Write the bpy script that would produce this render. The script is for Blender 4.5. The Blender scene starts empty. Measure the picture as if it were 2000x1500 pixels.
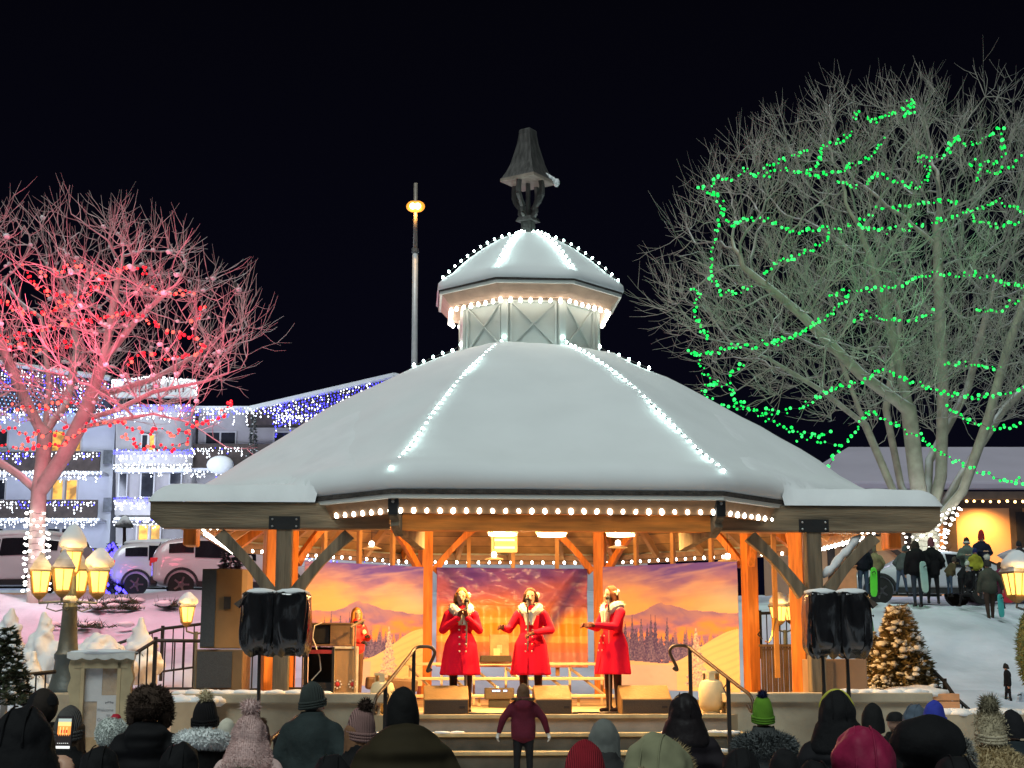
import bpy, bmesh, math, random
import numpy as np
from mathutils import Vector, Matrix
from mathutils import noise as mnoise
R = random.Random(7)
PI = math.pi
S = bpy.context.scene
COL = S.collection

# ---------------------------------------------------------------- camera, world, sun, exposure
CAMZ, FPX, PITCH = 1.85, 2933.0, 0.1839          # eye height, focal length in pixels of a 2000 px wide picture
cam = bpy.data.objects.new('camera', bpy.data.cameras.new('camera'))
COL.objects.link(cam)
cam.location = (0, 0, CAMZ)
cam.rotation_euler = (PI / 2 + PITCH, 0, 0)
cam.data.sensor_width = 36
cam.data.lens = FPX / 2000 * 36
cam.data.clip_end = 2000
S.camera = cam
W = bpy.data.worlds.new('World')
S.world = W
W.use_nodes = True
nt = W.node_tree
bg = nt.nodes['Background']
bg.inputs['Strength'].default_value = 1.0
tc = nt.nodes.new('ShaderNodeTexCoord')
sx = nt.nodes.new('ShaderNodeSeparateXYZ')
rp = nt.nodes.new('ShaderNodeValToRGB')
nt.links.new(tc.outputs['Generated'], sx.inputs[0])
nt.links.new(sx.outputs['Z'], rp.inputs[0])
nt.links.new(rp.outputs[0], bg.inputs['Color'])
rp.color_ramp.elements[0].color = (.0024, .0024, .0075, 1)
rp.color_ramp.elements[1].color = (.0012, .0012, .0028, 1)
rp.color_ramp.elements[1].position = .45
sun = bpy.data.objects.new('sun', bpy.data.lights.new('sun', 'SUN'))   # the lit town behind the viewer
COL.objects.link(sun)
sun.data.energy = 2.05
sun.data.angle = math.radians(28)
sun.data.color = (.88, 1.0, .985)
sun.rotation_euler = (math.radians(33), 0, math.radians(-14))
S.view_settings.view_transform = 'Standard'
S.view_settings.look = 'None'
S.view_settings.exposure = 0
S.view_settings.gamma = 1
S.render.engine = 'CYCLES'
S.cycles.use_denoising = True
S.cycles.max_bounces = 5
S.cycles.diffuse_bounces = 3
S.cycles.glossy_bounces = 3
S.cycles.sample_clamp_indirect = 3
S.cycles.caustics_reflective = False
S.cycles.caustics_refractive = False

# ---------------------------------------------------------------- helpers
def at(px, py, Y):
    """The point at distance Y that the photograph shows at pixel (px, py)."""
    xc, yc = (px - 1000) / FPX, (750 - py) / FPX
    c, s = math.cos(PITCH), math.sin(PITCH)
    t = Y / (c - yc * s)
    return Vector((xc * t, Y, CAMZ + (s + yc * c) * t))

def lerp(a, b, t):
    return a + (b - a) * t

class MB:
    """Collects shapes in lists and links them as ONE mesh object."""
    def __init__(self, o=(0, 0, 0)):
        self.v, self.f, self.m, self.o, self.k = [], [], [], Vector(o), 0
        self.M = None
    def add(self, vs, fs):
        n = len(self.v)
        if self.M is not None:
            vs = [self.M @ Vector(p) for p in vs]
        self.v.extend([(p[0], p[1], p[2]) for p in vs])
        self.f.extend([tuple(i + n for i in f) for f in fs])
        self.m.extend([self.k] * len(fs))
        return self
    def box(self, c, s, rz=0, rx=0, ry=0, taper=1):
        x, y, z = s[0] / 2, s[1] / 2, s[2] / 2
        m = Matrix.Translation(Vector(c)) @ Matrix.Rotation(rz, 4, 'Z') @ Matrix.Rotation(ry, 4, 'Y') @ Matrix.Rotation(rx, 4, 'X')
        t = taper
        P = [(-x, -y, -z), (x, -y, -z), (x, y, -z), (-x, y, -z), (-x * t, -y * t, z), (x * t, -y * t, z), (x * t, y * t, z), (-x * t, y * t, z)]
        return self.add([m @ Vector(p) for p in P], [(3, 2, 1, 0), (4, 5, 6, 7), (0, 1, 5, 4), (1, 2, 6, 5), (2, 3, 7, 6), (3, 0, 4, 7)])
    def beam(self, a, b, w, h, up=(0, 0, 1)):
        a, b = Vector(a), Vector(b)
        d = (b - a).normalized()
        r = d.cross(Vector(up))
        if r.length < 1e-5:
            r = Vector((1, 0, 0))
        r.normalize()
        u = r.cross(d).normalized()
        P = []
        for q in (a, b):
            for i, j in ((-1, -1), (1, -1), (1, 1), (-1, 1)):
                P.append(q + r * (i * w / 2) + u * (j * h / 2))
        return self.add(P, [(0, 1, 2, 3), (7, 6, 5, 4), (0, 4, 5, 1), (1, 5, 6, 2), (2, 6, 7, 3), (3, 7, 4, 0)])
    def tube(self, pts, rad, n=6, cap=True):
        pts = [Vector(p) for p in pts]
        if not hasattr(rad, '__len__'):
            rad = [rad] * len(pts)
        P, F = [], []
        ref = Vector((.31, .22, .92))
        prev = None
        for i, p in enumerate(pts):
            d = (pts[min(i + 1, len(pts) - 1)] - pts[max(i - 1, 0)])
            if d.length < 1e-9:
                d = Vector((0, 0, 1))
            d.normalize()
            if prev is None:
                a = d.cross(ref)
                if a.length < .1:
                    a = d.cross(Vector((1, 0, 0)))
            else:
                a = prev - d * prev.dot(d)
            a.normalize()
            prev = a
            b = d.cross(a)
            for k in range(n):
                t = 2 * PI * k / n
                P.append(p + (a * math.cos(t) + b * math.sin(t)) * rad[i])
        for i in range(len(pts) - 1):
            for k in range(n):
                k2 = (k + 1) % n
                F.append((i * n + k, i * n + k2, (i + 1) * n + k2, (i + 1) * n + k))
        if cap:
            F.append(tuple(range(n - 1, -1, -1)))
            F.append(tuple((len(pts) - 1) * n + k for k in range(n)))
        return self.add(P, F)
    def lathe(self, prof, n=24, c=(0, 0, 0), sx=1, sy=1, rot=0, close=True):
        """prof: list of (radius, z)."""
        P, F = [], []
        for r, z in prof:
            for k in range(n):
                t = 2 * PI * k / n + rot
                P.append((c[0] + sx * r * math.cos(t), c[1] + sy * r * math.sin(t), c[2] + z))
        for i in range(len(prof) - 1):
            for k in range(n):
                k2 = (k + 1) % n
                F.append((i * n + k, i * n + k2, (i + 1) * n + k2, (i + 1) * n + k))
        if close:
            F.append(tuple(range(n - 1, -1, -1)))
            F.append(tuple((len(prof) - 1) * n + k for k in range(n)))
        return self.add(P, F)
    def ball(self, c, r, n=10, m=6, s=(1, 1, 1), nz=0, seed=0, rot=None):
        P, F = [], []
        for i in range(m + 1):
            ph = PI * i / m
            for k in range(n):
                t = 2 * PI * k / n
                d = Vector((math.sin(ph) * math.cos(t), math.sin(ph) * math.sin(t), math.cos(ph)))
                rr = r * (1 + (nz * mnoise.noise(d * 1.9 + Vector((seed, seed * 1.7, 3.1))) if nz else 0))
                q = Vector((d.x * rr * s[0], d.y * rr * s[1], d.z * rr * s[2]))
                if rot is not None:
                    q = rot @ q
                P.append(q + Vector(c))
        for i in range(m):
            for k in range(n):
                k2 = (k + 1) % n
                a, b, c2, d2 = i * n + k, (i + 1) * n + k, (i + 1) * n + k2, i * n + k2
                F.append((a, b, c2, d2))
        return self.add(P, F)
    def octa(self, c, r):
        c = Vector(c)
        return self.add([c + Vector(d) * r for d in ((1, 0, 0), (0, 1, 0), (-1, 0, 0), (0, -1, 0), (0, 0, 1.3), (0, 0, -1.3))],
                        [(0, 1, 4), (1, 2, 4), (2, 3, 4), (3, 0, 4), (1, 0, 5), (2, 1, 5), (3, 2, 5), (0, 3, 5)])
    def prism(self, poly, d, M=None):
        """poly in local (x, z), thickness d along local y."""
        n = len(poly)
        P = [(x, -d / 2, z) for x, z in poly] + [(x, d / 2, z) for x, z in poly]
        F = [tuple(range(n)), tuple(range(2 * n - 1, n - 1, -1))]
        for i in range(n):
            j = (i + 1) % n
            F.append((i, n + i, n + j, j))
        if M is not None:
            P = [M @ Vector(p) for p in P]
        return self.add(P, F)
    def quad(self, a, b, c, d):
        return self.add([a, b, c, d], [(0, 1, 2, 3)])
    def mesh(self, name, mats, smooth=None):
        me = bpy.data.meshes.new(name)
        o = self.o
        V = self.v if o.length == 0 else [(p[0] - o.x, p[1] - o.y, p[2] - o.z) for p in self.v]
        me.from_pydata(V, [], self.f)
        for q in (mats if isinstance(mats, (list, tuple)) else [mats]):
            me.materials.append(q)
        if self.k or any(self.m):
            me.polygons.foreach_set('material_index', self.m)
        bm = bmesh.new()
        bm.from_mesh(me)
        bmesh.ops.remove_doubles(bm, verts=bm.verts, dist=1e-5)
        bmesh.ops.recalc_face_normals(bm, faces=bm.faces)
        bm.to_mesh(me)
        bm.free()
        if smooth:
            me.shade_smooth()
            if smooth is not True:
                me.set_sharp_from_angle(angle=math.radians(smooth))
        me.update()
        return me
    def build(self, name, mats, parent=None, smooth=None, bevel=0):
        ob = bpy.data.objects.new(name, self.mesh(name, mats, smooth))
        COL.objects.link(ob)
        if parent is not None:
            ob.parent = parent
        elif self.o.length:
            ob.location = self.o
        if bevel:
            b = ob.modifiers.new('bevel', 'BEVEL')
            b.width = bevel
            b.segments = 2
            b.limit_method = 'ANGLE'
        return ob

def tag(o, label=None, cat=None, group=None, kind=None):
    for k, v in (('label', label), ('category', cat), ('group', group), ('kind', kind)):
        if v:
            o[k] = v
    return o
def thing(name, label, cat, loc=(0, 0, 0), rz=0, group=None, parent=None):
    o = bpy.data.objects.new(name, None)
    o.empty_display_size = .2
    COL.objects.link(o)
    o.location = loc
    o.rotation_euler = (0, 0, rz)
    return tag(o, label, cat, group)
def part(name, mesh, parent, loc=(0, 0, 0), rot=None, scale=None, label=None):
    o = bpy.data.objects.new(name, mesh)
    COL.objects.link(o)
    o.parent = parent
    o.location = loc
    if rot is not None:
        o.rotation_euler = rot
    if scale is not None:
        o.scale = scale if hasattr(scale, '__len__') else (scale,) * 3
    if label:
        o['label'] = label
    return o
def copy_tree(o, parent=None):
    c = o.copy()
    COL.objects.link(c)
    if parent is not None:
        c.parent = parent
    for ch in [q for q in S.objects if q.parent == o]:
        copy_tree(ch, c)
    return c
def lamp(name, kind, loc, energy, color, parent=None, **kw):
    L = bpy.data.lights.new(name, kind)
    L.energy, L.color = energy, color
    rot = kw.pop('rot', None)
    for k, v in kw.items():
        setattr(L, k, v)
    o = bpy.data.objects.new(name, L)
    COL.objects.link(o)
    o.location = loc
    if rot:
        o.rotation_euler = rot
    if parent is not None:
        o.parent = parent
    return o

def remesh(mb, voxel, smooth=2, factor=.5):
    """Melt overlapping closed shapes into one continuous surface."""
    me = bpy.data.meshes.new('tmp')
    me.from_pydata(mb.v, [], mb.f)
    o = bpy.data.objects.new('tmp', me)
    COL.objects.link(o)
    m = o.modifiers.new('r', 'REMESH'); m.mode = 'VOXEL'; m.voxel_size = voxel
    s = o.modifiers.new('s', 'SMOOTH'); s.iterations = smooth; s.factor = factor
    dg = bpy.context.evaluated_depsgraph_get()
    out = bpy.data.meshes.new_from_object(o.evaluated_get(dg))
    bpy.data.objects.remove(o)
    bpy.data.meshes.remove(me)
    out.shade_smooth()
    return out

# ---------------------------------------------------------------- materials
def mat(name, col, rough=.7, metal=0, var=.25, scale=6, bump=.15, bscale=None, wave=None, coat=0, stretch=None, spec=.5, detail=5, col2=None):
    m = bpy.data.materials.new(name)
    m.use_nodes = True
    t = m.node_tree
    N, L = t.nodes, t.links
    b = N['Principled BSDF']
    b.inputs['Roughness'].default_value = rough
    b.inputs['Metallic'].default_value = metal
    b.inputs['Coat Weight'].default_value = coat
    b.inputs['Specular IOR Level'].default_value = spec
    tc = N.new('ShaderNodeTexCoord')
    mp = N.new('ShaderNodeMapping')
    L.new(tc.outputs['Object'], mp.inputs[0])
    if stretch:
        mp.inputs['Scale'].default_value = stretch
    nz = N.new('ShaderNodeTexNoise')
    nz.inputs['Scale'].default_value = scale
    nz.inputs['Detail'].default_value = detail
    L.new(mp.outputs[0], nz.inputs['Vector'])
    rp = N.new('ShaderNodeValToRGB')
    L.new(nz.outputs['Fac'], rp.inputs[0])
    c2 = col2 or [min(1, c * (1 + var)) for c in col]
    rp.color_ramp.elements[0].position, rp.color_ramp.elements[1].position = .3, .7
    rp.color_ramp.elements[0].color = (*[c * (1 - var) for c in col], 1)
    rp.color_ramp.elements[1].color = (*c2, 1)
    L.new(rp.outputs[0], b.inputs['Base Color'])
    if bump:
        bp = N.new('ShaderNodeBump')
        bp.inputs['Strength'].default_value = bump
        bp.inputs['Distance'].default_value = .03
        if wave:
            w = N.new('ShaderNodeTexWave')
            w.inputs['Scale'].default_value = wave
            w.inputs['Distortion'].default_value = 2
            L.new(mp.outputs[0], w.inputs['Vector'])
            L.new(w.outputs['Fac'], bp.inputs['Height'])
        else:
            n2 = N.new('ShaderNodeTexNoise')
            n2.inputs['Scale'].default_value = bscale or scale * 4
            n2.inputs['Detail'].default_value = 4
            L.new(mp.outputs[0], n2.inputs['Vector'])
            L.new(n2.outputs['Fac'], bp.inputs['Height'])
        L.new(bp.outputs[0], b.inputs['Normal'])
    return m
def glow(name, col, strength, sample=True):
    m = bpy.data.materials.new(name)
    m.use_nodes = True
    b = m.node_tree.nodes['Principled BSDF']
    b.inputs['Base Color'].default_value = (*[c * .5 for c in col], 1)
    b.inputs['Emission Color'].default_value = (*col, 1)
    b.inputs['Emission Strength'].default_value = strength
    if not sample:
        m.cycles.emission_sampling = 'NONE'
    return m
def vcol_mat(name, rough=.6, bump=0):
    m = bpy.data.materials.new(name)
    m.use_nodes = True
    t = m.node_tree
    a = t.nodes.new('ShaderNodeVertexColor')
    a.layer_name = 'Col'
    b = t.nodes['Principled BSDF']
    b.inputs['Roughness'].default_value = rough
    t.links.new(a.outputs[0], b.inputs['Base Color'])
    return m
def snowy(name, base, lo=.25, hi=.6, rough=.85, scale=9, snowcol=(.8, .82, .85), nzamt=.5):
    """A surface with real snow lying where it faces up."""
    m = mat(name, base, rough, scale=scale)
    t = m.node_tree
    N, L = t.nodes, t.links
    b = N['Principled BSDF']
    src = b.inputs['Base Color'].links[0].from_socket
    g = N.new('ShaderNodeNewGeometry')
    s = N.new('ShaderNodeSeparateXYZ')
    L.new(g.outputs['Normal'], s.inputs[0])
    nz = N.new('ShaderNodeTexNoise')
    nz.inputs['Scale'].default_value = scale * .6
    tc = [n for n in N if n.type == 'TEX_COORD'][0]
    L.new(tc.outputs['Object'], nz.inputs['Vector'])
    ma = N.new('ShaderNodeMath')
    ma.operation = 'MULTIPLY_ADD'
    L.new(nz.outputs['Fac'], ma.inputs[0])
    ma.inputs[1].default_value = nzamt
    L.new(s.outputs['Z'], ma.inputs[2])
    mr = N.new('ShaderNodeMapRange')
    mr.inputs['From Min'].default_value = lo + nzamt / 2
    mr.inputs['From Max'].default_value = hi + nzamt / 2
    L.new(ma.outputs[0], mr.inputs['Value'])
    mx = N.new('ShaderNodeMix')
    mx.data_type = 'RGBA'
    L.new(mr.outputs[0], mx.inputs[0])
    L.new(src, mx.inputs[6])
    mx.inputs[7].default_value = (*snowcol, 1)
    L.new(mx.outputs[2], b.inputs['Base Color'])
    return m
def boards(name, col, scale, axis='Z', rough=.65, var=.35, gap=.35):
    """Planks: bands of slightly different tone with dark joints."""
    m = mat(name, col, rough, var=var, scale=3, stretch=(1, 1, 1), bump=.1)
    t = m.node_tree
    N, L = t.nodes, t.links
    b = N['Principled BSDF']
    src = b.inputs['Base Color'].links[0].from_socket
    tc = [n for n in N if n.type == 'TEX_COORD'][0]
    s = N.new('ShaderNodeSeparateXYZ')
    L.new(tc.outputs['Object'], s.inputs[0])
    mu = N.new('ShaderNodeMath'); mu.operation = 'MULTIPLY'; mu.inputs[1].default_value = scale
    L.new(s.outputs[axis], mu.inputs[0])
    fl = N.new('ShaderNodeMath'); fl.operation = 'FLOOR'; L.new(mu.outputs[0], fl.inputs[0])
    fr = N.new('ShaderNodeMath'); fr.operation = 'FRACT'; L.new(mu.outputs[0], fr.inputs[0])
    wn = N.new('ShaderNodeTexWhiteNoise'); wn.noise_dimensions = '1D'; L.new(fl.outputs[0], wn.inputs['W'])
    mr = N.new('ShaderNodeMapRange'); mr.inputs['To Min'].default_value = .65; mr.inputs['To Max'].default_value = 1.15
    L.new(wn.outputs['Value'], mr.inputs['Value'])
    gt = N.new('ShaderNodeMath'); gt.operation = 'GREATER_THAN'; gt.inputs[1].default_value = .08
    L.new(fr.outputs[0], gt.inputs[0])
    m2 = N.new('ShaderNodeMapRange'); m2.inputs['To Min'].default_value = gap; L.new(gt.outputs[0], m2.inputs['Value'])
    mm = N.new('ShaderNodeMath'); mm.operation = 'MULTIPLY'; L.new(mr.outputs[0], mm.inputs[0]); L.new(m2.outputs[0], mm.inputs[1])
    mx = N.new('ShaderNodeMix'); mx.data_type = 'RGBA'; mx.blend_type = 'MULTIPLY'; mx.inputs[0].default_value = 1
    L.new(src, mx.inputs[6]); L.new(mm.outputs[0], mx.inputs[7])
    L.new(mx.outputs[2], b.inputs['Base Color'])
    return m

M = {}
M['snow'] = mat('snow', (.74, .76, .77), .85, var=.05, scale=2.5, bump=.25, bscale=7, spec=.3)
M['roofsnow'] = mat('roof_snow', (.73, .755, .76), .85, var=.035, scale=1.2, bump=.12, bscale=5, spec=.25)
M['ground'] = mat('trodden_snow', (.53, .56, .63), .9, var=.2, scale=.7, bump=1.0, bscale=3.2, spec=.2)  # bluish tint puts the hotel's blue light into the snow colour
M['cedar'] = mat('orange_cedar', (.58, .185, .022), .55, var=.4, scale=2.2, bump=.12, bscale=14, stretch=(6, 6, .7))
M['cedarh'] = mat('orange_cedar_beam', (.58, .185, .022), .55, var=.4, scale=2.2, bump=.12, bscale=14, stretch=(.7, 6, 6))
M['fascia'] = mat('brown_fascia', (.30, .17, .085), .6, var=.25, scale=2.2, bump=.12, stretch=(.6, 5, 5))
M['grey'] = mat('weathered_timber', (.16, .125, .08), .75, var=.45, scale=2.6, bump=.4, bscale=10, stretch=(5, 5, .5))
M['greyh'] = mat('weathered_beam', (.17, .13, .08), .75, var=.5, scale=2.4, bump=.4, bscale=10, stretch=(.45, 4, 5))
M['ceil'] = boards('ceiling_boards', (.50, .27, .095), 6.2, 'Z', gap=.45)
M['rafter'] = mat('rafter_wood', (.5, .27, .1), .6, var=.2, scale=3, bump=.1)
M['shingle'] = mat('shingle', (.05, .042, .036), .9, var=.5, scale=14, bump=.8)
M['white'] = mat('white_paint', (.62, .64, .6), .5, var=.05, scale=3, bump=.05)
M['cupola'] = mat('pale_cupola_paint', (.60, .66, .63), .55, var=.05, scale=3, bump=.05)
M['iron'] = mat('black_iron', (.018, .016, .015), .5, metal=.3, var=.3, scale=10, bump=.15)
M['plate'] = mat('black_steel_plate', (.014, .015, .016), .55, metal=.2, var=.2)
M['bolt'] = mat('bolt_steel', (.35, .36, .36), .4, metal=.8, var=.1, bump=0)
M['bronze'] = mat('weathered_copper', (.11, .105, .1), .45, metal=.5, var=.45, scale=5, bump=.2, stretch=(4, 4, .6))
M['concrete'] = mat('concrete', (.40, .335, .235), .85, var=.2, scale=2.5, bump=.3)  # tan tone carries the warm light on the plinth front
M['stagefloor'] = mat('stage_floor', (.40, .30, .18), .6, var=.3, scale=1.6, bump=.2)
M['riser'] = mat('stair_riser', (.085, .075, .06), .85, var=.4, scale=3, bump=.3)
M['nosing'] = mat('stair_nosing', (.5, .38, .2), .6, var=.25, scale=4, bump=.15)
M['black'] = mat('black_matte', (.012, .012, .013), .7, var=.3, scale=8, bump=.1)
M['bulb'] = glow('white_bulb', (1, .93, .78), 14)
M['bulbcool'] = glow('cool_white_bulb', (.72, 1, .93), 28)
M['bulbn'] = glow('small_white_bulb', (1, .95, .86), 9, False)
M['cable'] = mat('dark_cable', (.012, .014, .012), .6, bump=0)
# ---------------------------------------------------------------- the gazebo
GX, GY, GT = .265, 23.85, .0632
RE, RP, FLOOR = 5.478, 4.2, 1.22
gaz = thing('gazebo', 'octagonal timber bandstand with deep snow on its roof and a pale cupola', 'bandstand', (GX, GY, 0), GT)
GM = Matrix.Translation((GX, GY, 0)) @ Matrix.Rotation(GT, 4, 'Z')
GI = GM.inverted()
D45, D22 = PI / 4, PI / 8
def ov(k, r, z=0):
    """Octagon corner k (0 = front left, counted anticlockwise seen from the front to the right) in gazebo coordinates."""
    a = -D22 + D45 * k
    return Vector((r * math.sin(a), -r * math.cos(a), z))
def gat(px, py, w):
    """Pixel to gazebo coordinates on the plane local y = -w."""
    o = GI @ Vector((0, 0, CAMZ))
    d = (GI.to_3x3() @ (at(px, py, 10) - Vector((0, 0, CAMZ))))
    t = (-w - o.y) / d.y
    return o + d * t
def octring(mb, prof, sub=1, nz=0, seed=0):
    """Octagonal shell from a profile of (radius, z); sub pieces per side, optional lumps."""
    n = 8 * sub
    P, F = [], []
    for i, (r, z) in enumerate(prof):
        for k in range(8):
            a, b = ov(k, r, z), ov(k + 1, r, z)
            for j in range(sub):
                p = a.lerp(b, j / sub)
                if nz and i > 0:
                    q = nz * mnoise.noise(Vector((p.x * 1.1 + seed, p.y * 1.1, p.z * 1.3))) + nz * .35 * mnoise.noise(p * 4.2)
                    d = Vector((p.x, p.y, 0)).normalized()
                    p = p + d * q * .4 + Vector((0, 0, q * .7))
                P.append(p)
    for i in range(len(prof) - 1):
        for k in range(n):
            k2 = (k + 1) % n
            F.append((i * n + k, i * n + k2, (i + 1) * n + k2, (i + 1) * n + k))
    return mb.add(P, F)
ZE = 3.935
RT, ZT = 1.22, 6.46
# roof deck (ceiling boards below, shingles on top), fascia, drip edge
mb = MB()
octring(mb, [(RE - .06, ZE - .02), (RT, ZT - .1)], 1)
mb.build('ceiling', M['ceil'], gaz)
mb = MB()
octring(mb, [(RE - .05, ZE - .018), (RE + .02, ZE + .0), (RE + .02, ZE + .045), (RT, ZT - .05)], 10, .012)
mb.build('shingle_roof', M['shingle'], gaz)
mb = MB()
octring(mb, [(RE - .10, ZE - .06), (RE, ZE - .055), (RE + .005, ZE - .005), (RE - .04, ZE - .005)], 1)
mb.build('drip_edge', M['white'], gaz)
mb = MB()
octring(mb, [(RE - .20, 3.70), (RE - .12, 3.70), (RE - .05, ZE - .062), (RE - .2, ZE - .062)], 1)
octring(mb, [(RE - .2, ZE - .062), (RE - .2, 3.70)], 1)
mb.build('fascia', M['fascia'], gaz)
mb = MB()
mb.beam(ov(0, RE - .28, 3.594), ov(1, RE - .28, 3.594), .15, .205)
mb.build('eave_beam', M['cedarh'], gaz)
# snow on the roof
prof = [(RE - .02, ZE + .04), (RE + .035, ZE + .09), (RE + .05, ZE + .20), (RE + .02, ZE + .31), (RE - .08, ZE + .40), (RE - .3, ZE + .50), (RE - .6, ZE + .67)]
for i in range(1, 13):
    t = i / 12
    prof.append((lerp(RE - .6, RT + .2, t), lerp(ZE + .67, ZT + .22, t) + .13 * math.sin(PI * t)))
prof += [(RT + .06, ZT + .25), (RT - .1, ZT + .2)]
mb = MB()
octring(mb, prof, 12, .06)
mb.build('roof_snow', M['roofsnow'], gaz, smooth=True)
# rafters
rm = None
for k in range(8):
    for j in range(4):
        a = ov(k, RE - .25, ZE - .11).lerp(ov(k + 1, RE - .25, ZE - .11), j / 4)
        b = ov(k, RT + .1, ZT - .24).lerp(ov(k + 1, RT + .1, ZT - .24), j / 4)
        if j:
            a, b = a, a.lerp(b, .72 if j == 2 else .5)
        MB().beam(a, b, .1 if j == 0 else .07, .2 if j == 0 else .13).build('rafter', M['cedar'] if j == 0 else M['rafter'], gaz)
# posts, ring beam, braces
def brace_poly(dx, dz, w):
    """Curved knee brace from (0,0) on the post to (dx,dz) on the beam."""
    A, B = [], []
    for i in range(11):
        t = i / 10
        x, z = dx * t, dz * t
        b = .10 * math.sin(PI * t) * math.hypot(dx, dz)
        nx, nz_ = dz, -dx
        l = math.hypot(nx, nz_)
        x0, z0 = x - nx / l * b * .15, z - nz_ / l * b * .15
        x1, z1 = x + nx / l * (w + .0 - b * .55), z + nz_ / l * (w - b * .55)
        A.append((x0, z0)); B.append((x1, z1))
    return A + B[::-1]
def brace(p, q, w, d, m):
    p, q = Vector(p), Vector(q)
    h = Vector((q.x - p.x, q.y - p.y, 0))
    L = h.length
    e = h.normalized()
    M4 = Matrix(((e.x, -e.y, 0, p.x), (e.y, e.x, 0, p.y), (0, 0, 1, p.z), (0, 0, 0, 1)))
    return MB().prism(brace_poly(L, q.z - p.z, w), d, M4).build('brace', m, gaz, bevel=.008)
for k in (2, 3, 4, 5, 6, 7):
    p = ov(k, RP)
    MB().box((p.x, p.y, (FLOOR + 4.36) / 2), (.21, .21, 4.36 - FLOOR), rz=-D22 + D45 * k).build('post', M['cedar'], gaz, bevel=.012)
    for s in (-1, 1):
        kk = k + s
        if kk in (1, 8):
            continue
        d = (ov(kk, RP) - p).normalized()
        brace(p + d * .1 + Vector((0, 0, 3.55)), p + d * .85 + Vector((0, 0, 4.36)), .15, .1, M['cedar'])
for k in range(8):
    a, b = ov(k, RP, 4.46), ov(k + 1, RP, 4.46)
    MB().beam(a, b, .16, .2).build('ring_beam', M['cedarh'], gaz)
# front brackets at the two front corners: dark beam ends with a shaped foot
for k, s in ((0, -1), (1, 1)):
    d = ov(k, 1).normalized()
    M4 = Matrix(((d.x, -d.y, 0, 0), (d.y, d.x, 0, 0), (0, 0, 1, 0), (0, 0, 0, 1)))
    poly = [(4.5, 3.93), (5.40, 3.93), (5.40, 3.66), (5.34, 3.60), (5.36, 3.54), (5.27, 3.47), (5.20, 3.42), (5.1, 3.44), (4.5, 3.3)]
    MB().prism(poly, .12, M4).build('bracket', M['grey'], gaz, bevel=.006)
    poly = [(5.20, 3.90), (5.415, 3.90), (5.415, 3.68), (5.20, 3.68)]
    b = MB().prism(poly, .135, M4).build('bracket_plate', M['plate'], gaz)
    q = M4 @ Vector((5.417, 0, 3.84))
    MB().ball(q, .022, 8, 4).build('bolt', M['bolt'], b)
    # orange knee under the bracket, running in to the hall
    a = M4 @ Vector((5.15, 0, 3.46)); e = M4 @ Vector((4.2, 0, 4.4))
    MB().beam(M4 @ Vector((4.2, 0, 4.36)), M4 @ Vector((5.2, 0, 3.96)), .14, .2).build('rafter_tail', M['cedar'], gaz)
def sm_(a, b, x):
    t = min(1, max(0, (x - a) / (b - a)))
    return t * t * (3 - 2 * t)
def roofz(r):
    for (r0, z0), (r1, z1) in zip(RPROF, RPROF[1:]):
        if r1 <= r <= r0:
            return lerp(z0, z1, (r0 - r) / max(1e-6, r0 - r1))
    return RPROF[-1][1]
RPROF = [(RE + .02, ZE + .31), (RE - .08, ZE + .40), (RE - .3, ZE + .50), (RE - .6, ZE + .67)]
for i in range(1, 13):
    t = i / 12
    RPROF.append((lerp(RE - .6, RT + .2, t), lerp(ZE + .67, ZT + .22, t) + .13 * math.sin(PI * t)))
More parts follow.
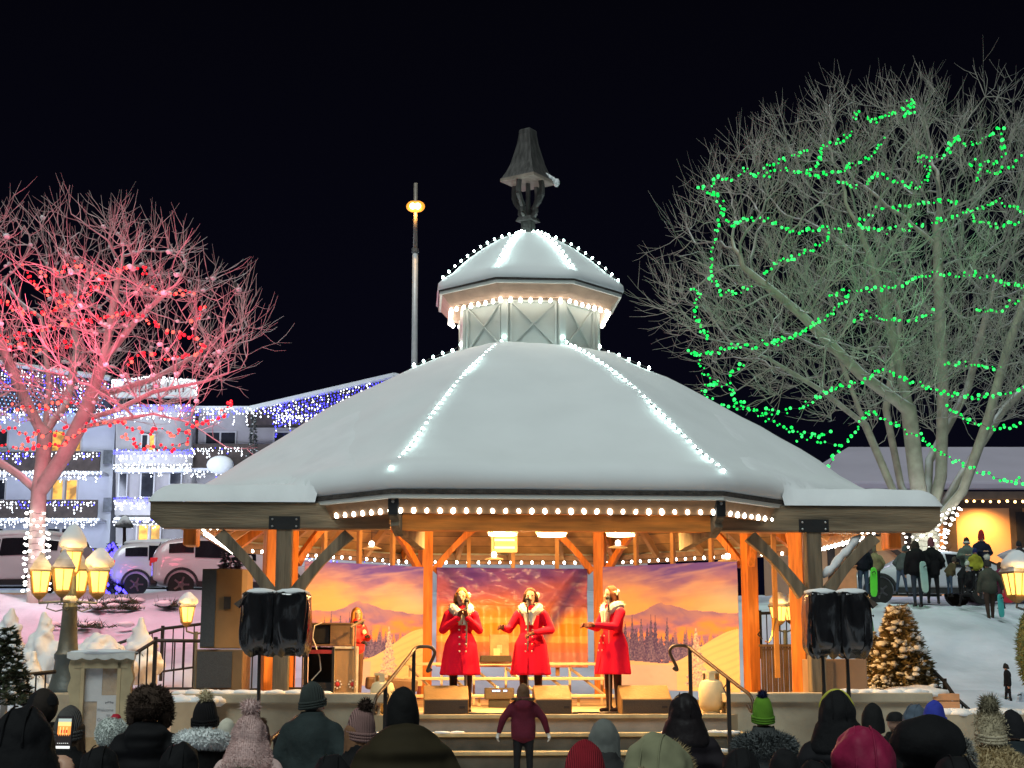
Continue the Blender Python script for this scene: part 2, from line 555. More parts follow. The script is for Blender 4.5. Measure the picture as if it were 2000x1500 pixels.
# weathered wing beams in front with posts, plates, braces and snow
WY = -4.02
for s in (-1, 1):
    x0, x1 = (-5.22, -2.12) if s < 0 else (2.12, 5.22)
    cx = s * 3.49
    poly = [(x0, 3.572), (x1, 3.572), (x1, 3.91), (x0, 3.91)]
    e = .16
    poly = [(x0 + (e if s < 0 else 0), 3.572), (x1 - (e if s > 0 else 0), 3.572), (x1, 3.70 if s > 0 else 3.572), (x1, 3.91), (x0, 3.91), (x0, 3.70 if s < 0 else 3.572)]
    MB().prism(poly, .2, Matrix.Translation((0, WY, 0))).build('wing_beam', M['greyh'], gaz, bevel=.01)
    MB().box((cx, WY, (1.48 + 3.57) / 2), (.2, .2, 3.57 - 1.48)).build('grey_post', M['grey'], gaz, bevel=.012)
    pl = MB().box((cx, WY - .108, 3.645), (.40, .012, .17)).build('steel_plate', M['plate'], gaz)
    for i in (-1, 1):
        for j in (-1, 1):
            MB().ball((cx + i * .155, WY - .115, 3.645 + j * .045), .016, 8, 4).build('bolt', M['bolt'], pl)
    for i in (-1, 1):
        brace((cx + i * .09, WY, 2.80), (cx + i * .78, WY, 3.565), .17, .13, M['grey'])
    br = MB()
    if s > 0:
        br.tube([(cx + lerp(.13, .66, a), WY + .01, lerp(2.97, 3.54, a) + .012 * math.sin(a * 17)) for a in [t / 12 for t in range(13)]], [.02] + [.055 + .012 * math.sin(t * 2.3) for t in range(11)] + [.02], 10)
        br.build('brace_snow', M['snow'], gaz, smooth=True)
    # deck behind the beam, side beam and its end block
    xm = (x0 + x1) / 2
    MB().box((s * 3.9, WY + 1.35, 3.80), (2.6, 2.45, .06)).build('wing_deck', M['rafter'], gaz)
    MB().box((s * 4.80, WY + .75, 3.60), (.18, .35, .40)).build('beam_end', M['cedar'], gaz, bevel=.02)
    # snow slab
    n, mN = 44, 22
    sb = MB()
    xo, xi = s * 5.25, s * 2.2
    P, F = [], []
    for i in range(n + 1):
        t = i / n
        x = lerp(xo, xi, t)
        endr = min(1, (t * 3.05) / .32)
        hz = .245 * math.sqrt(max(0, 1 - (1 - endr) ** 2)) * (1 + .05 * mnoise.noise(Vector((x * 2, s, 0))))
        for j in range(mN + 1):
            u = j / mN
            y = lerp(min(WY - .13, abs(x) - 7.08), WY + 1.9, u)
            er = min(1, u * 1.83 / .16)
            z = 3.915 + hz * math.sqrt(max(0, 1 - (1 - er) ** 2)) + .02 * mnoise.noise(Vector((x * 3, y * 3, 1)))
            rho = max(abs(x), abs(y), (abs(x) + abs(y)) / math.sqrt(2)) / math.cos(D22)
            zr = roofz(rho) if rho < RE + .02 else -9
            z = max(z, zr) + .05 * max(0, 1 - abs(z - zr) / .16) ** 2 if zr > 0 else z
            if abs(x) < 3.2 and zr > 0:
                z = lerp(z, zr + .012 - .09 * sm_(2.8, 2.2, abs(x)), sm_(3.3, 2.6, abs(x)))
            P.append((x, y, z if (i and j) else (3.913 if i else 3.913) if (zr < 0 or i == 0) else zr - .05))
    for i in range(n):
        for j in range(mN):
            a = i * (mN + 1) + j
            F.append((a, a + 1, a + mN + 2, a + mN + 1))
    sb.add(P, F).build('wing_snow', M['snow'], gaz, smooth=True)
# stage floor, plinth, stairs
mb = MB()
P = [ov(k, 4.75, 0) for k in range(8)]
P[0] = Vector((-2.05, -4.95, 0)); P[1] = Vector((2.05, -4.95, 0))
mb.add([p + Vector((0, 0, .02)) for p in P] + [p + Vector((0, 0, FLOOR)) for p in P], [tuple(range(8)), tuple(range(15, 7, -1))] + [(i, (i + 1) % 8, 8 + (i + 1) % 8, 8 + i) for i in range(8)])
mb.build('stage_floor', M['stagefloor'], gaz)
for s in (-1, 1):
    x0, x1 = (2.2, 4.75)
    poly = [(s * x0, .03), (s * x1, .03), (s * x1, 1.36), (s * x0, 1.36)]
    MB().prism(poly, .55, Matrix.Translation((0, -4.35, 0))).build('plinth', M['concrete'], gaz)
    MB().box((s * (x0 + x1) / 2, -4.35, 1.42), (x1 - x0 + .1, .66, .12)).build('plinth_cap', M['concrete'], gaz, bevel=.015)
    # snow line lying on the cap
    mb = MB()
    for i in range(40):
        xx = s * lerp(2.9 if s < 0 else 3.6, x1 - .05, i / 39)
        mb.ball((xx, -4.42 + R.uniform(-.05, .12), 1.478), R.uniform(.06, .12), 8, 5, s=(1.3, 1, .45), nz=.4, seed=i)
    mb.build('cap_snow', M['snow'], gaz, smooth=True)
for i in range(6):
    z = FLOOR - .2 * i
    wy = -4.95 - .3 * i
    wd = 2.1 + .16 * i
    if i:
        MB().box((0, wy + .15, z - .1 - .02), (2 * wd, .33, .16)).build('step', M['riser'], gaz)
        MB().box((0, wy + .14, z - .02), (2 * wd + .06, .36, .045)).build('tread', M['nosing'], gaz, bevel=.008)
        if i < 4:
            mb = MB()
            for j in range(26):
                sx_ = R.choice((-1, 1)) * R.uniform(.55, 1) * wd
                mb.ball((sx_, wy - .02 + R.uniform(0, .1), z + .004), R.uniform(.03, .09), 7, 4, s=(1.5, 1, .35), nz=.4, seed=j)
            tag(mb.build('step_snow', M['snow'], gaz, smooth=True), kind='stuff')
    else:
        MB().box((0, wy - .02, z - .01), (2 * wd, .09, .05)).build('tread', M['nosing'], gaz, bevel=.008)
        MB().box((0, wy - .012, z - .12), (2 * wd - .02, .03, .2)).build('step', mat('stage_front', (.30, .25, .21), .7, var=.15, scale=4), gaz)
# uprights at the back between the posts (they carry the banners) and a top rail
for k in (2, 3, 4, 5, 6):
    for j in (1, 2, 3) if k in (3, 4, 5) else (2,):
        p = ov(k, RP + .05).lerp(ov(k + 1, RP + .05), j / 4)
        MB().box((p.x, p.y, 3.0), (.07, .07, 2.75), rz=D45 * k).build('upright', M['rafter'], gaz)
# ---- cupola
mb = MB(); octring(mb, [(1.13, 6.42), (1.13, 7.5)], 1); cup = mb.build('cupola', M['cupola'], gaz)
for k in range(8):
    a, b = ov(k, 1.13), ov(k + 1, 1.13)
    nrm = ((a + b) / 2).normalized()
    x = (b - a).normalized()
    M4 = Matrix(((x.x, nrm.x, 0, (a.x + b.x) / 2 + nrm.x * .012), (x.y, nrm.y, 0, (a.y + b.y) / 2 + nrm.y * .012), (0, 0, 1, 0), (0, 0, 0, 1)))
    fm = MB(); fm.M = M4
    hw, z0, z1 = .345, 6.70, 7.40
    for q in ((-hw, z0, hw, z0), (-hw, z1, hw, z1), (-hw, z0, -hw, z1), (hw, z0, hw, z1)):
        fm.beam((q[0], .012, q[1]), (q[2], .012, q[3]), .03, .045, up=(0, 1, 0))
    for q in ((-hw, z0, hw, z1), (-hw, z1, hw, z0)):
        fm.beam((q[0], .01, q[1]), (q[2], .01, q[3]), .022, .03, up=(0, 1, 0))
    fm.build('panel_frame', M['cupola'], cup)
    c2 = MB(); c2.M = Matrix.Translation((0, 0, 0))
    c2.box((a.x * 1.005, a.y * 1.005, 7.0), (.11, .11, 1.0), rz=-D22 + D45 * k).build('corner_board', M['cupola'], cup)
mb = MB(); octring(mb, [(1.18, 6.43), (1.22, 6.43), (1.22, 6.56), (1.16, 6.58)], 1); mb.build('base_trim', M['white'], cup)
mb = MB(); octring(mb, [(1.14, 7.42), (1.36, 7.42), (1.40, 7.46), (1.53, 7.60), (1.4, 7.62)], 1); mb.build('soffit', mat('cupola_soffit', (.52, .34, .24), .6, var=.1), cup)
mb = MB(); octring(mb, [(1.5, 7.60), (1.57, 7.60), (1.575, 7.645), (1.4, 7.66)], 1); mb.build('drip_edge', M['white'], cup)
mb = MB(); octring(mb, [(1.45, 7.63), (1.59, 7.648), (1.59, 7.672), (.2, 8.55)], 8, .012); mb.build('shingle_roof', M['shingle'], cup)
prof = [(1.58, 7.668), (1.615, 7.70), (1.60, 7.79), (1.5, 7.89), (1.36, 7.98)]
for i in range(1, 9):
    t = i / 8
    prof.append((lerp(1.36, .16, t), 7.98 + .80 * (1 - (1 - t) ** 1.5)))
prof += [(.10, 8.80), (.02, 8.80)]
mb = MB(); octring(mb, prof, 8, .03, 4); mb.build('cupola_snow', M['roofsnow'], cup, smooth=True)
# finial: small open lantern under a flared square copper hood
fin = thing('roof_finial', 'dark copper finial on the cupola peak with a flared hood over curved brackets', 'finial', GM @ Vector((0, 0, 8.78)), GT + math.radians(52))
fin.parent = None
mb = MB(); mb.box((0, 0, .10), (.17, .17, .34)).box((0, 0, .26), (.30, .30, .07), taper=.8).build('pedestal', M['bronze'], fin)
for k in range(4):
    a = k * PI / 2
    e = Vector((math.cos(a), math.sin(a), 0))
    prof = [(.08, .28), (.15, .36), (.14, .46), (.22, .55), (.275, .66), (.275, .80), (.25, .93)]
    mb = MB()
    for (r0, z0), (r1, z1) in zip(prof, prof[1:]):
        mb.beam(e * r0 + Vector((0, 0, z0)), e * r1 + Vector((0, 0, z1)), .055, .075, up=e)
    mb.build('arm', M['bronze'], fin)
MB().box((0, 0, .6), (.055, .055, .62)).build('core', M['bronze'], fin)
mb = MB()
pr = [(.445, .90), (.455, .94), (.37, 1.06), (.30, 1.2), (.24, 1.38), (.185, 1.56), (.155, 1.72), (.15, 1.80), (.12, 1.82)]
mb.lathe(pr, 4, rot=PI / 4 + 0)
mb.build('hood', M['bronze'], fin)
mb = MB(); mb.lathe([(.46, .885), (.47, .89), (.465, .94), (.445, .94)], 4, rot=PI / 4); mb.build('hood_rim', mat('hood_rim', (.33, .27, .22), .5, metal=.3), fin)
mb = MB()
for i in range(6):
    mb.ball(Vector((.33 - .05 * i, -.33 + .03 * i, .93 + .03 * i)), .07 - .005 * i, 8, 5, nz=.5, seed=i)
mb.build('hood_snow', M['snow'], fin, smooth=True)

# ---------------------------------------------------------------- light strings on the gazebo
BULB = MB().lathe([(.0, -.045), (.02, -.035), (.03, -.012), (.026, .015), (.014, .035), (.0, .036)], 8, close=False).mesh('bulb', M['bulb'], True)
BULBC = MB().lathe([(.0, -.04), (.02, -.03), (.03, -.01), (.026, .015), (.012, .035), (.0, .036)], 8, close=False).mesh('bulb', M['bulbcool'], True)
BULBS = MB().lathe([(.0, -.03), (.018, -.02), (.025, 0), (.015, .025), (.0, .03)], 6, close=False).mesh('bulb', M['bulbn'], True)
def string(name, label, pts, gap, bulb, group, sag=0, scale=1, world=None, jit=0, cat='string lights', kind=None, cable=.006, drop=.03):
    """A string of bulbs along a polyline; each bulb is a part."""
    pts = [Vector(p) for p in pts]
    if world is not None:
        pts = [world @ p for p in pts]
    o = thing(name, label, cat, pts[0], 0, group)
    seg = [(b - a).length for a, b in zip(pts, pts[1:])]
    tot = sum(seg)
    n = max(2, int(tot / gap))
    fine = []
    for i in range(n + 1):
        s = tot * i / n
        j = 0
        while j < len(seg) - 1 and s > seg[j]:
            s -= seg[j]; j += 1
        t = s / max(seg[j], 1e-6)
        p = pts[j].lerp(pts[j + 1], min(t, 1))
        p = p - Vector((0, 0, sag * 4 * t * (1 - t)))
        if jit:
            p = p + Vector((R.gauss(0, jit), R.gauss(0, jit), R.gauss(0, jit)))
        fine.append(p - pts[0])
    MB().tube(fine, cable, 3).build('cable', M['cable'], o)
    for i, p in enumerate(fine):
        part('bulb', bulb, o, p - Vector((0, 0, drop)), rot=(R.uniform(-.3, .3), R.uniform(-.3, .3), 0), scale=scale * R.uniform(.85, 1.15))
    return o
gs = 'white bulb strings on the bandstand'
names = ['front', 'front right', 'right', 'back right', 'back', 'back left', 'left', 'front left']
for k, nm in enumerate(names):
    r = RE - .10
    a, b = ov(k, r, 3.765), ov(k + 1, r, 3.765)
    zz = 3.765
    u = (b - a).normalized()
    g = .105 if k in (0, 1, 7) else .13
    if k in (3, 4, 5):
        a, b = ov(k, RE - .50, 3.75), ov(k + 1, RE - .50, 3.75)
    if k in (2, 6):
        a, b = ov(k, RE - .27, 3.70), ov(k + 1, RE - .27, 3.72)
    string('light_string', {'front': 'straight row of white bulbs along the middle of the bandstand front beam',
        'front right': 'short row of white bulbs ending at the right weathered beam', 'right': 'row of white bulbs receding under the right side eave behind the right post',
        'back right': 'far row of small white bulbs above the right snowy banner', 'back': 'far row of small white bulbs above the crumpled middle banner',
        'back left': 'far row of small white bulbs above the left snowy banner', 'left': 'row of white bulbs receding under the left side eave',
        'front left': 'short row of white bulbs ending at the left weathered beam'}[nm], [a + u * .08, b - u * .08], g * 1.55, BULB, gs, scale=.88 if k not in (3, 4, 5) else .72, world=GM)
for k, lb in ((0, 'cool white bulbs running up the left front ridge of the snowy main roof'), (1, 'cool white bulbs running up the right front ridge of the snowy main roof'),
              (2, 'cool white bulbs beside the cupola foot on the far right ridge'), (7, 'cool white bulbs beside the cupola foot on the far left ridge')):
    pts = []
    for i in range(14):
        r = lerp(RE + .02 if k in (0, 1) else 2.0, RT + .14, i / 13)
        pts.append(ov(k, r + .0, roofz(r) + (.004 if k in (0, 1) else .02)))
    pts.append(ov(k, RT - .02, ZT + .36))
    string('light_string', lb, pts, .15 if k in (0, 1) else .18, BULBC, gs, world=GM, scale=.66 if k in (0, 1) else .75, drop=-.005)
cl = {0: 'left front', 1: 'right front', 7: 'far left', 2: 'far right'}
for k in (0, 1, 2, 7):
    pts = []
    for i in range(9):
        t = i / 8
        pts.append(ov(k, lerp(1.52, .2, t), 7.88 + .89 * (1 - (1 - t) ** 1.55)))
    string('light_string', 'cool white bulbs climbing the %s ridge of the little cupola roof' % cl[k], pts, .14, BULBC, gs, world=GM, scale=.7 if k < 2 else .6, drop=-.01)
string('light_string', 'white bulbs ringing the cupola under its little eave', [ov(k, 1.37, 7.40) for k in range(9)], .155, BULB, gs, world=GM, scale=.95)

# ---------------------------------------------------------------- lights inside the stage
M['tubelight'] = glow('lamp_lens', (1, .80, .45), 9)
WARM = (1, .56, .19)
floods = [((-.62, -3.6), 'flood lamp under the roof above the left of the middle singer'), ((.05, -3.5), 'flood lamp under the roof nearest the middle of the stage'), ((.98, -3.6), 'flood lamp under the roof left of the right hand singer')]
for (u, v), lb in floods:
    p = GM @ Vector((u, v, 3.54))
    o = thing('flood_lamp', lb, 'stage lamp', p, GT, 'flood lamps under the bandstand roof')
    MB().lathe([(.05, .02), (.20, .02), (.22, .06), (.12, .14), (.03, .16)], 20).build('housing', M['white'], o, smooth=40)
    MB().lathe([(.02, .0), (.19, .0), (.19, .018), (.02, .018)], 20).build('lens', M['tubelight'], o)
    MB().box((0, 0, .45), (.02, .02, .6)).build('hanger', M['iron'], o)
    lamp('flood', 'AREA', (0, 0, -.03), 90, WARM, o, shape='DISK', size=.3)
# stage floods fixed to the inner face of the front beam, aimed at the singers
for u, lb in ((-.85, 'left'), (.85, 'right')):
    p = GM @ Vector((u, -4.45, 3.70))
    o = thing('stage_flood', 'black stage flood fixed behind the front beam, %s of the row' % lb, 'stage lamp', p, GT, 'stage floods behind the front beam')
    MB().box((0, 0, 0), (.22, .12, .15), rx=.6).build('housing', M['black'], o)
    lamp('flood', 'AREA', (0, .09, -.06), 245, WARM, o, shape='RECTANGLE', size=.2, size_y=.12, rot=(math.radians(-62) + PI, 0, 0) if False else (math.radians(58), 0, 0))
lamp('roof_glow', 'POINT', GM @ Vector((0, .6, 3.5)), 430, (1, .58, .21), shadow_soft_size=.25)
# ---------------------------------------------------------------- ground
def pw(t, pts):
    for (a, u), (b, v) in zip(pts, pts[1:]):
        if t <= b:
            k = max(0, (t - a) / (b - a))
            k = k * k * (3 - 2 * k)
            return lerp(u, v, k)
    return pts[-1][1]
LEFTP = [(0, 0), (19, 0), (19.7, .8), (22, 1.05), (25, 1.45), (30, 2.15), (36, 3.3), (38, 3.55), (60, 4.6), (85, 5.6), (130, 6.5), (400, 6.5)]
MIDP = [(0, 0), (29.3, .2), (32, 1.5), (37, 3.3), (60, 4.6), (85, 5.6), (130, 6.5), (400, 6.5)]
RIGHTP = [(0, 0), (20.8, 0), (21.4, .95), (26, 1.05), (29, 1.35), (36, 3.12), (37.5, 3.3), (60, 4.4), (85, 5.6), (130, 6.5), (400, 6.5)]
def sm(a, b, x):
    t = min(1, max(0, (x - a) / (b - a)))
    return t * t * (3 - 2 * t)
def gh(x, y):
    l, m, r = pw(y, LEFTP), pw(y, MIDP), pw(y, RIGHTP)
    h = lerp(l, m, sm(-5.6, -4.9, x))
    h = lerp(h, r, sm(5.4, 6.2, x))
    h -= sm(10.2, 14, x) * (1 - sm(36, 40, y)) * sm(28, 33, y) * 1.0
    if y > 22:
        h += .03 * mnoise.noise(Vector((x * 3.3, y * 3.3, 4))) - .07 * max(0, mnoise.noise(Vector((x * 2.1, y * 2.1, 7))) - .15)
        h += .10 * mnoise.noise(Vector((x * .45, y * .45, 2))) + .05 * mnoise.noise(Vector((x * 1.4, y * 1.4, 5)))
        if 26 < y < 38 and x < -5:
            h += .22 * max(0, mnoise.noise(Vector((x * .7, y * .8, 9))))
    return h
xs = [-260, -120, -80, -60, -45, -35, -28] + [-24 + .2 * i for i in range(241)] + [28, 35, 45, 60, 80, 120, 260]
ys = [-30, -10, 0, 6, 12, 16, 18, 18.8] + [19 + .2 * i for i in range(114)] + [43, 46, 50, 55, 60, 70, 85, 100, 130, 200, 400]
mb = MB()
P = [(x, y, gh(x, y)) for y in ys for x in xs]
nx = len(xs)
mb.add(P, [(j * nx + i, j * nx + i + 1, (j + 1) * nx + i + 1, (j + 1) * nx + i) for j in range(len(ys) - 1) for i in range(nx - 1)])
tag(mb.build('ground', M['ground'], smooth=True), kind='structure')

# ---------------------------------------------------------------- hotel with icicle lights behind on the left
HY = 85
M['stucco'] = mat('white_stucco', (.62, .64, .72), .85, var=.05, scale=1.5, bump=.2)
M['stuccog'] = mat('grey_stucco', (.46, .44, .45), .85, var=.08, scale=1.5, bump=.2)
M['darkwood'] = mat('dark_balcony_wood', (.055, .04, .036), .8, var=.3, scale=3)
M['frame'] = mat('window_frame', (.55, .55, .56), .6, var=.05)
M['glassd'] = mat('dark_glass', (.03, .032, .04), .12, var=.3, scale=2, bump=0)
M['litwin'] = glow('lit_window', (1, .50, .09), 1.1)
t_ = M['litwin'].node_tree
nz_ = t_.nodes.new('ShaderNodeTexNoise'); nz_.inputs['Scale'].default_value = 1.6
cr_ = t_.nodes.new('ShaderNodeValToRGB')
tc_ = t_.nodes.new('ShaderNodeTexCoord')
t_.links.new(tc_.outputs['Object'], nz_.inputs['Vector'])
t_.links.new(nz_.outputs['Fac'], cr_.inputs[0])
cr_.color_ramp.elements[0].color, cr_.color_ramp.elements[1].color = (.10, .03, .01, 1), (1, .52, .08, 1)
cr_.color_ramp.elements[0].position, cr_.color_ramp.elements[1].position = .38, .56
t_.links.new(cr_.outputs[0], t_.nodes['Principled BSDF'].inputs['Emission Color'])
M['curtain'] = mat('curtain', (.3, .27, .25), .9, var=.2, scale=1, stretch=(8, 8, .5))
M['icew'] = glow('icicle_white', (.86, .91, 1), 4.5, False)
M['iceb'] = glow('icicle_blue', (.07, .06, 1), 3.5, False)
def hp(px, py, dy=0):
    return at(px, py, HY + dy)
def P3(px, py, dy=0):
    p = hp(px, py, dy)
    return (p.x, p.y, p.z)
hot = thing('hotel', 'white three storey hotel with balconies hung with icicle lights', 'hotel', hp(100, 1160))
def hquad(mb, x0, y0, x1, y1, dy=0, d=.3):
    """Box whose front face fills the pixel rectangle at the facade plane moved by dy, d deep."""
    a, b = hp(x0, y1, dy), hp(x1, y0, dy)
    mb.box(((a.x + b.x) / 2, HY + dy + d / 2, (a.z + b.z) / 2), (b.x - a.x, d, b.z - a.z))
    return mb
HO = hot.location
def hbuild(mb, name, m, parent=None, smooth=None):
    mb.o = HO
    return mb.build(name, m, parent or hot, smooth)
def hwin(x0, y0, x1, y1, dy, lit, split=None, parent=None):
    f = MB()
    hquad(f, x0 - 3, y0 - 3, x1 + 3, y1 + 3, dy - .10, .12)
    fo = hbuild(f, 'window', M['frame'])
    parts = [(x0, x1)] if not split else [(x0, split - 1.5), (split + 1.5, x1)]
    for i, (a, b) in enumerate(parts):
        g = MB(); hquad(g, a, y0, b, y1, dy - .13, .02)
        L = lit if not isinstance(lit, tuple) else lit[i]
        go = hbuild(g, 'pane', M['litwin'] if L else M['glassd'], fo)
        if L:
            c = MB()
            hquad(c, a, y0, lerp(a, b, .22), y1, dy - .16, .02)
            hbuild(c, 'curtain', M['curtain'], fo)
    return fo
# left wing
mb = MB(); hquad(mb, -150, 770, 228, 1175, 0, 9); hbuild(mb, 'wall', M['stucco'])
for y0, y1, x1 in ((882, 921, 196), (976, 1013, 191), (1070, 1112, 188)):
    mb = MB(); hquad(mb, -150, y0, x1, y1, -1.3, .12); hbuild(mb, 'balcony_rail', M['darkwood'])
    mb = MB(); hquad(mb, -150, y1 - 1, x1 + 4, y1 + 4, -1.35, 1.4); hbuild(mb, 'balcony_floor', M['stucco'])
for y0 in (879, 972):
    mb = MB(); hquad(mb, 201, y0, 219, y0 + 27, -.1, .1); hbuild(mb, 'vent', mat('vent_grey', (.22, .24, .28), .7))
hwin(97, 843, 158, 880, 0, (True, True), 128)
hwin(-10, 843, 14, 872, 0, False)
hwin(99, 938, 150, 975, 0, (True, True), 124)
hwin(-20, 938, 10, 975, 0, False)
hwin(92, 1033, 146, 1068, 0, (False, False), 118)
hwin(-20, 1033, 5, 1068, 0, False)
# sloping roof of the left wing with a dark net of lights
mb = MB()
a, b, c, d = hp(-150, 690, -.6), hp(216, 741, -.6), hp(216, 800, -1.2), hp(-150, 800, -1.2)
mb.add([a, b, c, d, a + Vector((0, 9, .2)), b + Vector((0, 9, .2)), c + Vector((0, 9, 0)), d + Vector((0, 9, 0))], [(0, 1, 2, 3), (4, 7, 6, 5), (0, 4, 5, 1), (1, 5, 6, 2), (2, 6, 7, 3), (3, 7, 4, 0)])
hbuild(mb, 'roof', mat('hotel_dark_roof', (.03, .03, .05), .8))
mb = MB(); mb.tube([hp(-150, 687, -.8), hp(216, 739, -.8)], .16, 6); hbuild(mb, 'roof_snow', M['snow'])
# rounded bay tower
def bay(px, dy=0):
    """Bulging front of the bay: how far forward at pixel px."""
    t = (px - 300) / 76
    return -1.1 - 1.5 * math.sqrt(max(0, 1 - t * t * .9)) + dy
def curved(y0, y1, extra=0, x0=226, x1=374, n=14, d=.2):
    m_ = MB()
    F = []
    P = []
    for i in range(n + 1):
        px = lerp(x0, x1, i / n)
        dy = bay(px) - extra
        P += [hp(px, y1, dy), hp(px, y0, dy), hp(px, y0, dy) + Vector((0, d, 0)), hp(px, y1, dy) + Vector((0, d, 0))]
    for i in range(n):
        for k in range(4):
            F.append((i * 4 + k, i * 4 + (k + 1) % 4, i * 4 + 4 + (k + 1) % 4, i * 4 + 4 + k))
    F += [(0, 1, 2, 3), (n * 4 + 3, n * 4 + 2, n * 4 + 1, n * 4)]
    return m_.add(P, F)
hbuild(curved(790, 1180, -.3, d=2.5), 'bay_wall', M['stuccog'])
for y0, y1 in ((880, 910), (975, 1006), (1062, 1100), (790, 815)):
    hbuild(curved(y0, y1, .55, 224, 376, d=.12), 'balcony_front', M['stuccog'])
for y0, y1 in ((915, 922), (1010, 1016), (1102, 1108)):
    hbuild(curved(y0, y1, .6, 224, 376, d=.6), 'balcony_floor', M['stucco'])
hwin(277, 850, 301, 878, bay(300) - .0, (False, True), 289)
hwin(275, 921, 300, 970, bay(300), False)
hwin(232, 925, 247, 968, bay(240) + .0, False)
hwin(332, 922, 353, 945, bay(345), False)
hwin(267, 1026, 312, 1062, bay(300), (True, True), 290)
# sign board on top of the tower
mb = MB(); hquad(mb, 217, 740, 384, 775, -3.0, .5); sb = hbuild(mb, 'sign_board', M['white'])
def text(s, size, name, m, parent, loc, rot=(PI / 2, 0, 0), extrude=.004, align='CENTER'):
    c = bpy.data.curves.new(name, 'FONT')
    c.body, c.size, c.extrude, c.align_x, c.align_y = s, size, extrude, align, 'CENTER'
    t_ = bpy.data.objects.new('tmp', c)
    COL.objects.link(t_)
    dg = bpy.context.evaluated_depsgraph_get()
    me = bpy.data.meshes.new_from_object(t_.evaluated_get(dg))
    bpy.data.objects.remove(t_)
    me.materials.clear()
    me.materials.append(m)
    o = bpy.data.objects.new(name, me)
    COL.objects.link(o)
    o.parent, o.location, o.rotation_euler = parent, loc, rot
    return o
text('Enzian Inn', .85, 'sign_lettering', mat('sign_letters', (.10, .06, .06), .7), sb, hp(300, 757, -3.03) - HO)
# right part with the gable
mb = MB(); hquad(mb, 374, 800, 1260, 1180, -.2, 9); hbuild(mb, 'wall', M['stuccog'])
mb = MB()
pts = [(480, 800), (545, 785), (770, 737), (1000, 790), (1000, 830), (480, 830)]
F = [hp(x, y, -1.2) for x, y in pts]
mb.add(F + [p + Vector((0, 9, 0)) for p in F], [tuple(range(6)), tuple(range(11, 5, -1))] + [(i, (i + 1) % 6, 6 + (i + 1) % 6, 6 + i) for i in range(6)])
hbuild(mb, 'gable', M['darkwood'])
mb = MB(); mb.beam(hp(480, 800, -1.6), hp(770, 733, -1.6), .5, .22).beam(hp(770, 733, -1.6), hp(1010, 790, -1.6), .5, .22); hbuild(mb, 'gable_snow', M['snow'])
mb = MB(); hquad(mb, 374, 793, 500, 799, -1.6, 3); hbuild(mb, 'eave_snow', M['snow'])
hwin(402, 845, 459, 866, -.2, (False, False), 430)
hwin(536, 845, 600, 866, -.2, (False, False), 566)
mb = MB(); hquad(mb, 374, 867, 560, 914, -1.4, .12); hbuild(mb, 'balcony_rail', M['darkwood'])
mb = MB(); hquad(mb, 374, 914, 560, 919, -1.45, 1.3); hbuild(mb, 'balcony_floor', M['stucco'])
mb = MB(); mb.ball(hp(430, 908, -3), 1.0, 14, 8, s=(.75, .35, .52)); hbuild(mb, 'dish_snow', M['snow'], smooth=True)
# icicle light curtains: one string each, its bulbs too small and many to tell apart
def icicles(label, path, dmin, dmax, gap=.165, blue=.35, jitter=.05, gr='icicle light strings on the hotel', off=0, topblue=0, size=.040, vgap=.15):
    m_ = MB()
    seg = list(zip(path, path[1:]))
    tot = sum((b - a).length for a, b in seg)
    s = 0
    drop = dmax
    while s < tot:
        t = s
        for a, b in seg:
            l = (b - a).length
            if t <= l:
                p = a.lerp(b, t / l)
                break
            t -= l
        ph = (s / gap) % 5
        drop = R.uniform(dmin, dmax)
        n = max(1, int(drop / vgap))
        for j in range(n):
            q = p - Vector((R.uniform(-jitter, jitter), R.uniform(0, .06), j * vgap + R.uniform(-.04, .04)))
            isb = R.random() < (blue if j > topblue else .85 if topblue else blue)
            m_.k = 1 if isb else 0
            m_.octa(q, size * R.uniform(.7, 1.35))
        s += gap * R.uniform(.7, 1.3)
    m_.o = path[0]
    o = thing('icicle_lights', label, 'string lights', path[0], 0, gr)
    tag(m_.build('bulb', [M['icew'], M['iceb']], o), kind='stuff')
    MB(path[0]).tube(path, .012, 3).build('cable', M['cable'], o)
    return o
def hl(x0, x1, y, dy, y2=None):
    return [hp(x0, y, dy), hp(x1, y2 if y2 is not None else y, dy)]
def bl(y, extra=.75, x0=224, x1=376):
    return [hp(lerp(x0, x1, i / 12), y, bay(lerp(x0, x1, i / 12)) - extra) for i in range(13)]
icicles('icicle lights along the left wing upper balcony rail of the hotel', hl(-40, 196, 886, -1.5), .3, .9, blue=.25)
icicles('icicle lights under the left wing upper balcony floor', hl(-40, 198, 921, -1.5), .3, .8, blue=.02)
icicles('icicle lights along the left wing middle balcony rail', hl(-40, 192, 981, -1.5), .3, .8, blue=.25)
icicles('icicle lights under the left wing middle balcony floor', hl(-40, 193, 1014, -1.5), .3, .7, blue=.02)
icicles('blue and white icicle lights along the left wing lowest balcony', hl(-40, 188, 1075, -1.5), .5, 1.1, blue=.55)
icicles('dense icicle lights along the left wing sloping roof edge', hl(-40, 216, 712, -1.4, 752), .5, 1.6, blue=.45)
icicles('icicle lights under the left wing eave', hl(-40, 222, 800, -1.5), .4, 1.1, blue=.3)
icicles('white icicle lights round the top of the bay tower', bl(792), .5, 1.1, blue=.1, topblue=2)
icicles('icicle lights round the upper bay balcony rail', bl(880), .4, .9, blue=.08, topblue=1)
icicles('icicle lights under the upper bay balcony floor', bl(908), .4, .8, blue=.02)
icicles('icicle lights round the middle bay balcony rail', bl(973), .4, .9, blue=.1, topblue=1)
icicles('icicle lights under the middle bay balcony floor', bl(1014), .3, .7, blue=.02)
icicles('icicle lights round the lowest bay balcony', bl(1068), .4, 1.0, blue=.15, topblue=1)
